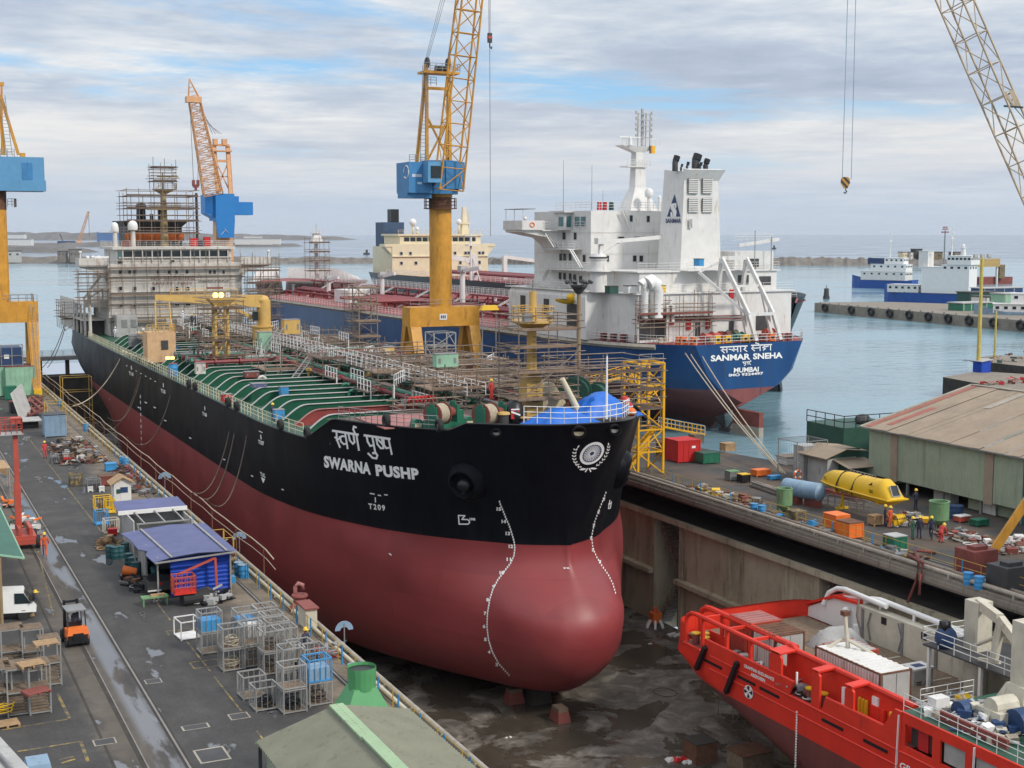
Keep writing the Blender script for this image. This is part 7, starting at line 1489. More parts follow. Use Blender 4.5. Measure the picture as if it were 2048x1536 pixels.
mb.bd('white_crash_rail',GV,sm=True,ang=40)
mb=MB('white_clean');p=Vec((64.0,78.2,-5.4));mb.cyl(p,p+Vec((0,0,1.6)),.22,.2,8);mb.ball(p+Vec((0,0,1.7)),.3);mb.cyl((64.0,76.9,-5.4),(64.0,76.9,-4.4),.3,.3,10);mb.bd('deck_vent',GV)
mb=MB('sponson_cream');cx,cy=62.6,63.6;mb.cyl((cx,cy,-5.4),(cx,cy,-2.4),.75,.75,16);mb.bd('crane_pedestal',GV,sm=True,ang=40)
mb=MB('dark_grey');mb.box(cx-2.3,cx+2.6,cy-6,cy+2.4,-2.4,-2.28);mb.mat('white');rail_(mb,[(cx-2.3,cy+2.4,-2.28),(cx-2.3,cy-6,-2.28)],1.1,3,.04,1.3);rail_(mb,[(cx-2.3,cy+2.4,-2.28),(cx+2.4,cy+2.4,-2.28)],1.1,3,.04,1.3)
for y in(cy+2,cy-2.5,cy-5.6):mb.bar((cx-2.1,y,-5.4),(cx-2.1,y,-2.4),.2)
mb.bd('crane_platform',GV)
mb=MB('sponson_cream');mb.box(cx-.6,cx+.6,cy-.6,cy+.6,-2.28,.9);a_=Vec((cx,cy,.7));b_=GX(2000,1238,cx-1.6);mb.bar(a_,b_,.45,.6);mb.bar(b_,GX(2062,1320,cx-1.8),.42,.55);mb.cyl(b_+Vec((0,0,-.2)),GX(1985,1315,cx-1.7),.22,.18,8);mb.bar(GX(2005,1245,cx-1.7),GX(1990,1320,cx-1.8),.3);mb.cyl(GX(1952,1290,cx-1.4),GX(1990,1275,cx-1.6),.12,.12,8);mb.bar(GX(1958,1318,cx-1.8),GX(2000,1325,cx-1.8),.2,.2);mb.bd('crane_jib',GV)
mb=MB('sponson_cream');p=GX(2040,1400,57.5);mb.box(57.2,58.4,p.y-.7,p.y+.5,-3.1,2.4);mb.hx([(56.6,p.y-1,-3.1),(58,p.y-1,-3.1),(58,p.y+1.6,-3.1),(56.6,p.y+1.6,-3.1),(57,p.y-.8,-1.2),(58,p.y-.8,-1.2),(58,p.y+.6,-1.2),(57,p.y+.6,-1.2)]);mb.mat('dark_grey')
for k in range(5):mb.cyl((56.2+k*.2,p.y+.6,-2.55+k*.02),(56.2+k*.2,p.y+1.6,-2.7),.12,.12,8)
mb.bd('gantry_post',GV)
mb=MB('sponson_cream');mb.box(54.6,56.6,53.6,55.4,-3.1,-2.1);mb.cyl((54.8,54.5,-2.0),(56.4,54.5,-2.0),.55,.55,12);mb.mat('blue_dark').cyl((55.2,53.2,-2.5),(56.2,53.2,-2.5),.75,.75,14);mb.cyl((53.9,56.0,-2.6),(54.7,56.0,-2.6),.6,.6,14);mb.mat('brown_red').box(52.9,53.1,51.4,56.4,-3.0,-2.5);mb.mat('white').box(53.4,54.4,57.2,57.9,-3.1,-2.2);mb.box(56.9,57.5,51.6,52.8,-3.1,-1.9);mb.mat('blue_dark').box(54.6,55.6,50.2,51.6,-3.1,-1.9);mb.mat('paint_white').box(54.8,55.4,50.1,51.7,-1.9,-1.7);mb.bd('anchor_winch',GV)
mb=MB('blue_dark');mb.ball((60.9,64.6,-1.6),.75,.65,.8,10,6);mb.mat('black').box(60.5,61,64.3,64.8,-1.1,-.5);mb.bd('covered_control',GV,sm=True)
mb=MB('sponson_cream');p0=Vec((56.4,68.6,-5.4));tp_=Vec((56.3,68.9,-.6));mb.tube(p0+Vec((0,0,2.6)),tp_,.14,8);mb.tube((55.0,69.4,-3.0),tp_-Vec((0,0,1.6)),.11,6);mb.tube((57.2,67.0,-2.9),tp_-Vec((0,0,1.6)),.11,6);mb.mat('rust').box(56.1,56.6,68.7,69.1,-.7,-.4);mb.bd('crane_boom_rest',GV)
def container(label,x0,x1,y0,y1,z0,z1,side,top,name='container',ribs=True,end=None):
 t=thg(name,label,'container',((x0+x1)/2,(y0+y1)/2,z0));mb=MB(side);mb.box(x0+.05,x1-.05,y0+.05,y1-.05,z0+.05,z1-.04)
 if ribs:
  k=int((y1-y0)/.28)
  for i in range(k):y=y0+.15+i*(y1-y0-.3)/k;mb.box(x0-.02,x0+.06,y,y+.13,z0+.15,z1-.15);mb.box(x1-.06,x1+.02,y,y+.13,z0+.15,z1-.15)
 mb.bd('walls',t);mb=MB(top);mb.box(x0+.06,x1-.06,y0+.06,y1-.06,z1-.05,z1-.01)
 if ribs:
  for i in range(int((y1-y0)/.5)):y=y0+.2+i*.5;mb.box(x0+.1,x1-.1,y,y+.2,z1-.01,z1+.03)
 mb.bd('roof',t);mb=MB('rust' if 'rust' in label else side)
 for x in(x0,x1-.12):
  for y in(y0,y1-.12):mb.box(x,x+.12,y,y+.12,z0,z1+.02)
 for z in(z0,z1-.1):
  for x in(x0,x1-.1):mb.box(x,x+.1,y0+.12,y1-.12,z,z+.1)
  for y in(y0,y1-.1):mb.box(x0+.12,x1-.12,y,y+.1,z,z+.1)
 mb.bd('frame',t);mb=MB('grey_light' if side.startswith('white')else side);mb.box(x0+.2,(x0+x1)/2-.03,y0-.02,y0+.05,z0+.15,z1-.15);mb.bd('door',t);mb=MB('grey_light' if side.startswith('white')else side);mb.box((x0+x1)/2+.03,x1-.2,y0-.02,y0+.05,z0+.15,z1-.15);mb.bd('door',t)
 return t
container('long white container with rust streaks on the red vessel deck',54.75,57.25,63.5,69.9,-5.4,-2.8,'white_old','white');container('short rusty striped container on the red vessel, between red and white ones',53.75,56.25,72.9,75.5,-5.4,-2.85,'white_old','rust');container('red container with a faded roof, farthest aft on the red vessel',53.8,56.4,75.7,78.3,-5.4,-2.75,'lift_red','deck_pink');container('low red container with torn white cover behind the dark red rail',57.8,60.4,70.3,73.0,-5.4,-3.9,'lift_red','grey_light')
t=thg('tarpaulin','grey dust sheet draped over cargo on the red vessel','tarpaulin',(61.3,75.6,-5.4));rws=[];q=RNG(9)
for i in range(12):
 u=i/11;rws.append([(59.6+3.6*u,74+3.2*j/9,-5.38+1.5*(1-max(abs(2*u-1),abs(2*j/9-1))**3)*(.75+.25*sin(u*5+j))+q.uniform(-.06,.06))for j in range(10)])
MB('grey_light').grid(rws).bd('cloth',t,sm=True,ang=30)
t=thg('tote_box','pale plastic tote box with a blue label on the red vessel deck','box',(61.2,67.4,-5.4));mb=MB('grey_light');mb.box(60.4,62,66.8,68.0,-5.15,-4.4);
for x in(60.4,61.1,61.8):mb.box(x,x+.2,66.8,68,-5.4,-5.15)
mb.bd('body',t);mb=MB('white');mb.box(60.35,62.05,66.75,68.05,-4.4,-4.28);mb.bd('lid',t);mb=MB('paint_navy');mb.box(60.8,61.6,67.1,67.7,-4.28,-4.27);mb.bd('label_sheet',t)
for k,(x,y,lb)in enumerate(((59.2,60.9,'yellow wheeled bin on the red vessel, nearer the crane pedestal'),(57.6,59.6,'yellow wheeled bin on the red vessel, nearer the side rail'))):
 t=thg('wheeled_bin',lb,'bin',(x,y,-5.4),0,'yellow wheeled bins');z=-3.12 if y<58.6 else-5.4;mb=MB('gold_yellow');mb.hx([(x-.3,y-.3,-5.3),(x+.3,y-.3,-5.3),(x+.3,y+.3,-5.3),(x-.3,y+.3,-5.3),(x-.42,y-.4,-4.2),(x+.42,y-.4,-4.2),(x+.42,y+.4,-4.2),(x-.42,y+.4,-4.2)]);mb.bd('body',t);mb=MB('gold_yellow');mb.box(x-.48,x+.48,y-.46,y+.46,-4.2,-4.05);mb.bd('lid',t);mb=MB('rubber');mb.cyl((x-.3,y+.35,-5.28),(x+.3,y+.35,-5.28),.12,.12,8);mb.bd('wheel',t)
def junk(label,c,sx,sy,h,mats,n,seed,name='scrap_heap',cat='scrap heap'):
 q=RNG(seed);mb=MB(mats[0])
 for i in range(n):
  x=c[0]+q.uniform(-sx,sx);y=c[1]+q.uniform(-sy,sy);z=c[2];mb.mat(q.choice(mats));k=q.random();e=max(abs(x-c[0])/sx,abs(y-c[1])/sy);z+=h*(1-e)*q.random()
  if k<.4:a=q.uniform(0,6.28);L_=q.uniform(.3,1.1);mb.bar((x,y,z+.05),(x+L_*cos(a),y+L_*sin(a),z+.05+q.uniform(0,.35)),q.uniform(.05,.2),q.uniform(.04,.15))
  elif k<.65:s=q.uniform(.12,.4);mb.T=Matrix.Translation((x,y,z))@Matrix.Rotation(q.uniform(0,3),4,'Z')@Matrix.Rotation(q.uniform(-.3,.3),4,'X');mb.box(-s,s,-s*.7,s*.7,0,s*1.1);mb.T=None
  elif k<.82:rr=q.uniform(.2,.4);mb.path([(x+rr*cos(a),y+rr*sin(a),z+.08)for a in lsp(0,6.28,10)],.05,5)
  else:s=q.uniform(.2,.5);mb.T=Matrix.Translation((x,y,z+.05))@Matrix.Rotation(q.uniform(0,3),4,'Z')@Matrix.Rotation(q.uniform(-.5,.5),4,'Y');mb.box(-s,s,-s*.6,s*.6,0,.03);mb.T=None
 o=mb.bd(name);o['kind']='stuff';tag(o,label,cat);return o
junk('loose white rags, boxes and fittings strewn on the red vessel deck',(59.6,62.6,-5.4),2.2,1.8,.6,['white','grey_light','wood_old','steel_grey','white_clean'],70,3)
junk('coiled ropes, white frames and gear between the winches of the red vessel',(54.9,55.2,-3.12),1.9,2.8,.9,['white','grey_light','sponson_cream','steel_grey','blue_dark','white_clean','rope'],150,21);junk('tangle of grey fittings inside the red crash rail',(52.9,75.6,-5.4),.5,1.8,.7,['grey_light','steel_grey','white','brown_red'],40,4)
junk('hoses and fittings by the side bay of the red vessel',(52.8,69.0,-5.4),.45,1.6,.8,['brown_red','steel_grey','grey_light','black'],40,5)
for lb,path in(('brown hose looped over the cream bulwark of the red vessel',[(64,76.8,-2.5),(63.2,76,-3.4),(63.0,75.2,-4.6),(62.6,74.4,-5.3),(61.8,74.0,-5.35)]),):
 t=thg('hose',lb,'hose',path[-1]);MB('cable').path(path,.08,6).bd('hose_line',t,sm=True)
for k,(px,py,lb,m,sx,sy,h)in enumerate(((1120,1440,'red keel block standing clear of the bulb','brown_red',.55,.8,.8),(1028,1404,'red keel block under the port side of the bow','brown_red',.7,.6,.9),(1075,1402,'brown keel block under the middle of the bow','concrete_dark',.9,.9,1.2))):
 p=G(px,py,FLOOR);t=thg('keel_block',lb,'keel block',p,0,'keel blocks under the black tanker');mb=MB(m);mb.hx([(p.x-sx,p.y-sy,FLOOR),(p.x+sx,p.y-sy,FLOOR),(p.x+sx,p.y+sy,FLOOR),(p.x-sx,p.y+sy,FLOOR),(p.x-sx*.8,p.y-sy*.8,FLOOR+h),(p.x+sx*.8,p.y-sy*.8,FLOOR+h),(p.x+sx*.8,p.y+sy*.8,FLOOR+h),(p.x-sx*.8,p.y+sy*.8,FLOOR+h)]);mb.bd('base',t);mb=MB('wood_old');mb.box(p.x-sx*.75,p.x+sx*.75,p.y-sy*.75,p.y+sy*.75,FLOOR+h,FLOOR+h+.3);mb.bd('timber_cap',t)
for y in range(100,240,8):
 t=thg('keel_block','keel block in the dark row under the tanker bottom','keel block',(48,y,FLOOR),0,'keel blocks in the row under the tanker');mb=MB('concrete_dark');mb.box(47,49,y-.8,y+.8,FLOOR,-12.4);mb.bd('base',t);mb=MB('wood_old');mb.box(47.1,48.9,y-.7,y+.7,-12.4,-12.1);mb.bd('timber_cap',t)
for y in(72.5,64,55):t=thg('keel_block','keel block under the bottom of the red vessel','keel block',(58.6,y,FLOOR),0,'keel blocks under the red vessel');mb=MB('concrete_dark');mb.box(57.6,59.6,y-.8,y+.8,FLOOR,-12.4);mb.bd('base',t);mb=MB('wood_old');mb.box(57.7,59.5,y-.7,y+.7,-12.4,-12.1);mb.bd('timber_cap',t)
p=G(1310,1255,FLOOR);t=thg('hydroblaster','orange and white wheeled blasting machine on the dock floor by the niche','machine',p);mb=MB('orange');mb.box(p.x-.4,p.x+.5,p.y-.4,p.y+.5,FLOOR+.5,FLOOR+1.5);mb.mat('orange_suit').cyl((p.x,p.y,FLOOR+1.5),(p.x,p.y,FLOOR+2.0),.3,.2,8);mb.bd('body',t);mb=MB('white_clean')
for a in range(6):mb.cyl((p.x+.9*cos(a*1.05),p.y+.9*sin(a*1.05),FLOOR+.05),(p.x+.5*cos(a*1.05),p.y+.5*sin(a*1.05),FLOOR+.8),.13,.13,7)
mb.bd('nozzle_frame',t)
p=G(1330,1232,FLOOR);t=thg('steel_skid','dark red steel table and brown crates beside the dock niche','skid',p);mb=MB('brown_red');mb.box(p.x-1.2,p.x+1.3,p.y-.9,p.y+1,FLOOR+1.9,FLOOR+2.2)
for a in(-1.1,1.1):
 for b_ in(-.8,.8):mb.bar((p.x+a,p.y+b_,FLOOR),(p.x+a,p.y+b_,FLOOR+1.9),.14)
mb.bd('table_frame',t);mb=MB('wood_old');mb.box(p.x-.6,p.x+1,p.y-.8,p.y+.7,FLOOR,FLOOR+1.4);mb.bd('crate',t)
for k,(px,py,lb)in enumerate(((1365,1522,'heap of red and white rags on the dock floor near the lower edge'),(1395,1476,'small red rag on the dock floor'),(1352,1270,'white plastic sheet crumpled on the dock floor'),(1300,1287,'white scrap of plastic in front of the bulb'),(1017,1475,'white scrap on the dock floor, leftmost'))):
 p=G(px,py,FLOOR);t=thg('rag_heap',lb,'rags',p);q=RNG(k);mb=MB(['red_paint','red_paint','white','white','white'][k]);s=(.9,.3,.8,.3,.25)[k]
 for i in range(14 if k in(0,2)else 5):
  mb.mat(q.choice([mb.ms[0],'white']));x=p.x+q.uniform(-s,s);y=p.y+q.uniform(-s,s)*.6;w=q.uniform(.12,.4)*s;mb.hx([(x-w,y-w,FLOOR+.01),(x+w,y-w*.6,FLOOR+.01),(x+w,y+w,FLOOR+.01),(x-w*.7,y+w,FLOOR+.01),(x-w*.6,y-w*.5,FLOOR+.2*s),(x+w*.5,y-w*.4,FLOOR+.3*s),(x+w*.4,y+w*.6,FLOOR+.15*s),(x-w*.3,y+w*.5,FLOOR+.22*s)])
 mb.bd('cloth_pile',t)
scf('small scaffold with red panels under the stern of the red vessel',58.6,60.6,84.6,86.6,FLOOR,-8.6,1,1,1.6,[-11.5,-9.6],plank='brown_red',seed=90,group=None)
t=thg('crate','brown steel box on the dock floor beside the rudder of the red vessel','box',G(1500,1536,FLOOR));p=t.location;mb=MB('wood_old');mb.box(p.x-1.3,p.x+1.2,p.y-1,p.y+1,FLOOR,FLOOR+1.3);mb.bd('body',t);mb=MB('rust');mb.box(p.x-1.35,p.x+1.25,p.y-1.05,p.y+1.05,FLOOR+1.3,FLOOR+1.4);mb.bd('lid',t)
t=thg('crate','dark brown steel box on the dock floor left of the rudder','box',G(1400,1520,FLOOR));p=t.location;mb=MB('rust');mb.box(p.x-.9,p.x+.9,p.y-.9,p.y+.9,FLOOR,FLOOR+1.5);mb.bd('body',t);mb=MB('concrete_dark');mb.box(p.x-.95,p.x+.95,p.y-.95,p.y+.95,FLOOR+1.5,FLOOR+1.56);mb.bd('lid',t)
mb=MB('brown_red');mb.prism([(73,-12.1),(77,-12.1),(78.2,-9.6),(74,-9.4)],'x',58.3,58.9);mb.cyl((58.6,75.6,-10.6),(58.6,78.4,-10.6),1.5,1.7,18,False);mb.mat('black').cyl((58.6,76.6,-10.6),(58.6,76.65,-10.6),1.4,1.4,18);mb.bd('rudder_nozzle',GV)
mb=MB('concrete_dark');p=G(1330,1385,FLOOR);mb.path([(p.x+.9*cos(a),p.y+1.1*sin(a),FLOOR+.01)for a in lsp(0,6.28,20)],.04,4);structure(mb,'floor_drain')
# ================================================================ RIGHT QUAY
t=thg('warehouse','long shed with pale green cladding, open at the foot, under a patched tan roof','shed',(96,70,0));WX=85.2
mb=MB('shed_green');y0,y1=82.2,101.4;k=int((y1-y0)/.3)
for i in range(k):
 y=y0+(y1-y0)*i/k;w=(y1-y0)/k
 mb.quad((WX,y,1.25),(WX-.07,y+w*.5,1.25),(WX-.07,y+w*.5,5.75),(WX,y,5.75));mb.quad((WX-.07,y+w*.5,1.25),(WX,y+w,1.25),(WX,y+w,5.75),(WX-.07,y+w*.5,5.75))
mb.box(WX+.02,WX+.1,y0,y1,1.25,5.75);mb.bd('cladding',t)
for ya,yb in((97.3,98.2),(85.4,86.4)):mb=MB('roof_tan');mb.box(WX-.14,WX-.075,ya,yb,1.1,5.72);mb.bd('translucent_strip',t)
mb=MB('shed_green');mb.box(WX+.1,99,y1-.1,y1,0,5.7);mb.add([(WX,y1-.05,5.7),(112,y1-.05,5.7),(98.5,y1-.05,9.0)],[(0,1,2)]);mb.mat('dark_green').box(WX+.3,WX+.5,20,82,0,5.6);mb.bd('gable_wall',t)
mb=MB('roof_tan');ry=98.5;n=34
def rq(ya,yb,m,lift=0.0,x0=0.0,x1=1.0):
 mb.mat(m);a_=Vec((WX-.5,0,5.72));r_=Vec((ry,0,9.05));p0=a_.lerp(r_,x0);p1=a_.lerp(r_,x1);up=Vec((-.24,0,.97))*lift;mb.quad(p0+up+Vec((0,ya,0)),p0+up+Vec((0,yb,0)),p1+up+Vec((0,yb,0)),p1+up+Vec((0,ya,0)))
q=RNG(3);y=102.0
while y>30:
 w=.9;b_=y-w;rq(b_,y,'roof_tan',q.choice([0,.02,.035,.05]));y=b_
rq(101.0,101.7,'roof_red',.06,.02,1.0);rq(99.3,100.1,'roof_red',.06,.1,.5);rq(94.4,95.2,'concrete_pale',.065,.62,.95);rq(89,90.4,'grey_light',.065,.78,.96);rq(92.2,92.6,'concrete_dark',.03,.0,.5);rq(86.6,87,'roof_olive',.065,.2,.9)
mb.mat('roof_tan').quad((ry,30,9.05),(ry,102,9.05),(112.5,102,5.7),(112.5,30,5.7));mb.mat('concrete_pale').bar((WX-.55,102.05,5.74),(ry,102.05,9.1),.3,.12);mb.bar((ry,30,9.1),(ry,102,9.1),.5,.08);mb.mat('steel_grey').bar((WX-.5,30,5.66),(WX-.5,102,5.66),.12,.1);mb.bd('roof',t)
mb=MB('steel_grey')
for y in arn(82.5,101.5,4.6):mb.bar((WX+.35,y,0),(WX+.35,y,5.6),.22)
mb.bd('frame_post',t);mb=MB('shed_green');mb.box(WX+1.2,WX+1.3,82.3,89.5,0,2.6);mb.mat('white').box(WX+.9,WX+1.0,86,87.6,0,1.6);mb.mat('dark_grey').box(WX+4,WX+4.2,82,101,0,5);mb.mat('grey_light').box(WX+1.0,WX+2,91.5,93.6,0,1.7);mb.bd('inner_wall',t)
mb=MB('teal_drum');mb.box(WX,WX+.3,81.7,82.18,0,5.6)
for z in arn(.6,5.6,.5):mb.box(WX-.1,WX+.2,81.6,81.7,z,z+.2)
mb.bd('louvre_door',t)
t=thg('lean_to','small green lean-to sheds with tan roofs left of the long shed','shed',(83.5,104,0));mb=MB('grey_light');mb.box(81.6,85,103.0,106,0,2.7);mb.mat('dark_green').prism([(81.6,2.7),(85.4,2.7),(85.4,3.5),(83.4,3.6)],'y',102.9,103);mb.mat('dark_green').box(82.9,85.1,101.6,103,0,2.1);mb.bd('walls',t);mb=MB('roof_tan');mb.hx([(80.9,102.4,2.72),(83.4,102.4,3.5),(83.4,107,3.5),(80.9,107,2.72),(80.9,102.4,2.8),(83.4,102.4,3.58),(83.4,107,3.58),(80.9,107,2.8)]);mb.hx([(83.4,102.4,3.5),(86,102.4,3.2),(86,107,3.2),(83.4,107,3.5),(83.4,102.4,3.58),(86,102.4,3.28),(86,107,3.28),(83.4,107,3.58)]);mb.hx([(82.2,100.6,2.0),(86,100.6,2.0),(86,103,2.5),(82.2,103,2.5),(82.2,100.6,2.06),(86,100.6,2.06),(86,103,2.56),(82.2,103,2.56)]);mb.bd('roof',t)
t=thg('mesh_cage','tall wire mesh cage with grey cabinets beside the water','cage',(81.5,107,0));mb=MB('steel_grey')
for x in(80,83.6):
 for y in(105.6,108.6):mb.bar((x,y,0),(x,y,4.0),.08)
for z in(.1,2,4.0):mb.bar((80,105.6,z),(83.6,105.6,z),.06);mb.bar((80,105.6,z),(80,108.6,z),.06);mb.bar((83.6,105.6,z),(83.6,108.6,z),.06);mb.bar((80,108.6,z),(83.6,108.6,z),.06)
for x in arn(80,83.6,.3):mb.tube((x,105.6,0),(x,105.6,4),.012,3);mb.tube((x,105.6,4),(x,108.6,4),.012,3)
for y in arn(105.6,108.6,.3):mb.tube((80,y,0),(80,y,4),.012,3)
mb.bd('frame',t);mb=MB('grey_light');mb.box(81.4,83.4,106.4,108,0,3.4);mb.bd('cabinet',t)
t=thg('cabin','small white cabin with red panels and a lifebuoy, in front of the lean-to','cabin',G(1655,948));p=t.location;mb=MB('white');mb.prism([(p.x-1.5,0),(p.x+1.1,0),(p.x+1.1,2.0),(p.x-.2,2.0),(p.x-1.5,.7)],'y',p.y+.6,p.y+2.2);mb.bd('body',t);mb=MB('red_paint');mb.box(p.x-.1,p.x+.45,p.y+.57,p.y+.6,1.35,1.6);mb.box(p.x+.6,p.x+1.05,p.y+.57,p.y+.6,.9,1.7);mb.bd('sign_panel',t);mb=MB('grey_light');mb.box(p.x-.3,p.x+1.25,p.y+.5,p.y+2.3,2.0,2.1);mb.bd('roof',t)
t=thg('lifebuoy','red and white lifebuoy hung on the corner of the mesh cage','lifebuoy',(80,105.4,.7));MB('orange').path([(80+.4*cos(a),105.4,.9+.4*sin(a))for a in lsp(0,6.28,16)],.1,6).bd('ring',t);mb=MB('paint_white')
for a in(.8,2.4,3.9,5.5):mb.ball((80+.4*cos(a),105.4,.9+.4*sin(a)),.13)
mb.bd('band',t)
p=G(1598,928);t=thg('work_float','white flat topped hatch box at the quay edge by the mooring lines','box',p);mb=MB('white');mb.box(p.x-1.6,p.x+1.2,p.y,p.y+1.8,0,.75);mb.bd('body',t);mb=MB('roof_tan');mb.box(p.x-1.7,p.x+1.3,p.y-.1,p.y+1.9,.75,.82);mb.bd('lid',t)
t=thg('dock_tank','dark green tank with railed top behind the long shed','tank',(90,112,-2));mb=MB('dark_green');mb.box(87.5,95,108,114,-2,4.6);mb.bd('body',t);mb=MB('black');rail_(mb,[(95,108,4.6),(87.5,108,4.6),(87.5,114,4.6)],1.2,2,.06,1.6);mb.mat('dark_grey').ball((91.5,110,5.0),.9,.7,.6);mb.bd('railing',t)
t=lattice('access_tower','bright yellow access tower beside the bow of the black tanker','tower',69.7,117.2,.05,11.2,2.9,'tower_yellow',2.25,.11)
mb=MB('tower_yellow')
for i in range(5):
 z=.3+i*2.2;a_=Vec((68.7,116.4 if i%2 else 118.2,z));b_=Vec((70.7,a_.y,z+2.0));mb.bar(a_,b_,.14,.3);mb.bar(a_+Vec((0,.7,0)),b_+Vec((0,.7,0)),.14,.3)
 for k in range(1,8):mb.bar(a_.lerp(b_,k/8),a_.lerp(b_,k/8)+Vec((0,.7,0)),.2,.04)
mb.bd('stair_flight',t);mb=MB('galv')
for z in arn(2.3,11,2.2):rail_(mb,[(68.3,115.8,z),(71.1,115.8,z)],.9,2,.03,1.4)
rail_(mb,[(68.3,115.8,11.2),(71.1,115.8,11.2)],.9,2,.04,1.4);mb.bd('platform_railing',t)
t=thg('gangway','yellow railed gangway from the access tower to the tanker deck','gangway',(68.2,118.6,9));a_=Vec((68.4,118.4,9.7));b_=Vec((61.5,119.8,8.2));mb=MB('tower_yellow');mb.bar(a_,b_,1.0,.12);rail_(mb,[a_+Vec((0,.5,0)),b_+Vec((0,.5,0))],1.0,2,.05,.9);rail_(mb,[a_-Vec((0,.5,0)),b_-Vec((0,.5,0))],1.0,2,.05,.9);mb.bd('walkway',t)
p=G(1335,880);q_=G(1392,900,.2);t=thg('gangway','low yellow and blue gangway lying behind the red container','gangway',p);mb=MB('tower_yellow');a_=Vec((p.x,p.y+2,1.4));b_=Vec((p.x+4.4,p.y-1.2,.5));mb.bar(a_,b_,.8,.12);rail_(mb,[a_,b_],1.0,2,.05,.5);mb.mat('blue_drum');rail_(mb,[a_+Vec((.3,.6,0)),b_+Vec((.3,.6,0))],1.0,2,.04,.4);mb.bd('walkway',t)
def box_on(name,label,cat,px,py,w,d,h,m,lid=None,rz=0.0,group=None,z=0.0,trim=True):
 p=G(px,py,z);t=thg(name,label,cat,p,rz,group);mb=MB(m);mb.box(-w/2,w/2,0,d,.1,h)
 if trim:
  for x in(-w/2-.04,w/2-.06):
   for y in(-.04,d-.06):mb.box(x,x+.1,y,y+.1,0,h+.02)
  for zz in(.1,h-.12):mb.box(-w/2,w/2,-.03,0,zz,zz+.1)
  k=max(1,int(w/.6))
  for i in range(1,k):mb.box(-w/2+i*w/k-.03,-w/2+i*w/k+.03,-.035,0,.1,h-.05)
 mb.bd('body',t,world=False);mb=MB(lid or m);mb.box(-w/2-.05,w/2+.05,-.05,d+.05,h,h+.07);mb.bd('lid',t,world=False);return t
t=box_on('skip_container','red steel store box with a paper sign by the yellow tower','container',1378,925,2.7,2.6,2.3,'red_paint');mb=MB('paint_white');mb.box(.3,.75,-.05,-.036,1.5,1.75);mb.bd('sign_sheet',t,world=False)
box_on('skip','open dark green skip right of the red store box','skip',1423,928,2.0,1.6,1.1,'machine_green','dark_green');box_on('crate','brown plywood crate at the quay edge under the blue stern','crate',1461,904,1.3,1.1,.9,'wood');box_on('crate','weathered brown crate behind the red store box','crate',1338,912,1.5,1.4,1.5,'rust');box_on('crate','brown crate peeping over the red store box','crate',1398,888,1.2,1.2,1.0,'wood_old')
box_on('generator','grey generator box on the right quay, left of the yellow rimmed one','generator',1470,962,1.1,.9,.9,'steel_grey','hopper_green');box_on('generator','black generator with yellow frame on the right quay','generator',1492,966,.9,.8,.8,'black','gold_yellow');box_on('tool_box','orange tool box on the right quay near the mooring lines','box',1527,953,1.6,1.0,.6,'orange');box_on('tool_box','blue tool chest right of the orange tool box','box',1552,960,1.2,.6,.35,'blue_drum')
t=box_on('store_box','orange lidded store box, left one of the pair by the dock edge','box',1685,1062,1.35,1.6,1.25,'orange',group='orange store boxes');box_on('store_box','orange lidded store box, right one of the pair by the dock edge','box',1712,1078,1.35,1.6,1.25,'orange','rust',group='orange store boxes')
box_on('compressor','green compressor with a pale hood in a yellow cage at the dock edge','compressor',1800,1105,1.2,1.2,1.2,'machine_green','grey_light');box_on('tool_box','low red and white box before the long shed','box',1930,1045,1.2,.7,.5,'lift_red','white');box_on('tool_box','low green box before the long shed','box',1965,1053,1.3,.8,.5,'machine_green');box_on('pallet_box','brown cardboard box left of the silver junk heap','box',1757,1052,.9,.8,.8,'wood');box_on('pallet_box','yellow ochre timber crate behind the railing near the lone green hopper','crate',1602,1046,1.1,1.2,.9,'line_yellow')
for px,py,lb in((1508,1027,'blue drum by the dock edge railing, left of the pair near the lone hopper'),(1524,1031,'blue drum by the dock edge railing, right of the pair near the lone hopper'),(1936,1170,'blue drum by the dock edge, left of the pair near the dark counterweights'),(1958,1178,'blue drum by the dock edge, right of the pair near the dark counterweights')):drum(lb,G(px,py),'blue_drum','blue drums on the right quay',.33,.85)
drum('big blue barrel under the cladding of the long shed',G(1911,1037),'blue_dark',None,.6,1.1);
def hopper(label,px,py,r_,h,z0=.9):
 p=G(px,py);t=thg('hopper',label,'hopper',p,0,'green blasting hoppers');mb=MB('hopper_green');mb.lt((p.x,p.y,0),[(.25,z0-.5),(r_,z0),(r_,z0+h),(r_*1.05,z0+h+.02),(r_*1.05,z0+h+.1),(r_*.86,z0+h+.1),(r_*.84,z0+h-.1)],20);mb.mat('dark_grey').cyl((p.x,p.y,z0+h-.12),(p.x,p.y,z0+h-.1),r_*.84,r_*.84,20);mb.bd('vessel',t,sm=True,ang=35)
 for a in range(3):mb=MB('hopper_green');x=p.x+r_*.8*cos(a*2.1+.5);y=p.y+r_*.8*sin(a*2.1+.5);mb.bar((x,y,0),(x,y,z0+.1),.14);mb.bd('leg',t)
 mb=MB('rust');mb.cyl((p.x,p.y,.15),(p.x,p.y,z0-.4),.12,.2,8);mb.bd('valve',t)
hopper('green hopper with a rusty foot at the dock edge, left one',1568,1030,.68,1.35);hopper('green hopper on legs before the long shed, right one',1877,1060,.8,1.4)
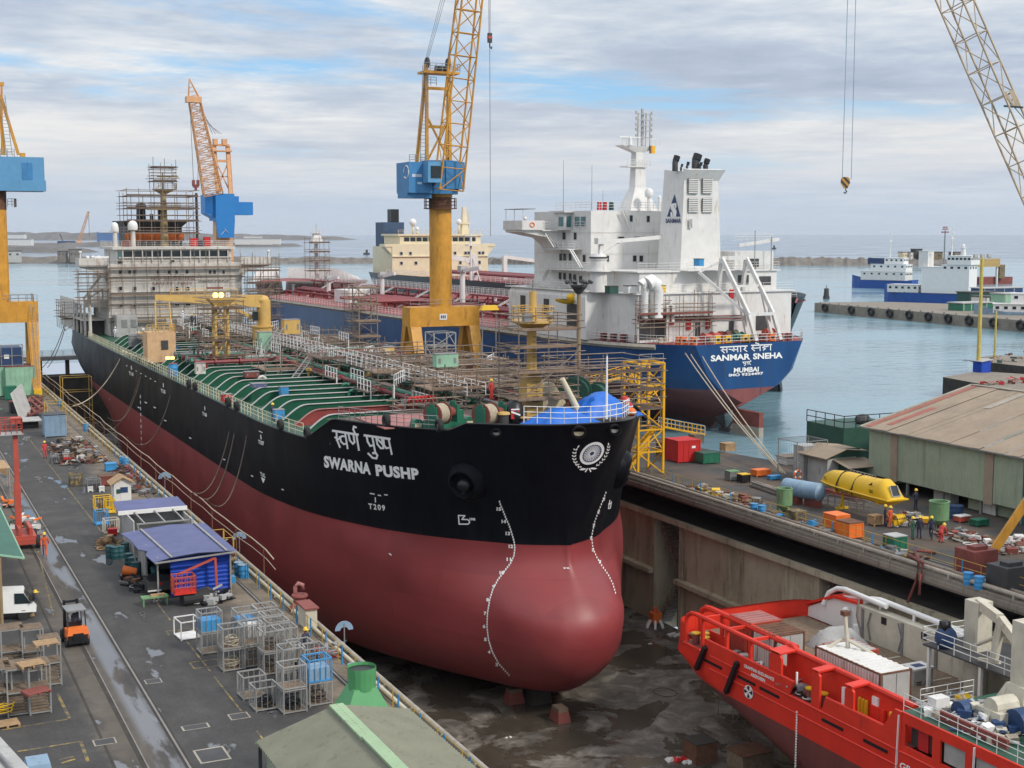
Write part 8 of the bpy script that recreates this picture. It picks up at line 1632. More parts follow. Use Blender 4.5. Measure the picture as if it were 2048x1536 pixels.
def lifeboat():
 t=thg('lifeboat','enclosed yellow lifeboat with black straps lying on stands','lifeboat',(78.6,93,1.2));a_=G(1643,962,2.0);b_=G(1790,1004,2.0);d=(b_-a_);d.z=0;L_=d.length;d.normalize();s=Vec((-d.y,d.x,0));o=a_+s*.2
 n=15;rows_=[]
 prof=[(0.0,.15,.2),(.06,.55,.75),(.15,.85,1.15),(.3,1.05,1.32),(.5,1.12,1.36),(.68,1.12,1.38),(.8,1.1,1.46),(.86,1.05,1.6),(.93,.98,1.2),(1.0,.95,.12)]
 for u,w,h in prof:
  c=o+d*(L_*u);keel=.55*(1 if u<.8 else 1)*sin(pi*min(1,.25+u*1.2)/1.9)if u<1 else.1
  ring_=[]
  for k in range(21):
   an=pi*2*k/20;cx_,sz=cos(an),sin(an);x=w*(abs(cx_)**.75)*(1 if cx_>0 else-1)*(1.0 if sz<.2 else 1-.16*sz);z=(h*abs(sz)**.8 if sz>0 else-keel*abs(sz)**.9)
   ring_.append(c+s*x+Vec((0,0,2.1-o.z+z-.0)))
  rows_.append(ring_)
 mb=MB('gold_yellow');mb.grid(rows_);mb.add(rows_[-1][:-1],[tuple(range(20))]);mb.bd('boat_hull',t,sm=True,ang=45)
 mb=MB('gold_yellow');q=[o+d*(L_*u)+s*(-w-.07)+Vec((0,0,2.1-o.z+.05))for u,w,h in prof[1:]];mb.path(q,.1,5);q=[o+d*(L_*u)+s*(w+.07)+Vec((0,0,2.1-o.z+.05))for u,w,h in prof[1:]];mb.path(q,.1,5);mb.bar(o+d*L_-s*1.1+Vec((0,0,2.15-o.z)),o+d*L_+s*1.1+Vec((0,0,2.15-o.z)),.25,.1);mb.bd('gunwale_fender',t)
 mb=MB('black')
 for u in(.34,.55):
  c=o+d*(L_*u);mb.path([c+s*(1.18*cos(a))*(1-.14*max(0,sin(a)))+Vec((0,0,2.1-o.z+(1.4 if sin(a)>0 else.55)*sin(a)))for a in lsp(-.6,3.7,16)],.06,5)
 mb.path([o+d*(L_*(.36+.18*i/8))-s*1.16+Vec((0,0,2.1-o.z+.25-.5*sin(pi*i/8)))for i in range(9)],.03,4);mb.bd('strap',t)
 mb=MB('glass');f=lambda u,v,z:o+d*(L_*u)+s*v+Vec((0,0,2.1-o.z+z));mb.add([f(.985,-.4,.35),f(.985,.4,.35),f(.945,.35,1.15),f(.945,-.35,1.15)],[(0,1,2,3)]);mb.mat('grey_light').bar(f(.995,-.42,.35),f(.95,-.37,1.15),.06);mb.bar(f(.995,.42,.35),f(.95,.37,1.15),.06);mb.bar(f(.995,-.42,.35),f(.995,.42,.35),.06);mb.mat('black');mb.add([f(.76,-1.08,.95),f(.81,-1.08,1.0),f(.81,-1.02,1.25)],[(0,1,2)]);mb.bd('wheelhouse_window',t)
 mb=MB('grey_light');rail_(mb,[f(.42,-.3,1.4),f(.76,-.3,1.42)],.25,1,.03,.5);mb.bd('grab_rail',t)
 mb=MB('black')
 for u0 in(.12,.78):
  for i in range(3):mb.add([f(u0,-1.12 if u0>.5 else-.86,.62-i*.1),f(u0+.05,-1.13 if u0>.5 else-.98,.62-i*.1),f(u0+.05,-1.13 if u0>.5 else-.98,.57-i*.1),f(u0,-1.12 if u0>.5 else-.86,.57-i*.1)],[(0,1,2,3)])
 mb.bd('hull_marking',t)
 return o,d,s,L_
lo,ld,ls,LL=lifeboat()
for u,lb in((.86,'yellow steel stand under the bow window end of the lifeboat'),(.28,'yellow steel stand under the rounded end of the lifeboat')):
 c=lo+ld*(LL*u);t=thg('boat_stand',lb,'stand',(c.x,c.y,0),0,'lifeboat stands');mb=MB('gold_yellow');mb.bar((c.x,c.y,0),(c.x,c.y,1.7),.18);mb.bar(c+Vec((0,0,-c.z+.08))-ls*.7,c+Vec((0,0,-c.z+.08))+ls*.7,.2);mb.bar(c+Vec((0,0,-c.z+1.65))-ls*.9,c+Vec((0,0,-c.z+1.65))+ls*.9,.18);mb.bar((c.x-.4,c.y,.0),(c.x,c.y,.8),.1);mb.bd('frame',t)
a_=G(1585,978,1.3);b_=G(1655,990,1.3);t=thg('pressure_tank','long pale blue pressure tank lying left of the yellow lifeboat','tank',(a_.x,a_.y,0));mb=MB('tank_blue');d=(b_-a_).normalized();T=d.to_track_quat('Z','Y').to_matrix().to_4x4();T.translation=(a_.x,a_.y+1.0,1.35);mb.T=T;L_=(b_-a_).length;mb.lt((0,0,0),[(.1,-.35),(.5,-.25),(.8,0),(.82,.4),(.82,.45),(.8,.5),(.8,L_*.5),(.83,L_*.5+.03),(.8,L_*.5+.08),(.8,L_),(.5,L_+.25),(.1,L_+.35)],18);mb.bd('shell',t,sm=True,ang=40);mb=MB('brown_red');mb.T=T;mb.T=None
for f in(.25,.8):c=Vec((a_.x,a_.y+1.0,0)).lerp(Vec((b_.x,b_.y+1.0,0)),f);mb.box(c.x-.35,c.x+.35,c.y-.8,c.y+.8,0,.75)
mb.bd('saddle',t)
for k,((pa,pb),(qa,qb),m,lb)in enumerate((((1500,973),(1556,992),'rail_steel','rusty steel beams stacked beyond the left hopper, upper'),((1520,978),(1580,1000),'wood_old','brown timber beams stacked beyond the left hopper, lower'),((1632,985),(1712,1003),'brown_red','dark red skid under the lifeboat side'))):
 a_=G(pa,pb);b_=G(qa,qb);t=thg('beam_stack',lb,'beams',a_);mb=MB(m);nrm=Vec((-(b_-a_).y,(b_-a_).x,0)).normalized()
 for i in range(4):mb.bar(a_+nrm*(i*.3)+Vec((0,0,.15)),b_+nrm*(i*.3)+Vec((0,0,.15)),.2)
 for i in range(2):mb.bar(a_+nrm*(i*.4+.2)+Vec((0,0,.38)),b_+nrm*(i*.4+.2)+Vec((0,0,.38)),.2)
 mb.bd('beam',t)
a_=G(1640,1010);b_=G(1742,1026);t=thg('steel_rack','low grey lattice rack along the lifeboat, on the dock side','rack',a_);mb=MB('galv');rail_(mb,[a_,b_],.9,2,.05,.7);o=Vec((.3,1.2,0));rail_(mb,[a_+o,b_+o],.9,2,.05,.7);mb.bar(a_+Vec((0,0,.9)),a_+o+Vec((0,0,.9)),.06);mb.bar(b_+Vec((0,0,.9)),b_+o+Vec((0,0,.9)),.06);mb.bd('rack_frame',t)
junk('heap of silvery ducts, bins and hoses before the long shed',G(1815,1045),2.4,1.2,1.0,['grey_light','white','steel_grey','brown_red','gold_yellow','dark_grey'],110,11);junk('scattered scrap metal along the right quay, beyond the workers',G(1955,1085),1.3,4.2,.5,['rust','grey_light','brown_red','white','steel_grey','wood_old'],130,12);junk('white bags and red scrap by the crane leg',G(2030,1090),1.6,1.0,.8,['white','grey_light','brown_red'],40,13);junk('rusty odds and ends behind the dock edge railing, near the yellow tower',G(1430,990),.8,3.4,.4,['rust','steel_grey','wood_old','gold_yellow','grey_light'],80,14);junk('rusty odds and ends along the dock edge by the orange boxes',G(1600,1050),.55,4.5,.4,['rust','wood_old','steel_grey','blue_drum','line_yellow'],80,15);junk('timber and scrap at the dock edge by the compressor',G(1785,1108),.5,3.0,.5,['wood_old','grey_light','steel_grey','line_yellow','blue_drum'],60,16);junk('rusty pipes and plates on the quay between store box and tank',G(1480,1000),.9,3.0,.25,['rust','brown_red','wood_old','steel_grey'],60,17)
t=thg('hose_reel','yellow hose coil beside the silver heap','hose',G(1798,1052));p=t.location;mb=MB('gold_yellow')
for i in range(5):mb.path([(p.x-.4+i*.18,p.y+.42*cos(a),.5+.42*sin(a))for a in lsp(0,6.28,14)],.09,6)
mb.bd('coil',t,sm=True)
for k,(x,z,rr,m)in enumerate(((67.2,.35,.16,'concrete_pale'),(67.6,.3,.12,'rust'),(68.1,.28,.14,'concrete'))):
 t=thg('service_pipe',['pale service pipe on the edge of the right dock wall','rusty thin service pipe behind the pale one on the right dock wall','inner grey service pipe along the right dock wall'][k],'pipe',(x,100,.2));mb=MB(m);mb.cyl((x,30,z),(x,118 if k else 240,z),rr,rr,8)
 for y in range(32,118,3):mb.box(x-.2,x+.2,y,y+.15,.05,z)
 mb.bd('pipe_run',t,sm=True,ang=40)
t=thg('edge_railing','yellow and blue railing along the right dock edge','railing',(68.9,90,0));mb=MB('line_yellow');M('rail_yellow',(.45,.30,.06),.6);mb.mat('rail_yellow');rail_(mb,[(68.8,60,.05),(68.8,114,.05)],1.05,2,.03,2.4);mb.mat('blue_drum')
for y in arn(62,112,4.8):mb.tube((68.8,y,0),(68.8,y,1.1),.05,5)
mb.bd('rail_frame',t)
for k,(a_,b_,c_)in enumerate((((1870,1108),(1832,1165),(1815,1205)),((1858,1118),(1842,1150),(1838,1190)))):
 p=G(*a_);q_=GX(*b_,66.6);w=GX(*c_,66.2);t=thg('hose',['dark red hose hanging over the dock edge, thick and left','dark red hose hanging over the dock edge, right of the thick one'][k],'hose',p,0,'hoses over the dock edge');MB('brown_red').path([p+Vec((0,0,.1)),p+Vec((-2,0,.5)),Vec((66.8,q_.y,.7)),q_,w],.12,6).bd('hose_line',t,sm=True)
p=G(1157,575,0);t=thg('floodlight_mast','slender brown floodlight mast standing between tanker bow and blue ship','lamp post',(69.6,131,0));mb=MB('jib_cream');M('mast_brown',(.27,.19,.10),.7,dirt=RUST,amt=.3);mb.mat('mast_brown').cyl((69.6,131,0),(69.6,131,18.3),.3,.2,10);mb.bd('pole',t);mb=MB('dark_grey');mb.cyl((69.6,131,18.2),(69.6,131,18.45),.9,.9,12);mb.cyl((69.6,131,17.5),(69.6,131,18.2),.3,.85,12)
mb.bd('crown',t)
for a in range(8):mb=MB('dark_grey');x=69.6+1.3*cos(a*.785);y=131+1.3*sin(a*.785);mb.bar((69.6+.8*cos(a*.785),131+.8*sin(a*.785),18.4),(x,y,18.7),.06);mb.T=Matrix.Translation((x,y,18.8))@Matrix.Rotation(a*.785,4,'Z')@Matrix.Rotation(.5,4,'Y');mb.box(-.1,.25,-.22,.22,-.15,.15);mb.bd('floodlight',t)
t=thg('sling_pallet','yellow spreader tray among the scaffolds in front of the blue hull','tray',GX(978,615,74));p=t.location;mb=MB('gold_yellow');mb.hx([(p.x-1.3,p.y-.4,p.z-.35),(p.x+1.3,p.y-.4,p.z-.35),(p.x+1.3,p.y+.4,p.z-.35),(p.x-1.3,p.y+.4,p.z-.35),(p.x-1.0,p.y-.3,p.z+.3),(p.x+1.0,p.y-.3,p.z+.3),(p.x+1.0,p.y+.3,p.z+.3),(p.x-1.0,p.y+.3,p.z+.3)]);mb.bd('tray',t);mb=MB('steel_grey')
for x in(-1,1):mb.tube((p.x+x,p.y,0),(p.x+x,p.y,p.z-.3),.08,5)
mb.bd('trestle',t)
# ================================================================ FAR RIGHT: jetty, small ships, piers
def polytop(name,pts,z0,z1,m,label,cat,side='concrete_dark'):
 t=thg(name,label,cat,(sum(p[0]for p in pts)/len(pts),sum(p[1]for p in pts)/len(pts),z0));n=len(pts);mb=MB(side)
 for(a,b),(c,d)in zip(pts,pts[1:]+pts[:1]):mb.quad((a,b,z0),(c,d,z0),(c,d,z1),(a,b,z1))
 mb.bd('face',t);mb=MB(m);mb.add([(a,b,z1)for a,b in pts],[tuple(range(n))]);mb.bd('deck',t);return t
J=[(284.5,368),(289,371),(312,362),(345,300),(420,240),(420,180),(276,262)];t=polytop('jetty',J,-3,1.0,'concrete','long concrete jetty with black tyre fenders out in the basin','jetty','concrete')
a_=Vec((284.3,367.5,-.2));b_=Vec((276,262.3,-.2))
for k,f in enumerate((.06,.2,.3,.39,.48,.565,.65,.735,.83,.93)):
 p=a_.lerp(b_,f);mb=MB('rubber');vs=[Vec((p.x-.4,p.y+1.15*cos(x),p.z+1.0*sin(x)))for x in lsp(0,6.28,15)];mb.path(vs,.42,6);mb.bd('tyre_fender',t,sm=True)
mb=MB('steel_grey')
for f in arn(.02,.98,.05):p=a_.lerp(b_,f);mb.cyl((p.x+.8,p.y,1.0),(p.x+.8,p.y,1.4),.3,.3,6)
mb.bd('mooring_bollard',t)
def gpts(L_,z):return[(G(x,y,z).x,G(x,y,z).y)for x,y in L_]
polytop('pier',gpts(((1886,754),(1958,742),(2300,765),(2300,830)),1.0),-3,1.0,'concrete','low dark timber faced pier behind the long shed','pier');polytop('pier',gpts(((1952,716),(1990,710),(2300,722),(2300,760),(1952,722)),1.0),-3,1.0,'concrete','farther low pier with the blue kiosk, beside the yellow mast','pier')
p=G(1972,745,1.0);t=thg('kiosk','small blue kiosk with a pale roof on the pier by the yellow mast','kiosk',p);mb=MB('blue_drum');mb.mat('wall_blue').box(p.x-1.0,p.x+1.0,p.y,p.y+2,1,2.9);mb.bd('walls',t);mb=MB('grey_light');mb.hx([(p.x-1.3,p.y-.3,2.8),(p.x+1.3,p.y-.3,3.1),(p.x+1.3,p.y+2.3,3.1),(p.x-1.3,p.y+2.3,2.8),(p.x-1.3,p.y-.3,2.9),(p.x+1.3,p.y-.3,3.2),(p.x+1.3,p.y+2.3,3.2),(p.x-1.3,p.y+2.3,2.9)]);mb.bd('roof',t)
for(bx,by),ty,lb,w in(((1956,744),515,'tall yellow mast on the low pier beside the blue kiosk',.36),((1989,716),622,'shorter thin yellow mast right of the tall one',.22)):
 p=G(bx,by,1.0);q_=GY(bx,ty,p.y);t=thg('light_mast',lb,'mast',p);mb=MB('jib_cream');M('mast_yellow',(.5,.40,.10),.6);mb.mat('mast_yellow').cyl((p.x,p.y,1),(p.x,p.y,q_.z),w,w*.7,8);mb.bd('pole',t)
 if w>.3:mb=MB('grey_light');mb.box(p.x-1.9,p.x+1.9,p.y-.1,p.y+.1,q_.z-.3,q_.z+.01);[mb.box(p.x+dx-.35,p.x+dx+.35,p.y-.2,p.y+.2,q_.z,q_.z+.5)for dx in(-1.5,0,1.5)];mb.bd('floodlight',t)
junk('dark clutter heaped on the low pier behind the kiosk',G(2020,722,1.0),8,3,2.5,['dark_green','brown_red','rust','dark_grey'],60,31);junk('red buoys and rusty gear on the nearer pier',G(2030,765,1.0),6,1.5,1.0,['red_paint','rust','brown_red'],40,32)
def small_ship(label,x,y,rz,L_,B_,hc,houses,mast,name='coaster'):
 t=thg(name,label,'ship',(x,y,WATER),rz);mb=MB(hc);pr=[(0,.02,1.35),(.06,.35,1.2),(.16,.72,1.0),(.32,1,.85),(.8,1,.8),(.95,.9,.9),(1.0,.8,.95)];H_=4.6
 rr=[[(s*B_/2*w*k,L_*(.5-u),z)for s,k,z in((-1,1,H_*hh),(-1,.92,.0),(1,.92,0),(1,1,H_*hh))]for u,w,hh in pr]
 mb.grid([[r_[0],r_[1]]for r_ in rr]);mb.grid([[r_[2],r_[3]]for r_ in rr]);mb.add([rr[-1][0],rr[-1][1],rr[-1][2],rr[-1][3]],[(0,1,2,3)]);mb.mat('deck_green').grid([[(r_[0][0],r_[0][1],r_[0][2]-.6),(r_[3][0],r_[3][1],r_[3][2]-.6)]for r_ in rr]);mb.bd('hull',t,world=False)
 for m,u0,u1,w,z0,z1,wins in houses:
  mb=MB(m);mb.box(-B_*w/2,B_*w/2,L_*(.5-u1),L_*(.5-u0),z0,z1);mb.box(-B_*w/2-.2,B_*w/2+.2,L_*(.5-u1)-.2,L_*(.5-u0)+.2,z1,z1+.15);h_=mb.bd('deckhouse',t,world=False)
  if wins:
   g=MB('glass')
   for i in range(wins):
    f=(i+.5)/wins;yy=L_*(.5-u1)+(L_*(u1-u0))*f;g.box(-B_*w/2-.06,-B_*w/2-.02,yy-.5,yy+.5,z1-1.4,z1-.6)
   for i in range(max(2,wins-1)):f=(i+.5)/max(2,wins-1);xx=-B_*w/2+B_*w*f;g.box(xx-.5,xx+.5,L_*(.5-u1)-.06,L_*(.5-u1)-.02,z1-1.4,z1-.6)
   islands(g,'pane',h_,False)
 for mm,u,z0,z1,r_ in mast:
  mb=MB(mm);yy=L_*(.5-u);mb.cyl((0,yy,z0),(0,yy,z1),r_,r_*.6,8);mb.box(-1.4,1.4,yy-.2,yy+.2,z0+(z1-z0)*.62,z0+(z1-z0)*.66);mb.box(-.8,.8,yy-.15,yy+.15,z0+(z1-z0)*.85,z0+(z1-z0)*.88);mb.bd('mast',t,world=False)
 return t
def ang_to(px0,px1,d0,d1):a=FW(px0,d0);b=FW(px1,d1);return a,b,math.atan2(-(b[0]-a[0]),b[1]-a[1])
a_,b_,rz=ang_to(1945,1783,500,520);small_ship('blue ship with tall white house and funnel tied up behind the jetty',(a_[0]+b_[0])/2,(a_[1]+b_[1])/2,rz,36,9,'tug_blue',[('white',.08,.42,.9,4,6.8,5),('white_clean',.45,.66,.85,4,13.6,0),('white_clean',.66,.95,.85,4,14.5,4),('white_clean',.72,.97,.95,14.6,17.8,6),('white',.40,.50,.6,13,19.4,0)],[('white',.72,17.8,28,.3)],'tug')
a_,b_,rz=ang_to(1830,1708,640,660);small_ship('smaller blue and white ship lying left of the tall one',(a_[0]+b_[0])/2,(a_[1]+b_[1])/2,rz,32,9,'tug_blue',[('white',.2,.9,.9,4,8,6),('white_clean',.35,.9,.8,8,11.5,5),('blue_dark',.28,.5,.5,11.5,14.2,0),('white_clean',.55,.85,.6,11.5,14.5,4)],[('white',.6,14.5,27,.3)],'tug')
a_,b_,rz=ang_to(2140,1960,384,392);small_ship('low white and rusty blue workboat at the right edge of the jetty',(a_[0]+b_[0])/2,(a_[1]+b_[1])/2,rz,26,7,'tank_blue',[('white',.2,.55,.8,3.5,6,4),('white_clean',.38,.8,.7,6,9,4)],[('white',.6,9,14,.2)],'workboat')
p=FW(1655,545);t=thg('buoy','small dark channel buoy off the end of the jetty','buoy',(*p,WATER));mb=MB('dark_grey');mb.cyl((*p,WATER),(*p,WATER+1.2),1.3,1.3,10);mb.cyl((*p,WATER+1.2),(*p,WATER+4.2),1.1,.9,10);mb.bd('body',t);mb=MB('steel_grey');mb.cyl((*p,WATER+4.2),(*p,WATER+5.4),.2,.2,6);mb.bd('lamp',t)
for k,(px,py,w,h,m,lb,d)in enumerate(((1975,622,14,3.4,'dark_green','row of dark green boxes on the jetty',455),(2010,600,18,4.2,'blue_dark','dark blue shed roof on the jetty by the workboat',470),(1935,598,10,3.2,'brown_red','red brown stacked boxes on the jetty below the yellow gantry',520),(2035,622,9,4.0,'pale_green','pale green machinery on the jetty at the right edge',430),(1990,612,7,2.6,'white','white cabin on the jetty at the right edge',440),(1960,640,12,2.2,'machine_green','green and blue drums on the jetty near its face',408))):
 p=FW(px,d);t=thg('jetty_store',lb,'store',(*p,1));mb=MB(m);mb.box(p[0]-w/2,p[0]+w/2,p[1],p[1]+6,-1,1+h);mb.bd('body',t);mb=MB('grey_light' if k%2 else 'dark_grey');mb.box(p[0]-w/2-.3,p[0]+w/2+.3,p[1]-.3,p[1]+6.3,1+h,1.3+h)
 for i in range(4):mb.box(p[0]-w/2+w*i/4+.3,p[0]-w/2+w*i/4+.6,p[1]-.1,p[1],1,1+h)
 mb.bd('roof',t)
p=FW(1975,700);t=thg('gantry','ochre gantry beam on white legs beyond the blue ships','gantry',(*p,0));mb=MB('line_yellow');M('gantry_ochre',(.40,.27,.10),.6);mb.mat('gantry_ochre').box(p[0]-9,p[0]+9,p[1],p[1]+3,7,11.2);mb.bd('beam',t);mb=MB('white')
for x in(-7,-3,8):mb.bar((p[0]+x,p[1]+1,-2),(p[0]+x,p[1]+1,7),.8)
mb.bd('leg',t);mb=MB('brown_red');mb.box(p[0]-14,p[0]+20,p[1]+2,p[1]+10,-2,1.6);mb.mat('line_yellow').box(p[0]+9,p[0]+12.5,p[1],p[1]+3,1,8);mb.bd('container_stack',t)
p=FW(1927,1120);t=thg('lighthouse','white lighthouse on the right end of the breakwater','lighthouse',(*p,2));mb=MB('white_clean');mb.cyl((*p,-1),(*p,3.4),5,4.4,12);mb.cyl((*p,3.4),(*p,12),2.5,1.7,14);mb.bd('tower',t,sm=True,ang=40);mb=MB('white_clean');mb.cyl((*p,12),(*p,12.5),2.4,2.4,12);mb.cyl((*p,12.5),(*p,14.2),1.2,1.2,10);mb.cyl((*p,14.2),(*p,15.6),1.5,.1,10);mb.bd('lantern',t)
p=FW(1889,860);t=thg('light_mast','tall grey harbour light mast with a ring of lamps, left of the lighthouse','mast',(*p,-2));mb=MB('steel_grey');mb.cyl((*p,-2),(*p,26),.55,.35,8);mb.bd('pole',t);mb=MB('brown_red')
for z in(24.5,26.4,27.6):mb.box(p[0]-2.4+.4*(z-25),p[0]+2.4-.4*(z-25),p[1]-.6,p[1]+.6,z,z+.7)
mb.bd('lamp_ring',t)
for k,(px,w,h,m,lb)in enumerate(((1806,5,4.5,'cream','cream hut on the breakwater, left one'),(1822,5,4.5,'white','white hut on the breakwater right of the cream one'),(1860,22,4.5,'line_yellow','long ochre house on the breakwater'),(1910,8,4.5,'stone','stone blockhouse on the breakwater beside the lighthouse'),(1833,7,7,'dark_grey','dark round tower on the breakwater'),(430,9,5,'stone','ruined stone house on the left breakwater, right one'),(150,10,6,'stone','ruined stone house on the left breakwater, tall'),(125,8,4.5,'stone','ruined stone house on the left breakwater, leftmost low one'),(20,18,4.5,'grey_light','grey shed on the left breakwater at the picture edge'))):
 p=FW(px,1130 if px>1000 else 1190);z=4.0;t=thg('harbour_house',lb,'house',(*p,z));mb=MB(m);mb.box(p[0]-w/2,p[0]+w/2,p[1]-3,p[1]+3,z-5,z+h);mb.bd('walls',t);mb=MB('dark_grey');mb.box(p[0]-w/2-.3,p[0]+w/2+.3,p[1]-3.3,p[1]+3.3,z+h,z+h+.5)
 for i in range(3):mb.box(p[0]-w/2+w*(i+.3)/3,p[0]-w/2+w*(i+.6)/3,p[1]-3.1,p[1]-3,z+1.2,z+2.8)
 mb.bd('roof',t)
p=FW(245,3900);t=thg('floating_dock','far pale blue floating dock on the horizon left of the scaffolded funnel','floating dock',(*p,WATER));mb=MB('barge_blue');r2=Vec((_rt.x,_rt.y,0));
def bx2(c,u0,u1,v0,v1,z0,z1,mb):
 f2=Vec((_fw.x,_fw.y,0)).normalized();q=[Vec((c[0],c[1],0))+r2*u+f2*v for u,v in((u0,v0),(u1,v0),(u1,v1),(u0,v1))];mb.hx([(a.x,a.y,z0)for a in q]+[(a.x,a.y,z1)for a in q])
bx2(p,-72,72,0,40,-2,28,mb);mb.bd('side_wall',t);mb=MB('white_old');bx2(p,-66,66,-1,0,26,28.4,mb);bx2(p,10,13,-1,0,0,26,mb);bx2(p,-40,30,10,30,28,33,mb);mb.bd('upper_deck',t)
p=FW(158,2760);t=thg('harbour_crane','faint tan lattice crane on the far island, left of the floating dock','crane',(*p,5));mb=MB('jib_tan');a_=Vec((*p,6));b_=a_+Vec((_rt.x,_rt.y,0))*22+Vec((0,0,62));boom(mb,a_,b_,5,3,4,3,12,.5,(1,0,0),.6);mb.bd('jib',t);mb=MB('dark_grey');mb.tube(b_,b_-Vec((0,0,50)),.4);mb.mat('jib_tan').box(a_.x-4,a_.x+4,a_.y-3,a_.y+3,2,9);mb.bd('cab',t)
p=FW(128,2750);t=thg('harbour_crane','small dark grab crane on the far island, leftmost','crane',(*p,5));mb=MB('dark_grey');a_=Vec((*p,5));mb.bar(a_,a_+Vec((_rt.x,_rt.y,0))*-7+Vec((0,0,18)),1.4);mb.bd('jib',t);mb=MB('blue_dark');mb.box(a_.x-12,a_.x+22,a_.y-4,a_.y+4,2,9);mb.bd('cab',t)
for k,(px,d,w,h,lb)in enumerate(((515,2700,90,7,'long white harbour building on the far island right of the blue crane'),(505,2720,34,12,'taller white harbour block on the far island right of the blue crane'),(28,2600,40,16,'white moored vessel far off at the left edge'),(30,2500,60,7,'low white sheds on the far island at the left edge'))):
 p=FW(px,d);t=thg('harbour_building',lb,'building',(*p,5));mb=MB('white');bx2(p,-w/2,w/2,0,14,2,7+h,mb);mb.bd('walls',t);mb=MB('grey_light');bx2(p,-w/2-1,w/2+1,-1,15,7+h,7.8+h,mb);mb.bd('roof',t)
for k,(px,d)in enumerate(((733,1700),(1000+6,1215),(1548,2300),(815,2500))):
 p=FW(px,d);t=thg('navigation_buoy',['tiny dark boat far out on the open sea','white hut boat by the breakwater gap','tiny dark speck of a boat out at sea right of the blue tanker','pale speck of a boat on the open sea behind the middle crane'][k],'boat',(*p,WATER));mb=MB('dark_grey' if k!=1 else 'white');mb.box(p[0]-4,p[0]+4,p[1]-1,p[1]+1,WATER,WATER+2.2);mb.bd('hull',t);mb=MB('dark_grey' if k!=1 else 'white');mb.box(p[0]-1,p[0]+1.5,p[1]-.8,p[1]+.8,WATER+2.2,WATER+(6 if k!=3 else 3));mb.bd('cabin',t)
# ================================================================ PEOPLE
def person(label,loc,rz,suit,helmet='helmet',pose='stand',s=1.0,cat='worker'):
 J={'pel':(0,0,.95),'che':(0,.02,1.3),'nec':(0,.03,1.5),'hea':(0,.0,1.66)}
 P=dict(stand=dict(lk=(.11,0,.5),lf=(.13,.02,.08),lt=(.14,-.16,.04),rk=(-.11,-.02,.5),rf=(-.13,.04,.08),rt=(-.15,-.14,.04),le=(.29,.05,1.12),lh=(.29,-.05,.86),re=(-.29,.05,1.12),rh=(-.28,-.1,.88)),walk=dict(lk=(.1,-.16,.52),lf=(.1,-.24,.1),lt=(.1,-.42,.06),rk=(-.1,.06,.5),rf=(-.1,.34,.16),rt=(-.1,.2,.05),le=(.28,.14,1.12),lh=(.27,.12,.86),re=(-.28,-.08,1.12),rh=(-.26,-.24,.92)),bend=dict(pel=(0,.15,.85),che=(0,-.15,1.12),nec=(0,-.32,1.2),hea=(0,-.42,1.3),lk=(.13,-.08,.46),lf=(.14,.08,.08),lt=(.14,-.1,.04),rk=(-.13,-.06,.46),rf=(-.14,.1,.08),rt=(-.15,-.08,.04),le=(.24,-.3,.92),lh=(.16,-.5,.75),re=(-.24,-.32,.9),rh=(-.12,-.52,.74)))[pose]
 J.update({k:v for k,v in P.items()if k in J});J.update({k:v for k,v in P.items()if k not in J});c=J['che'];p=J['pel']
 J.update(ls=(.19,c[1]+.0,c[2]+.12),rs=(-.19,c[1],c[2]+.12),lp=(.1,p[1],p[2]-.04),rp=(-.1,p[1],p[2]-.04))
 rad=dict(pel=.16,che=.165,nec=.065,hea=.105,ls=.085,rs=.085,le=.06,re=.06,lh=.05,rh=.05,lp=.1,rp=.1,lk=.075,rk=.075,lf=.058,rf=.058,lt=.05,rt=.05)
 E_=[('pel','che'),('che','nec'),('nec','hea'),('che','ls'),('ls','le'),('le','lh'),('che','rs'),('rs','re'),('re','rh'),('pel','lp'),('lp','lk'),('lk','lf'),('lf','lt'),('pel','rp'),('rp','rk'),('rk','rf'),('rf','rt')]
 ks=list(J);me=bpy.data.meshes.new('person');me.from_pydata([J[k]for k in ks],[(ks.index(a),ks.index(b))for a,b in E_],[]);o=bpy.data.objects.new('person',me);COL.objects.link(o);o.modifiers.new('s','SKIN');
 for i,k in enumerate(ks):v=me.skin_vertices[0].data[i];v.radius=(rad[k],rad[k]*(.75 if k in('pel','che')else 1));v.use_root=k=='pel'
 m=o.modifiers.new('u','SUBSURF');m.levels=1;m.render_levels=1;m2=bpy.data.meshes.new_from_object(o.evaluated_get(bpy.context.evaluated_depsgraph_get()));bpy.data.objects.remove(o)
 for n_ in(suit,'skin','boot'):m2.materials.append(MATS[n_])
 hz=J['nec'][2];hd=Vec(J['hea'])
 for f in m2.polygons:
  f.use_smooth=True;q=f.center;hand=min((q-Vec(J['lh'])).length,(q-Vec(J['rh'])).length)<.075
  f.material_index=1 if hand or(q-hd).length<.15 else 2 if q.z<.12 else 0
 o=bpy.data.objects.new('person',m2);COL.objects.link(o);o.location=loc;o.rotation_euler=(0,0,rz);o.scale=(s,)*3;tag(o,label,cat,'dock workers')
 h=hd+Vec((0,.01,.07));mb=MB(helmet);mb.lt(h,[(.155,-.03),(.135,0),(.13,.06),(.09,.12),(.02,.145)],10);mb.box(h.x-.09,h.x+.09,h.y-.22,h.y-.1,h.z-.025,h.z-.005);mb.bd('hard_hat',o,sm=True,world=False,ang=40);return o
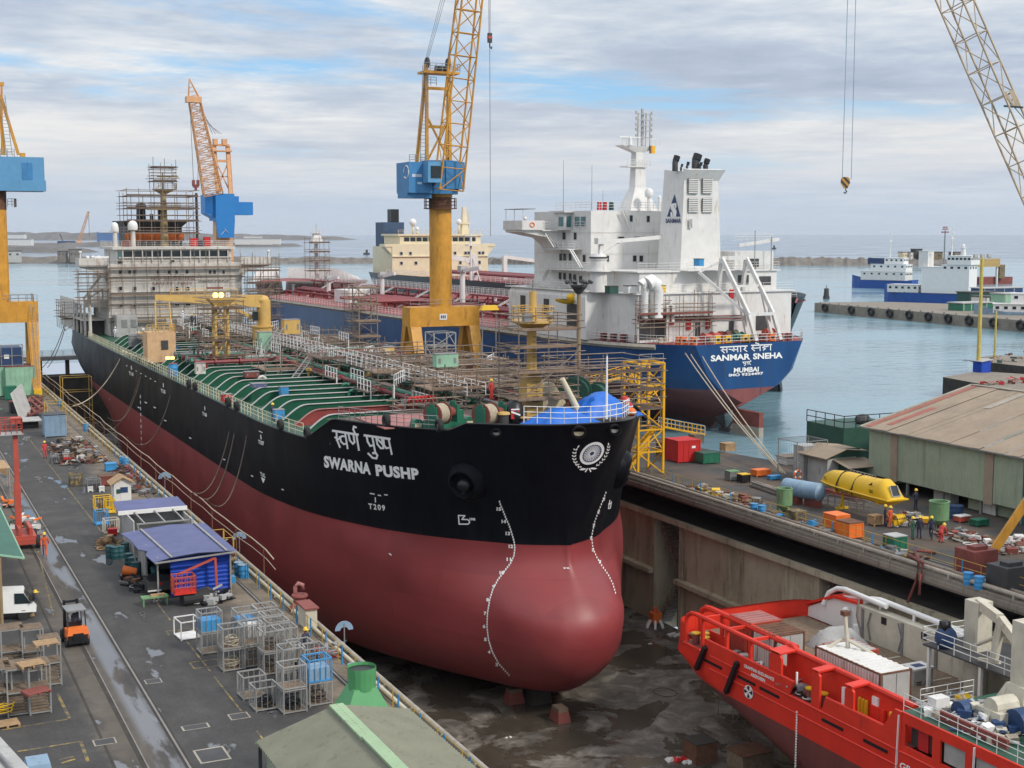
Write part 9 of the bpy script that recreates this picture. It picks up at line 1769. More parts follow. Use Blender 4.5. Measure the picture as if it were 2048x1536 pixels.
for a in((90,1113,3.0,'orange_suit','helmet','walk','worker in orange overalls and yellow helmet walking along the crane rail'),(90,916,.2,'red_suit','helmet','stand','worker in red overalls standing by the small crates on the left quay'),(59,1226,1.2,'navy_suit','helmet','bend','worker in dark clothes bending beside the white truck'),(612,1318,.5,'navy_suit','helmet','stand','worker in navy standing among the grey cage frames'),(1882,1085,1.9,'red_suit','helmet','bend','worker in red stooping on the right quay, rightmost of the group'),(1825,1079,.4,'green_suit','helmet','stand','worker in green overalls on the right quay'),(1838,1077,2.6,'navy_suit','helmet','stand','worker in navy right behind the green one'),(1862,1078,-.9,'navy_suit','helmet','walk','worker in navy walking, between the green and the red worker'),(1780,1056,.2,'orange_suit','helmet','stand','worker in orange beside the cardboard box on the right quay'),(1770,1053,.7,'navy_suit','helmet','stand','worker in navy beside the orange one by the cardboard box'),(1831,1019,0,'navy_suit','helmet','stand','worker in navy under the bow of the yellow lifeboat')):
 person(a[6],G(a[0],a[1]),a[2],a[3],a[4],a[5])
for px,py,z,rz,su,he,po,lb in((546,846,6.85,.3,'navy_suit','helmet','stand','worker in navy by the port rail of the black tanker, forward'),(983,800,9.6,.4,'red_suit','helmet','stand','worker in red behind the right winch on the bow'),(231,676,6.9,.2,'white_suit','helmet_white','stand','worker in white on the port side deck of the black tanker'),(366,645,9.9,.1,'white_suit','helmet_white','stand','worker in white on the catwalk before the deckhouse'),(384,652,9.9,.2,'navy_suit','helmet','stand','worker in navy on the catwalk, left one of two'),(391,652,9.9,1,'navy_suit','helmet','stand','worker in navy on the catwalk, right one of two')):
 person(lb,G(px,py,z),rz,su,he,po)
# ================================================================ LEFT QUAY
def K6(x,y):return x/2.8656,1000+y/2.8656
t=thg('workshop_shelter','open shelter with a faded blue sheet roof and bright blue front wall','shelter',(19,93,0));mb=MB('wall_blue');k=9
for i in range(k):z=.15+i*.29;mb.quad((16.95,89.05,z),(20.95,89.1,z),(20.95,89.02,z+.2),(16.95,88.97,z+.2));mb.quad((16.95,88.97,z+.2),(20.95,89.02,z+.2),(20.95,89.1,z+.29),(16.95,89.05,z+.29))
mb.bd('front_wall',t);mb=MB('roof_blue');ed=[(15.75,88.2),(15.6,90.4),(15.95,91.6),(15.45,92.2),(15.5,95.4),(15.2,97.8)]
rr=[[(x,y,2.75+.05*(i%2)),(16.9,y+.1,2.95),(18.6,y,3.12),(21.2,y,3.0)]for i,(x,y)in enumerate(ed)];mb.grid(rr);mb.grid([[(a,b,c-.06)for a,b,c in r_]for r_ in rr]);mb.bd('roof',t)
mb=MB('galv');mb.bar((16.6,97.8,2.98),(16.9,88.2,3.0),.14,.07);mb.bar((20.4,97.8,3.12),(20.5,88.2,3.1),.14,.07);mb.bar((15.8,88.15,2.7),(21.2,88.15,2.95),.1);[mb.bar((x,y,0),(x,y,2.9),.1)for x in(16.1,20.9)for y in(88.9,93,97.5)];mb.bd('frame',t);mb=MB('dark_grey');mb.box(20.7,20.8,89.2,97.5,0,2.7);mb.mat('grey_light').box(16.3,16.38,94.6,97.4,0,2.6);mb.box(16.4,20.7,97.4,97.5,0,2.8);mb.bd('side_wall',t)
t=thg('canopy_shed','grey walled bay with a blue roof and white front board behind the shelter','shelter',(19,104,0));mb=MB('grey_light');mb.box(16.7,16.8,101.5,106.5,0,2.8);mb.box(16.8,21,106.4,106.5,0,2.8);mb.box(21,21.1,101.5,106.5,0,2.6);mb.bd('wall',t);mb=MB('roof_blue');mb.hx([(16.1,104.6,2.95),(21.3,104.6,2.95),(21.2,107.6,3.2),(16.2,107.6,3.2),(16.1,104.6,3.0),(21.3,104.6,3.0),(21.2,107.6,3.25),(16.2,107.6,3.25)]);mb.bd('roof',t);mb=MB('white_clean');mb.box(16.1,21.3,104.45,104.58,2.75,3.05);mb.bd('front_board',t);mb=MB('galv');[mb.bar((x,104.5,2.9),(x+.3,101.8,2.5),.09)for x in(17.3,18.8,20.2)];mb.bar((17,101.8,2.5),(21,101.8,2.5),.1);mb.bar((17.1,101.8,0),(17.1,101.8,2.5),.08);mb.bd('roof_frame',t)
p=G(246,1004);t=thg('guard_hut','small white hut with a brown pitched roof and dark window on the left quay','hut',p);mb=MB('white');mb.prism([(p.x-.75,.1),(p.x+.75,.1),(p.x+.75,1.75),(p.x,2.25),(p.x-.75,1.75)],'y',p.y,p.y+1.6);mb.bd('walls',t);mb=MB('wood');[mb.hx([(p.x,p.y-.3,2.25),(p.x+s*1.1,p.y-.3,1.6),(p.x+s*1.1,p.y+1.9,1.6),(p.x,p.y+1.9,2.25),(p.x,p.y-.3,2.33),(p.x+s*1.1,p.y-.3,1.68),(p.x+s*1.1,p.y+1.9,1.68),(p.x,p.y+1.9,2.33)])for s in(-1,1)];mb.bd('roof',t);mb=MB('blue_dark');mb.box(p.x-.2,p.x+.45,p.y-.03,p.y,.85,1.35);mb.mat('dark_green').box(p.x-.55,p.x-.2,p.y-.04,p.y,.8,1.2);mb.bd('window',t)
def cage(label,p,m='galv',w=1.2,d=1.1,h=1.2,coil=None,z=0.0,bars=4,rz=.0,group='grey cage frames',fill=None,name='cage_frame'):
 t=thg(name,label,'cage',(p[0],p[1],z),rz,group);mb=MB(m);x,y=w/2,d
 for a,b in((-x,0),(x,0),(x,y),(-x,y)):mb.bar((a,b,0),(a,b,h),.06)
 for zz in(.08,h):mb.bar((-x,0,zz),(x,0,zz),.06);mb.bar((-x,y,zz),(x,y,zz),.06);mb.bar((-x,0,zz),(-x,y,zz),.06);mb.bar((x,0,zz),(x,y,zz),.06)
 for i in range(1,bars):f=i/bars;mb.tube((-x+w*f,0,.1),(-x+w*f,0,h),.022);mb.tube((-x+w*f,y,.1),(-x+w*f,y,h),.022);mb.tube((-x,y*f,.1),(-x,y*f,h),.022);mb.tube((x,y*f,.1),(x,y*f,h),.022)
 mb.bd('bar_frame',t,world=False);mb=MB('wood_old' if m=='galv' else m);mb.box(-x+.03,x-.03,.03,y-.03,.06,.1);mb.bd('floor_tray',t,world=False)
 if coil:
  mb=MB(coil);q=RNG(len(label)*37+ord(label[-3]))
  for i in range(7):rr_=q.uniform(.26,.45);cx_,cy_=q.uniform(-.1,.1),y/2+q.uniform(-.06,.06);mb.path([(cx_+rr_*cos(a),cy_+rr_*.9*sin(a),.14+i*.07+.05*sin(2*a+i))for a in lsp(0,6.28,14)],.035,5)
  mb.bd('hose_coil',t,world=False,sm=True)
 if fill:mb=MB(fill);mb.box(-x+.05,x-.05,.05,y-.05,.1,h*.62);mb.bd('contents',t,world=False)
 return t
CG=[((455,640),2,'rope','first stack with pale hoses'),((590,615),2,None,'empty stack right of the pale hose stack'),((740,665),2,'cable','stack with brown hoses in the middle'),((600,838),1,None,'single empty frame in the front, left one'),((690,920),1,'black','single frame with a black hose coil, nearest the road'),((885,938),2,'black','front stack, dark coils inside'),((1065,885),1,'cable','lower frame under the blue one'),((300,520),2,None,'stack with the blue water tank, far left'),((550,510),2,None,'stack with blue drums behind the water tank'),((690,480),2,None,'rearmost empty stack next to the dusty strip'),((735,540),2,None,'empty stack second along the dusty strip'),((775,592),2,None,'empty stack third along the dusty strip'),((830,645),2,None,'empty stack fourth along the dusty strip'),((945,765),2,None,'stack the navy worker stands behind'),((1030,800),2,'cable','stack with brown hoses beside the blue frame'),((620,560),2,None,'stack with a white sack in the back row'),((880,800),2,None,'stack between the brown hoses and the front stack')]
for(cx_,cy_),n_,co_,lb in CG:
 p=G(340+cx_/3.525,1160+cy_/3.525)
 for lv in range(n_):cage('grey cage frame, '+(('top of ' if lv else 'bottom of ')if n_==2 else '')+lb,p,coil=co_ if(co_ and(lv==0 or co_!='black'))else None,z=lv*1.22,rz=.05,fill=('blue_drum' if 'blue water' in lb or 'blue drums' in lb else 'white' if 'white sack' in lb else None)if lv==1 else None)
p=G(340+1065/3.525,1160+885/3.525);cage('blue cage frame on top of a grey one at the dock end of the rows',p,'blue_drum',z=1.22,rz=.05,coil='black',fill='tank_blue')
p=G(340+150/3.525,1160+420/3.525);cage('low white tubular trolley frame left of the cage rows',p,'white',1.2,1.4,1.1,None,0,1,.1,None,None,'trolley')
for px,py,m,w,lb in((154,972,'line_yellow',1.1,'tan mesh crate standing alone beside the yellow line'),(189,983,'steel_grey',1.2,'grey mesh cage with two white boxes in front'),(208,1020,'gold_yellow',1.4,'big yellow cage below the white hut'),(222,1027,'gold_yellow',.8,'small yellow cage beside the big yellow one'),(205,1050,'blue_drum',1.0,'open blue cage below the yellow cages'),(225,1068,'sponson_cream',1.1,'cream barred cage nearest the shelter'),(111,927,'steel_grey',.7,'small grey cage with a red box, left one by the red worker'),(135,927,'rust',.8,'small rusty cage with a red box, right of the grey one')):
 cage(lb,G(px,py),m,w,1.0,1.15 if px>150 else.95,'cable' if px in(225,208)else None,0,3,.05,'mixed cages on the left quay',{'line_yellow':'line_yellow','steel_grey':'dark_grey','rust':'red_paint'}.get(m))
p=G(158,1296);t=thg('forklift','orange forklift seen from behind with a grey canopy on the left quay road','forklift',p,.06);W_=dict(world=False);mb=MB('orange');mb.box(-.6,.6,.2,1.0,.45,1.05);mb.hx([(-.62,.05,.75),(.62,.05,.75),(.62,.5,.75),(-.62,.5,.75),(-.55,.12,1.12),(.55,.12,1.12),(.55,.5,1.16),(-.55,.5,1.16)]);mb.bd('counterweight',t,**W_);mb=MB('black');mb.box(-.55,.55,.1,2.1,.25,.75);mb.box(-.3,.3,.03,.1,.5,.85);mb.box(-.4,.4,1.0,1.5,.75,1.35);mb.box(-.45,-.3,2.1,2.25,.1,2.4);mb.box(.3,.45,2.1,2.25,.1,2.4);mb.box(-.4,.4,2.12,2.24,2.2,2.35);mb.bd('chassis',t,**W_)
for x,y,r_ in((-.55,.5,.3),(.55,.5,.3),(-.55,1.8,.36),(.55,1.8,.36)):mb=MB('rubber');mb.cyl((x-.12,y,r_),(x+.12,y,r_),r_,r_,14);mb.bd('wheel',t,**W_)
mb=MB('dark_grey');[mb.bar((x,y,1.0),(x*.9,y,2.1),.07)for x in(-.52,.52)for y in(.45,1.7)];mb.mat('steel_grey').box(-.56,.56,.3,1.8,2.1,2.17);mb.bd('canopy',t,**W_);mb=MB('navy_suit');mb.ball((0,1.05,1.55),.22,.16,.32);mb.bd('seat_back',t,**W_);mb=MB('steel_grey');mb.box(-.4,-.28,2.25,3.2,.1,.16);mb.box(.28,.4,2.25,3.2,.1,.16);mb.bd('fork',t,**W_)
p=G(22,1243);t=thg('truck','white light truck with its cab door panel, cut off by the left edge','truck',p,-.12);mb=MB('white_clean');mb.hx([(-.6,-.05,.55),(1.5,-.05,.5),(1.5,1.6,.5),(-.6,1.6,.55),(-.5,.08,1.9),(.75,.1,1.85),(.75,1.5,1.85),(-.5,1.5,1.9)]);mb.bd('cab',t,**W_);mb=MB('glass');mb.add([(.8,.02,1.72),(1.22,-.01,1.05),(.25,-.03,1.1),(.25,.03,1.75)],[(0,1,2,3)]);mb.add([(.83,.15,1.75),(1.33,.05,1.05),(1.33,1.55,1.05),(.83,1.45,1.75)],[(0,1,2,3)]);mb.bd('window',t,**W_);mb=MB('dark_grey');mb.box(-5,-.7,.1,1.6,.6,.8);mb.box(-5,1.3,.2,1.5,.35,.55);mb.bd('flatbed',t,**W_)
for x in(.75,-2.8):[MB('rubber').cyl((x,y,.33),(x,y+.22,.33),.33,.33,14).bd('wheel',t,**W_)for y in(-.04,1.4)]
mb=MB('black');mb.bar((1.2,-.05,1.3),(1.35,-.35,1.5),.04);mb.ball((1.38,-.4,1.45),.08,.04,.16);mb.bd('mirror',t,**W_)
p=G(52,1232);t=thg('board','brown board lying on the road beside the white truck','board',p);mb=MB('wood');mb.box(p.x-.5,p.x+.5,p.y-.3,p.y+.6,.01,.06);mb.bd('board_sheet',t)
for k,(px,py,w,d,h,n_,lb)in enumerate(((82,1428,1.0,1.3,2.5,2,'tall grey rack with slatted pallets, nearest the yellow corner line'),(38,1432,1.0,1.6,2.4,2,'grey rack with brown boards, second from the left edge'),(5,1432,1.0,1.8,2.4,2,'grey rack cut off by the left edge'),(104,1372,1.0,1.2,2.5,2,'grey rack carrying the reddish pallet, farther back'),(68,1345,1.1,1.2,2.4,2,'rack in the back row behind the stacked pale pallets'),(28,1345,1.2,1.3,2.4,2,'back row rack with a green sprig on top'))):
 p=G(px,py);t=thg('pallet_rack',lb,'rack',p,.03,'grey pallet racks');mb=MB('galv');[mb.bar((a,b,0),(a,b,h),.07)for a in(-w/2,w/2)for b in(0,d)];[(mb.bar((-w/2,b,z),(w/2,b,z),.06),mb.bar((-w/2 if b else w/2,0,z),(-w/2 if b else w/2,d,z),.06))for z in(.1,h/2,h)for b in(0,d)];mb.bd('rack_frame',t,world=False)
 for z in(h/2+.03,h+.03):
  mb=MB('wood_old');[mb.box(-w/2,w/2,d*i/7,d*(i+.75)/7,z,z+.04)for i in range(7)];mb.box(-w/2+.05,-w/2+.15,0,d,z-.08,z);mb.box(w/2-.15,w/2-.05,0,d,z-.08,z);mb.bd('board_shelf',t,world=False)
 mb=MB('wood_old');[mb.hx([(-w/2+.06,.02+.04*i,.15+.15*i),(w/2-.06,.02+.04*i,.15+.15*i),(w/2-.06,.1+.04*i,.15+.15*i),(-w/2+.06,.1+.04*i,.15+.15*i),(-w/2+.06,.02+.04*i,.25+.15*i),(w/2-.06,.02+.04*i,.25+.15*i),(w/2-.06,.1+.04*i,.25+.15*i),(-w/2+.06,.1+.04*i,.25+.15*i)])for i in range(7)];mb.bd('slatted_panel',t,world=False)
for k,(px,py,z,rz,m,lb)in enumerate(((62,1330,2.5,.2,'wood','pale wooden pallet on top of the racks, upper of two'),(63,1334,2.34,.16,'wood_old','darker wooden pallet under the pale one'),(92,1288,2.5,.1,'wood','small reddish brown pallet on the back rack'),(72,1385,1.6,.3,'brown_red','reddish pallet lying between the racks'),(12,1450,.02,.1,'wood','pale pallet on the ground at the left edge'))):
 p=G(px,py,z);t=thg('pallet',lb,'pallet',(p.x,p.y,z),rz,'wooden pallets');mb=MB(m);[mb.box(-.6,.6,-.5+i*.17,-.5+i*.17+.11,.1,.13)for i in range(6)];mb.bd('deck_board',t,world=False);mb=MB(m);[mb.box(x-.05,x+.05,-.5,.46,0,.1)for x in(-.54,0,.54)];mb.bd('bearer',t,world=False)
t=thg('hose','yellow hose coiled on the pallet at the left edge','hose',G(10,1425,.3));p=t.location;MB('gold_yellow').path([(p.x+(.3+.06*i/9)*cos(i*.7),p.y+.3*sin(i*.7),.25+.02*i)for i in range(28)],.03,5).bd('coil',t,sm=True)
p=G(58,1098);q_=GY(30,868,p.y+2.0);t=thg('boom_lift','red boom lift with its arm upright and cage raised, left road edge','boom lift',p);mb=MB('lift_red');mb.box(p.x-1.3,p.x+.6,p.y,p.y+3.2,.55,1.0);mb.box(p.x-1.2,p.x+.5,p.y-.25,p.y+.05,.4,.8);mb.box(p.x-.7,p.x-.45,p.y+.2,p.y+3,1.0,1.6);mb.box(p.x+.1,p.x+.35,p.y+.2,p.y+3,1.0,1.6);mb.bd('chassis',t);mb=MB('lift_red');mb.bar((q_.x,p.y+2,1.2),(q_.x,p.y+2,q_.z),.36);mb.bar((q_.x,p.y+2,1.2),(q_.x,p.y+2,q_.z*.55),.46);mb.bd('boom',t);[MB('rubber').cyl((x,y,.5),(x+.3,y,.5),.5,.5,14).bd('wheel',t)for x in(p.x-1.6,p.x+.55)for y in(p.y+.3,p.y+2.7)]
mb=MB('lift_red');z=q_.z;mb.mat('grey_light').box(q_.x-1.9,q_.x+.55,p.y+1.4,p.y+2.6,z,z+.12);mb.mat('lift_red');rail_(mb,[(q_.x-1.9,p.y+1.4,z+.1),(q_.x+.5,p.y+1.4,z+.1),(q_.x+.5,p.y+2.6,z+.1),(q_.x-1.9,p.y+2.6,z+.1)],1.15,3,.035,.4);mb.box(q_.x-.3,q_.x+.45,p.y+1.5,p.y+2.2,z+.9,z+1.3);mb.bd('cage',t)
t=thg('roofed_shed','green corrugated shed roof cut off by the left edge','shed',(3,98,0));mb=MB('roof_green');n=34
for i in range(n):y=87.6+i*.64;[mb.quad((7.7,a,4+.0),(7.7,b,4.0+.12),(-3,b,6.62),(-3,a,6.5))for a,b in((y,y+.4),(y+.64,y+.4))]
mb.bd('roof',t);mb=MB('pale_green');mb.bar((7.72,87.6,3.98),(7.72,109.4,3.98),.16,.1);mb.bar((7.7,87.6,4.02),(-3,87.6,6.5),.12,.1);mb.bd('roof_trim',t);mb=MB('dark_grey');mb.box(-3,6.5,92,108,0,3.9);mb.bd('wall',t);mb=MB('mast_brown');mb.cyl((6.3,87.4,0),(6.3,87.4,4.2),.11,.11,8);mb.bd('post',t)
t=thg('stall_roof','small tan flat roof with clutter under it at the left edge, beyond the green roof','shelter',G(0,985));p=t.location;mb=MB('wood');mb.hx([(p.x-1.5,p.y,2.2),(p.x+1.0,p.y,2.2),(p.x+.7,p.y+3,2.5),(p.x-1.5,p.y+3,2.5),(p.x-1.5,p.y,2.27),(p.x+1,p.y,2.27),(p.x+.7,p.y+3,2.57),(p.x-1.5,p.y+3,2.57)]);mb.bd('roof',t);mb=MB('galv');[mb.bar((p.x+a,p.y+b,0),(p.x+a,p.y+b,2.2),.07)for a in(-1.2,.9)for b in(.1,2.8)];mb.bd('post',t)
junk('parts and orange rags heaped on the trolley behind the boom lift',G(50,1052),.9,2.2,1.4,['wood_old','orange','steel_grey','white','dark_green'],50,41);junk('bits under the tan stall roof at the left edge',G(4,1010),.8,1.6,1.2,['orange','wood_old','steel_grey','white'],30,42);junk('scrap bins, crates and twisted pipes piled beside the yellow line, far half',G(150,908),2.3,7.5,2.0,['rust','steel_grey','wood_old','brown_red','dark_grey','grey_light','wood','concrete_dark'],380,43);junk('rusty valves and drums along the dusty strip of the left quay',G(262,960),1.0,9,.5,['rust','steel_grey','dark_grey','brown_red'],90,44);junk('timber and brown steel heaped left of the teal drums',G(222,1092),.9,1.0,.8,['wood_old','rust','wood'],34,45);junk('black engine parts and pipes lying before the open shelter',G(295,1172),1.1,1.6,.7,['black','dark_grey','steel_grey','black','rust'],70,46);junk('black pads, tyres and pipes around the red work basket',G(420,1200),1.3,1.2,.7,['black','dark_grey','steel_grey','grey_light'],70,47);junk('scraps of cable and pipe along the left dock edge',G(450,1110),.5,7,.35,['rust','steel_grey','cable','wood_old'],70,48);junk('tangled hoses by the red reel at the dock edge',G(650,1305),.9,1.3,.3,['cable','black','steel_grey','red_paint'],40,49);junk('scrap at the foot of the yellow crane leg',G(60,800),2.0,8,.6,['rust','brown_red','steel_grey','wood_old'],70,50)
for k,(px,py)in enumerate(((220,1116),(231,1118),(241,1117),(251,1110),(258,1132),(267,1140),(300,1146),(311,1160),(273,1150))):drum('dark teal drum, %s'%(['leftmost of the row before the open shelter','second in the row before the open shelter','third in the row before the open shelter','fourth in the row, behind the sheet','first of the pair at the shelter mouth','second of the pair at the shelter mouth','inside the open shelter by the yellow pipe','in the shelter shade, nearest the blue wall','just right of the pair at the shelter mouth'][k]),G(px,py),'teal_drum','teal drums at the shelter',.31,.9)
for px,py,lb in((478,1150,'pale blue drum by the dock railing, left of the pair beside the shelter'),(486,1155,'pale blue drum by the dock railing, right of the pair beside the shelter'),(708,1362,'pale blue drum near the green vent, left of the pair'),(720,1372,'pale blue drum near the green vent, right of the pair'),(245,930,'blue drum at the dock edge, left of the pair beyond the hut'),(252,933,'blue drum at the dock edge, right of the pair beyond the hut'),(172,862,'blue drum at the dock edge beside the yellow stand, nearer'),(120,812,'blue drum at the dock edge, farthest one')):drum(lb,G(px,py),'blue_drum','pale blue drums on the left quay',.33,.9,'tank_blue')
p=G(252,1158);t=thg('engine_cover','orange round machine cover with a dark opening before the shelter','machine part',p);mb=MB('orange');mb.cyl((p.x-.2,p.y,.65),(p.x+.7,p.y-.3,.5),.34,.25,14);mb.mat('black').cyl((p.x-.22,p.y+.01,.655),(p.x-.19,p.y,.65),.22,.22,12);mb.bd('cover',t,sm=True,ang=40);mb=MB('black');mb.box(p.x-.4,p.x+.9,p.y-.5,p.y+.3,.05,.35);mb.bd('cradle',t)
p=G(372,1213);t=thg('work_basket','bright red lift basket on a black tyre with its arm over the blue wall','lift basket',p);mb=MB('bright_red');mb.box(p.x-.75,p.x+.65,p.y-.2,p.y+.9,.85,.97);mb.mat('lift_red');rail_(mb,[(p.x-.75,p.y-.2,.95),(p.x+.65,p.y-.2,.95),(p.x+.65,p.y+.9,.95),(p.x-.75,p.y+.9,.95),(p.x-.75,p.y-.2,.95)],1.05,3,.035,.35);mb.bd('basket',t);mb=MB('lift_red');a_=Vec((p.x-.3,p.y+1,1.9));b_=a_+Vec((2.6,.5,.75));mb.bar(a_,b_,.13);mb.bar(b_,b_+Vec((.05,0,-1.9)),.15);mb.bd('arm',t);mb=MB('rubber');mb.cyl((p.x-.2,p.y+.2,.42),(p.x+1.5,p.y+.5,.45),.42,.5,16);mb.bd('tyre',t)
p=G(310,1212);t=thg('work_table','pale green low table with tan offcuts before the red basket','table',p);mb=MB('hopper_green');mb.box(p.x-.8,p.x+.9,p.y,p.y+.7,.5,.58);[mb.bar((p.x+a,p.y+b,0),(p.x+a,p.y+b,.5),.08)for a in(-.7,.8)for b in(.05,.65)];mb.bd('table_frame',t);mb=MB('wood');mb.box(p.x-.2,p.x+.7,p.y+.15,p.y+.5,.58,.7);mb.bd('offcut',t)
p=G(440,1178);t=thg('steel_beam','blue steel beam lying at the foot of the blue wall','beam',p);mb=MB('blue_drum');mb.box(p.x-.9,p.x+1.1,p.y,p.y+.6,.3,.75);mb.mat('tank_blue').box(p.x-.9,p.x-.7,p.y-.1,p.y+.7,0,.9);mb.bd('beam',t)
p=G(320,1190);t=thg('pickup_bed','dark vehicle rear with a red lamp in the shelter shade','vehicle',p);mb=MB('dark_grey');mb.box(p.x-.8,p.x+.9,p.y,p.y+1.6,.3,.95);mb.mat('black').box(p.x-.7,p.x+.8,p.y+.1,p.y+1.5,.95,1.0);mb.bd('body',t);mb=MB('red_paint');mb.box(p.x+.0,p.x+.2,p.y-.03,p.y,.7,.85);mb.mat('white').box(p.x-.8,p.x+.1,p.y-.08,p.y-.03,.3,.4);mb.bd('lamp',t)
p=G(226,1066);box_on('tool_box','small red box between cages and teal drums','box',226,1072,.6,.5,.5,'red_paint')
box_on('metal_hut','pale corrugated metal box with black sheeting on top, beside the yellow stand','hut',112,874,2.4,2.6,2.6,'tank_blue','black');box_on('scrap_bin','dark red steel panel bin beside the mesh cage','bin',220,972,1.8,1.2,.9,'brown_red','rust');box_on('scrap_bin','blue plastic bin beside the scrap heap','bin',223,943,1.0,.9,.75,'blue_drum');box_on('control_box','white electrical box on the grey mesh cage front, left','box',181,984,.4,.3,.45,'white');box_on('control_box','white electrical box on the grey mesh cage front, right','box',204,984,.4,.3,.45,'white');box_on('bin','green waste bin before the pale green containers','bin',22,800,1.6,1.4,1.9,'machine_green');box_on('work_bench','dark steel bench with pale boards beside the bent plate','bench',42,826,2.6,2,1.5,'dark_grey','brown_red')
for k,(px,w)in enumerate(((10,4.2),(42,4.0))):box_on('container',['pale green site container at the left edge below the tank frame','pale green site container next to the yellow crane leg'][k],'container',px,793,w,5,4.4,'pale_green','brown_red')
p=G(18,735);t=thg('tank_frame','dark navy tank in a steel frame on top of the green containers','tank frame',(p.x,p.y-20,4.5));b_=GY(18,738,215);mb=MB('blue_dark');mb.box(b_.x-2.6,b_.x+1.7,213,217,4.5,7.2);mb.bd('tank',t);mb=MB('steel_grey');[mb.bar((b_.x+a,212.9,4.5),(b_.x+a,212.9,7.7),.14)for a in(-2.7,-1.2,.3,1.8)];[mb.bar((b_.x-2.7,212.9,z),(b_.x+1.8,212.9,z),.12)for z in(4.6,6,7.6)];mb.mat('white').box(b_.x-.8,b_.x-.1,212.85,212.9,5.6,6.2);mb.bd('frame',t)
a_=G(58,838);t=thg('steel_plate','bent grey steel plate standing by the brown frames','plate',a_);mb=MB('steel_grey');mb.mat('grey_light').hx([(a_.x-1.2,a_.y,.1),(a_.x+.8,a_.y+4,.1),(a_.x+.9,a_.y+4,.1),(a_.x-1.1,a_.y,.1),(a_.x-2,a_.y+2,3.2),(a_.x-.2,a_.y+7,3.9),(a_.x-.1,a_.y+7,3.9),(a_.x-1.9,a_.y+2,3.2)]);mb.bd('plate_sheet',t);a_=G(80,835);t=thg('frame_stack','dark red steel frames stacked beside the bent plate','frame',a_);mb=MB('brown_red');[mb.bar((a_.x-1.2+i*.7,a_.y,.3+.3*i),(a_.x-1.2+i*.5,a_.y+12,.5+.3*i),.3)for i in range(4)];[mb.bar((a_.x-1.2,a_.y+j*3,.4),(a_.x+1,a_.y+j*3,1.3),.25)for j in range(4)];mb.bd('frame',t);a_=G(58,858);t=thg('steel_plate','pale flat plate raised on black blocks','plate',a_);mb=MB('deck_pink');mb.mat('grey_light').box(a_.x-2,a_.x+1.6,a_.y,a_.y+4,.9,1.0);mb.mat('black').box(a_.x-1.2,a_.x+1.2,a_.y+.6,a_.y+3.2,.1,.9);mb.bd('plate_sheet',t)
for lb,x0,x1,y0,y1,z0,z1,m in(('yellow pipe stand beside the metal box on the left quay',19.0,21.2,176,179,0,3.0,'rail_yellow'),('yellow barrier frame behind the blue roofed shelter',22.2,23.4,98.4,101.5,0,1.6,'rail_yellow'),('tall rusty yellow stair frame inside the dock by the tanker stern',25.2,29.4,212,215,FLOOR,2.5,'rail_yellow')):
 t=thg('pipe_stand',lb,'frame',((x0+x1)/2,y0,z0),0,None);mb=MB(m);[mb.bar((x,y,z0),(x,y,z1),.1)for x in(x0,x1)for y in(y0,y1)];[rail_(mb,[(x0,y0,z),(x1,y0,z),(x1,y1,z),(x0,y1,z),(x0,y0,z)],.5,1,.04,3)for z in arn(z1-.5,z0,-2.2)];mb.bd('bar_frame',t)
for k,(x,z,rr_,m)in enumerate(((23.75,.28,.13,'concrete_pale'),(23.3,.22,.11,'sponson_cream'))):t=thg('service_pipe',['rusty pale pipe along the very edge of the left dock wall','cream pipe just inside the left dock edge'][k],'pipe',(x,100,.1));mb=MB(m);mb.cyl((x,40,z),(x,250,z),rr_,rr_,8);[mb.box(x-.2,x+.2,y,y+.12,0,z)for y in range(42,250,4)];mb.bd('pipe_run',t,sm=True,ang=40)
t=thg('edge_railing','railing with blue posts along the left dock edge','railing',(22.9,80,0));mb=MB('rail_yellow');rail_(mb,[(22.9,48,0),(22.9,230,0)],1.05,2,.035,3);mb.mat('blue_drum');[mb.tube((22.86,y,0),(22.86,y,1.1),.05,5)for y in range(50,150,3)];mb.bd('rail_frame',t)
q=RNG(6);pts=[(24.1,260,1.2)]+[(24.1+q.uniform(-.06,.06),y,1.9+q.uniform(-.1,.12))for y in range(252,90,-4)]+[(24.3,90.5,1.6)];t=thg('hose_line','pale hose line strung on posts above the left dock edge','hose line',(24,170,0));mb=MB('jib_cream');mb.path(pts,.045,5);mb.path([(x-.15,y-1,z-.5)for x,y,z in pts],.03,4);mb.bd('hose',t);mb=MB('rust');[mb.bar((24,y,0),(24,y,z),.07)for x,y,z in pts[1::2]];islands(mb,'post',t)
for k,(px,py,s)in enumerate(((689,1288,1),(479,1098,1),(330,972,1.1))):p=G(px,py+6);t=thg('fan_sign',['pale blue half disc on a post at the dock edge, nearest','pale blue half disc on a post beside the shelter','pale blue half disc on a post, farthest along the dock edge'][k],'sign',p,0,'half disc boards on posts');mb=MB('tank_blue');n=12;mb.prism([(p.x+.55*s*cos(pi*i/n),1.0+.55*s*sin(pi*i/n))for i in range(n+1)]+[(p.x+.25*s*cos(pi*i/n),1.0+.2*s*sin(pi*i/n))for i in range(n,-1,-1)],'y',p.y,p.y+.06);mb.bd('board',t);MB('steel_grey').cyl((p.x,p.y,0),(p.x,p.y,1.4),.04,.04,6).bd('post',t)
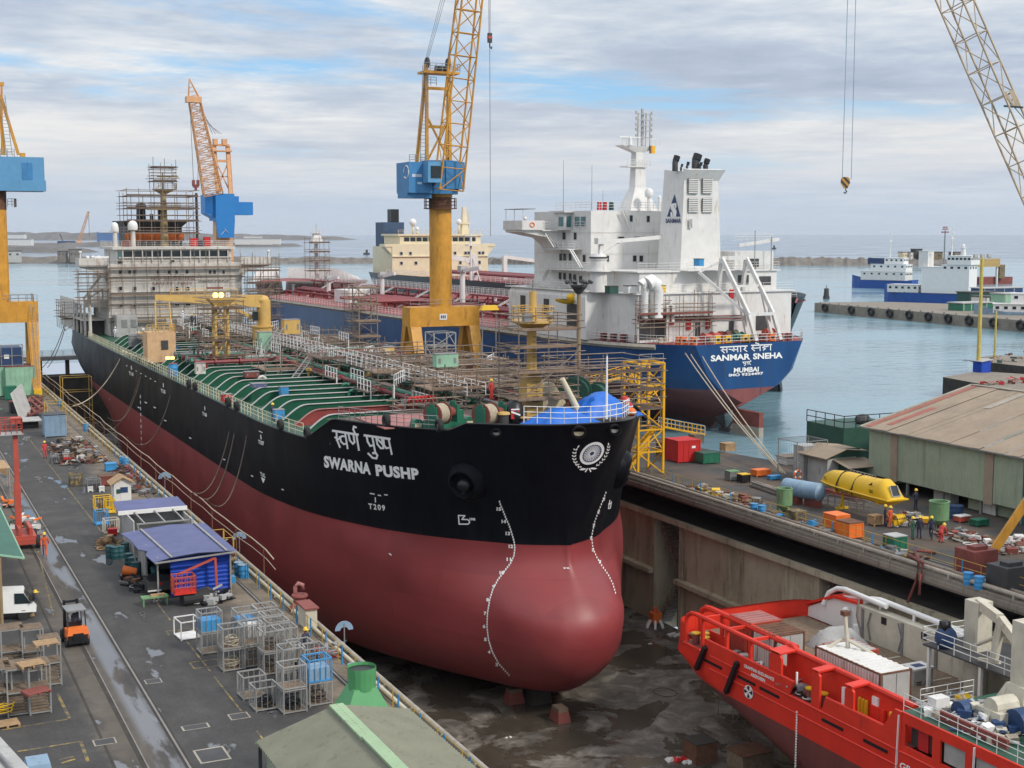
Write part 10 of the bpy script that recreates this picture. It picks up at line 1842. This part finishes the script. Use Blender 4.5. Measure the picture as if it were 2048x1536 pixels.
p=G(600,1222);t=thg('capstan','rusty capstan with a hooked pipe at the left dock edge','capstan',p);mb=MB('brown_red');mb.lt((p.x,p.y,0),[(.75,0),(.7,.3),(.45,.45),(.4,.8),(.55,1.0),(.5,1.1)],14);mb.bd('drum',t,sm=True,ang=40);mb=MB('deck_pink');mb.path([(p.x-.2,p.y+.3,.6),(p.x-.2,p.y+.3,1.5),(p.x,p.y+.3,1.75),(p.x+.3,p.y+.3,1.6),(p.x+.3,p.y+.3,1.3)],.14,8);mb.bd('pipe_hook',t,sm=True)
p=G(622,1262);t=thg('switch_cabinet','grey switch cabinet with a sloping brown lid at the dock edge','cabinet',p);mb=MB('sponson_cream');mb.box(p.x-.3,p.x+.4,p.y,p.y+1.7,.1,1.35);mb.bd('body',t);mb=MB('brown_red');mb.box(p.x-.4,p.x+.5,p.y-.15,p.y+1.9,1.35,1.45);mb.bd('lid',t)
t=thg('workshop','olive corrugated gable roof in the foreground with a pale green ridge','workshop',(15,48,0));E1,RD,E2=G(512,1487,4.2),G(672,1414,5.6),G(818,1422,4.2);dv=Vec((0,-14,0));mb=MB('roof_olive')
for a_,b_ in((E1,RD),(E2,RD)):
 n=58
 for i in range(n):u,v,w=i/n,(i+.5)/n,(i+1)/n;L0=lambda f,h:(a_+dv*f+Vec((0,0,h)),b_+dv*f+Vec((0,0,h)));(a0,b0),(a1,b1),(a2,b2)=L0(u,0),L0(v,.15),L0(w,0);mb.quad(a0,b0,b1,a1);mb.quad(a1,b1,b2,a2)
mb.bd('roof',t);mb=MB('ridge_green');mb.bar(RD+Vec((0,0,.08)),RD+dv*.28+Vec((0,0,.08)),.55,.1);mb.bar(RD+dv*.27+Vec((0,0,.12)),RD+dv+Vec((0,0,.12)),.5,.1);mb.bar(E1,RD,.12,.08);mb.bd('ridge_cap',t);mb=MB('shed_green');mb.box(E1.x+.4,E2.x-.3,30,E2.y-.9,0,4.0);mb.mat('dark_grey').bar((E1.x+.1,E1.y-.2,0),(E1.x+.1,E1.y-.2,4.1),.12);mb.bd('wall',t)
p=G(738,1412,4.4);t=thg('roof_vent','green cone shaped vent with an open top behind the foreground roof','vent',(p.x,p.y+.9,3.4));c=Vec((p.x,p.y+.9,0));mb=MB('vent_green');mb.hx([(c.x-1.3,c.y-1.1,3.4),(c.x+1.3,c.y-1.1,3.4),(c.x+1.3,c.y+1.1,3.4),(c.x-1.3,c.y+1.1,3.4),(c.x-.5,c.y-.5,5.0),(c.x+.5,c.y-.5,5.0),(c.x+.5,c.y+.5,5.0),(c.x-.5,c.y+.5,5.0)]);mb.cyl((c.x,c.y,4.9),(c.x,c.y,5.85),.58,.62,16,False);mb.mat('black').cyl((c.x,c.y,5.7),(c.x,c.y,5.72),.58,.58,16);mb.bd('cone',t);mb=MB('vent_green');mb.box(c.x-1.2,c.x+1.2,c.y-1,c.y+1,0,3.4);mb.bd('base',t)
t=thg('annex_roof','grey flat roof edge in the bottom left corner','roof',G(0,1530,5));mb=MB('grey_light');p0,p1=G(-10,1462,5),G(80,1560,5);mb.hx([p0-Vec((6,0,.4)),p1-Vec((6,0,.4)),p1-Vec((0,0,.4)),p0-Vec((0,0,.4)),p0-Vec((6,0,0)),p1-Vec((6,0,0)),p1,p0]);mb.bd('slab',t);mb=MB('steel_grey');[mb.cyl(p0-Vec((.6+i*.5,0,-.1)),p1-Vec((.6+i*.5,0,-.1)),.08,.08,6)for i in range(3)];mb.bd('pipe',t)
p=G(75,1585);t=thg('truck','blue grey truck roof poking up at the bottom edge beside the grey roof','truck',p);mb=MB('tank_blue');mb.box(p.x-1.3,p.x+.5,p.y-2.6,p.y+.1,.5,1.2);mb.hx([(p.x-.6,p.y-2,1.2),(p.x+.5,p.y-2,1.2),(p.x+.5,p.y-.3,1.2),(p.x-.6,p.y-.3,1.2),(p.x-.5,p.y-1.8,1.9),(p.x+.4,p.y-1.8,1.9),(p.x+.4,p.y-.6,1.9),(p.x-.5,p.y-.6,1.9)]);mb.bd('cab',t);mb=MB('glass');mb.add([(p.x-.58,p.y-.28,1.25),(p.x+.48,p.y-.28,1.25),(p.x+.38,p.y-.57,1.85),(p.x-.48,p.y-.57,1.85)],[(0,1,2,3)]);mb.bd('window',t)
for k,(a_,b_,d)in enumerate((((245,708),(145,812),3.5),((345,775),(255,875),7),((285,740),(215,835),6),((283,738),(190,845),8),((462,848),(385,985),5),((472,850),(395,992),6),((497,852),(415,1000),7))):
 p=GX(*a_,32.1);q_=GX(*b_,23.9)if k else GX(145,812,23.6);t=thg('cable',['pale cable sagging from the tanker rail to the quay, farthest','cable sagging over the red hull side, third from the far end','cable sagging over the red hull side, second from the far end','thin cable beside the second sagging one','cable looping down below the T187 mark, left of three','cable looping down below the T187 mark, middle of three','cable looping down below the T187 mark, right of three'][k],'cable',q_,0,'cables from the tanker to the left quay');MB('rope' if k==0 else 'cable').path(sag(p,q_,d*.45),.06 if k else.09,4).bd('cable_line',t)
for k,(a_,b_)in enumerate((((198,560),(85,735)),((205,575),(95,735)))):p=_h=GY(132+k*2,640,264);q_=G(*b_);t=thg('mooring_line',['dark mooring line from the tanker stern to the quay end, upper','dark mooring line from the tanker stern to the quay end, lower'][k],'rope',q_,0,'stern mooring lines of the black tanker');MB('cable').path(sag(p,q_,1.2),.08,4).bd('rope',t)
# ================================================================ HAZE
def haze_box():
 m=bpy.data.materials.new('haze_air');m.use_nodes=True;nt=m.node_tree;nt.nodes.remove(nt.nodes['Principled BSDF']);MATS['haze_air']=m
 v=nt.nodes.new('ShaderNodeVolumePrincipled');v.inputs['Color'].default_value=(.80,.88,1,1);v.inputs['Density'].default_value=HAZE;v.inputs['Anisotropy'].default_value=0.0
 nt.links.new(v.outputs[0],nt.nodes['Material Output'].inputs['Volume'])
 mb=MB('haze_air');mb.box(-12500,19000,-900,24500,-17,110);o=mb.bd('haze');o['kind']='stuff';tag(o,'thin pale haze over the harbour and the open sea','haze')
HAZE=.00003
haze_box()
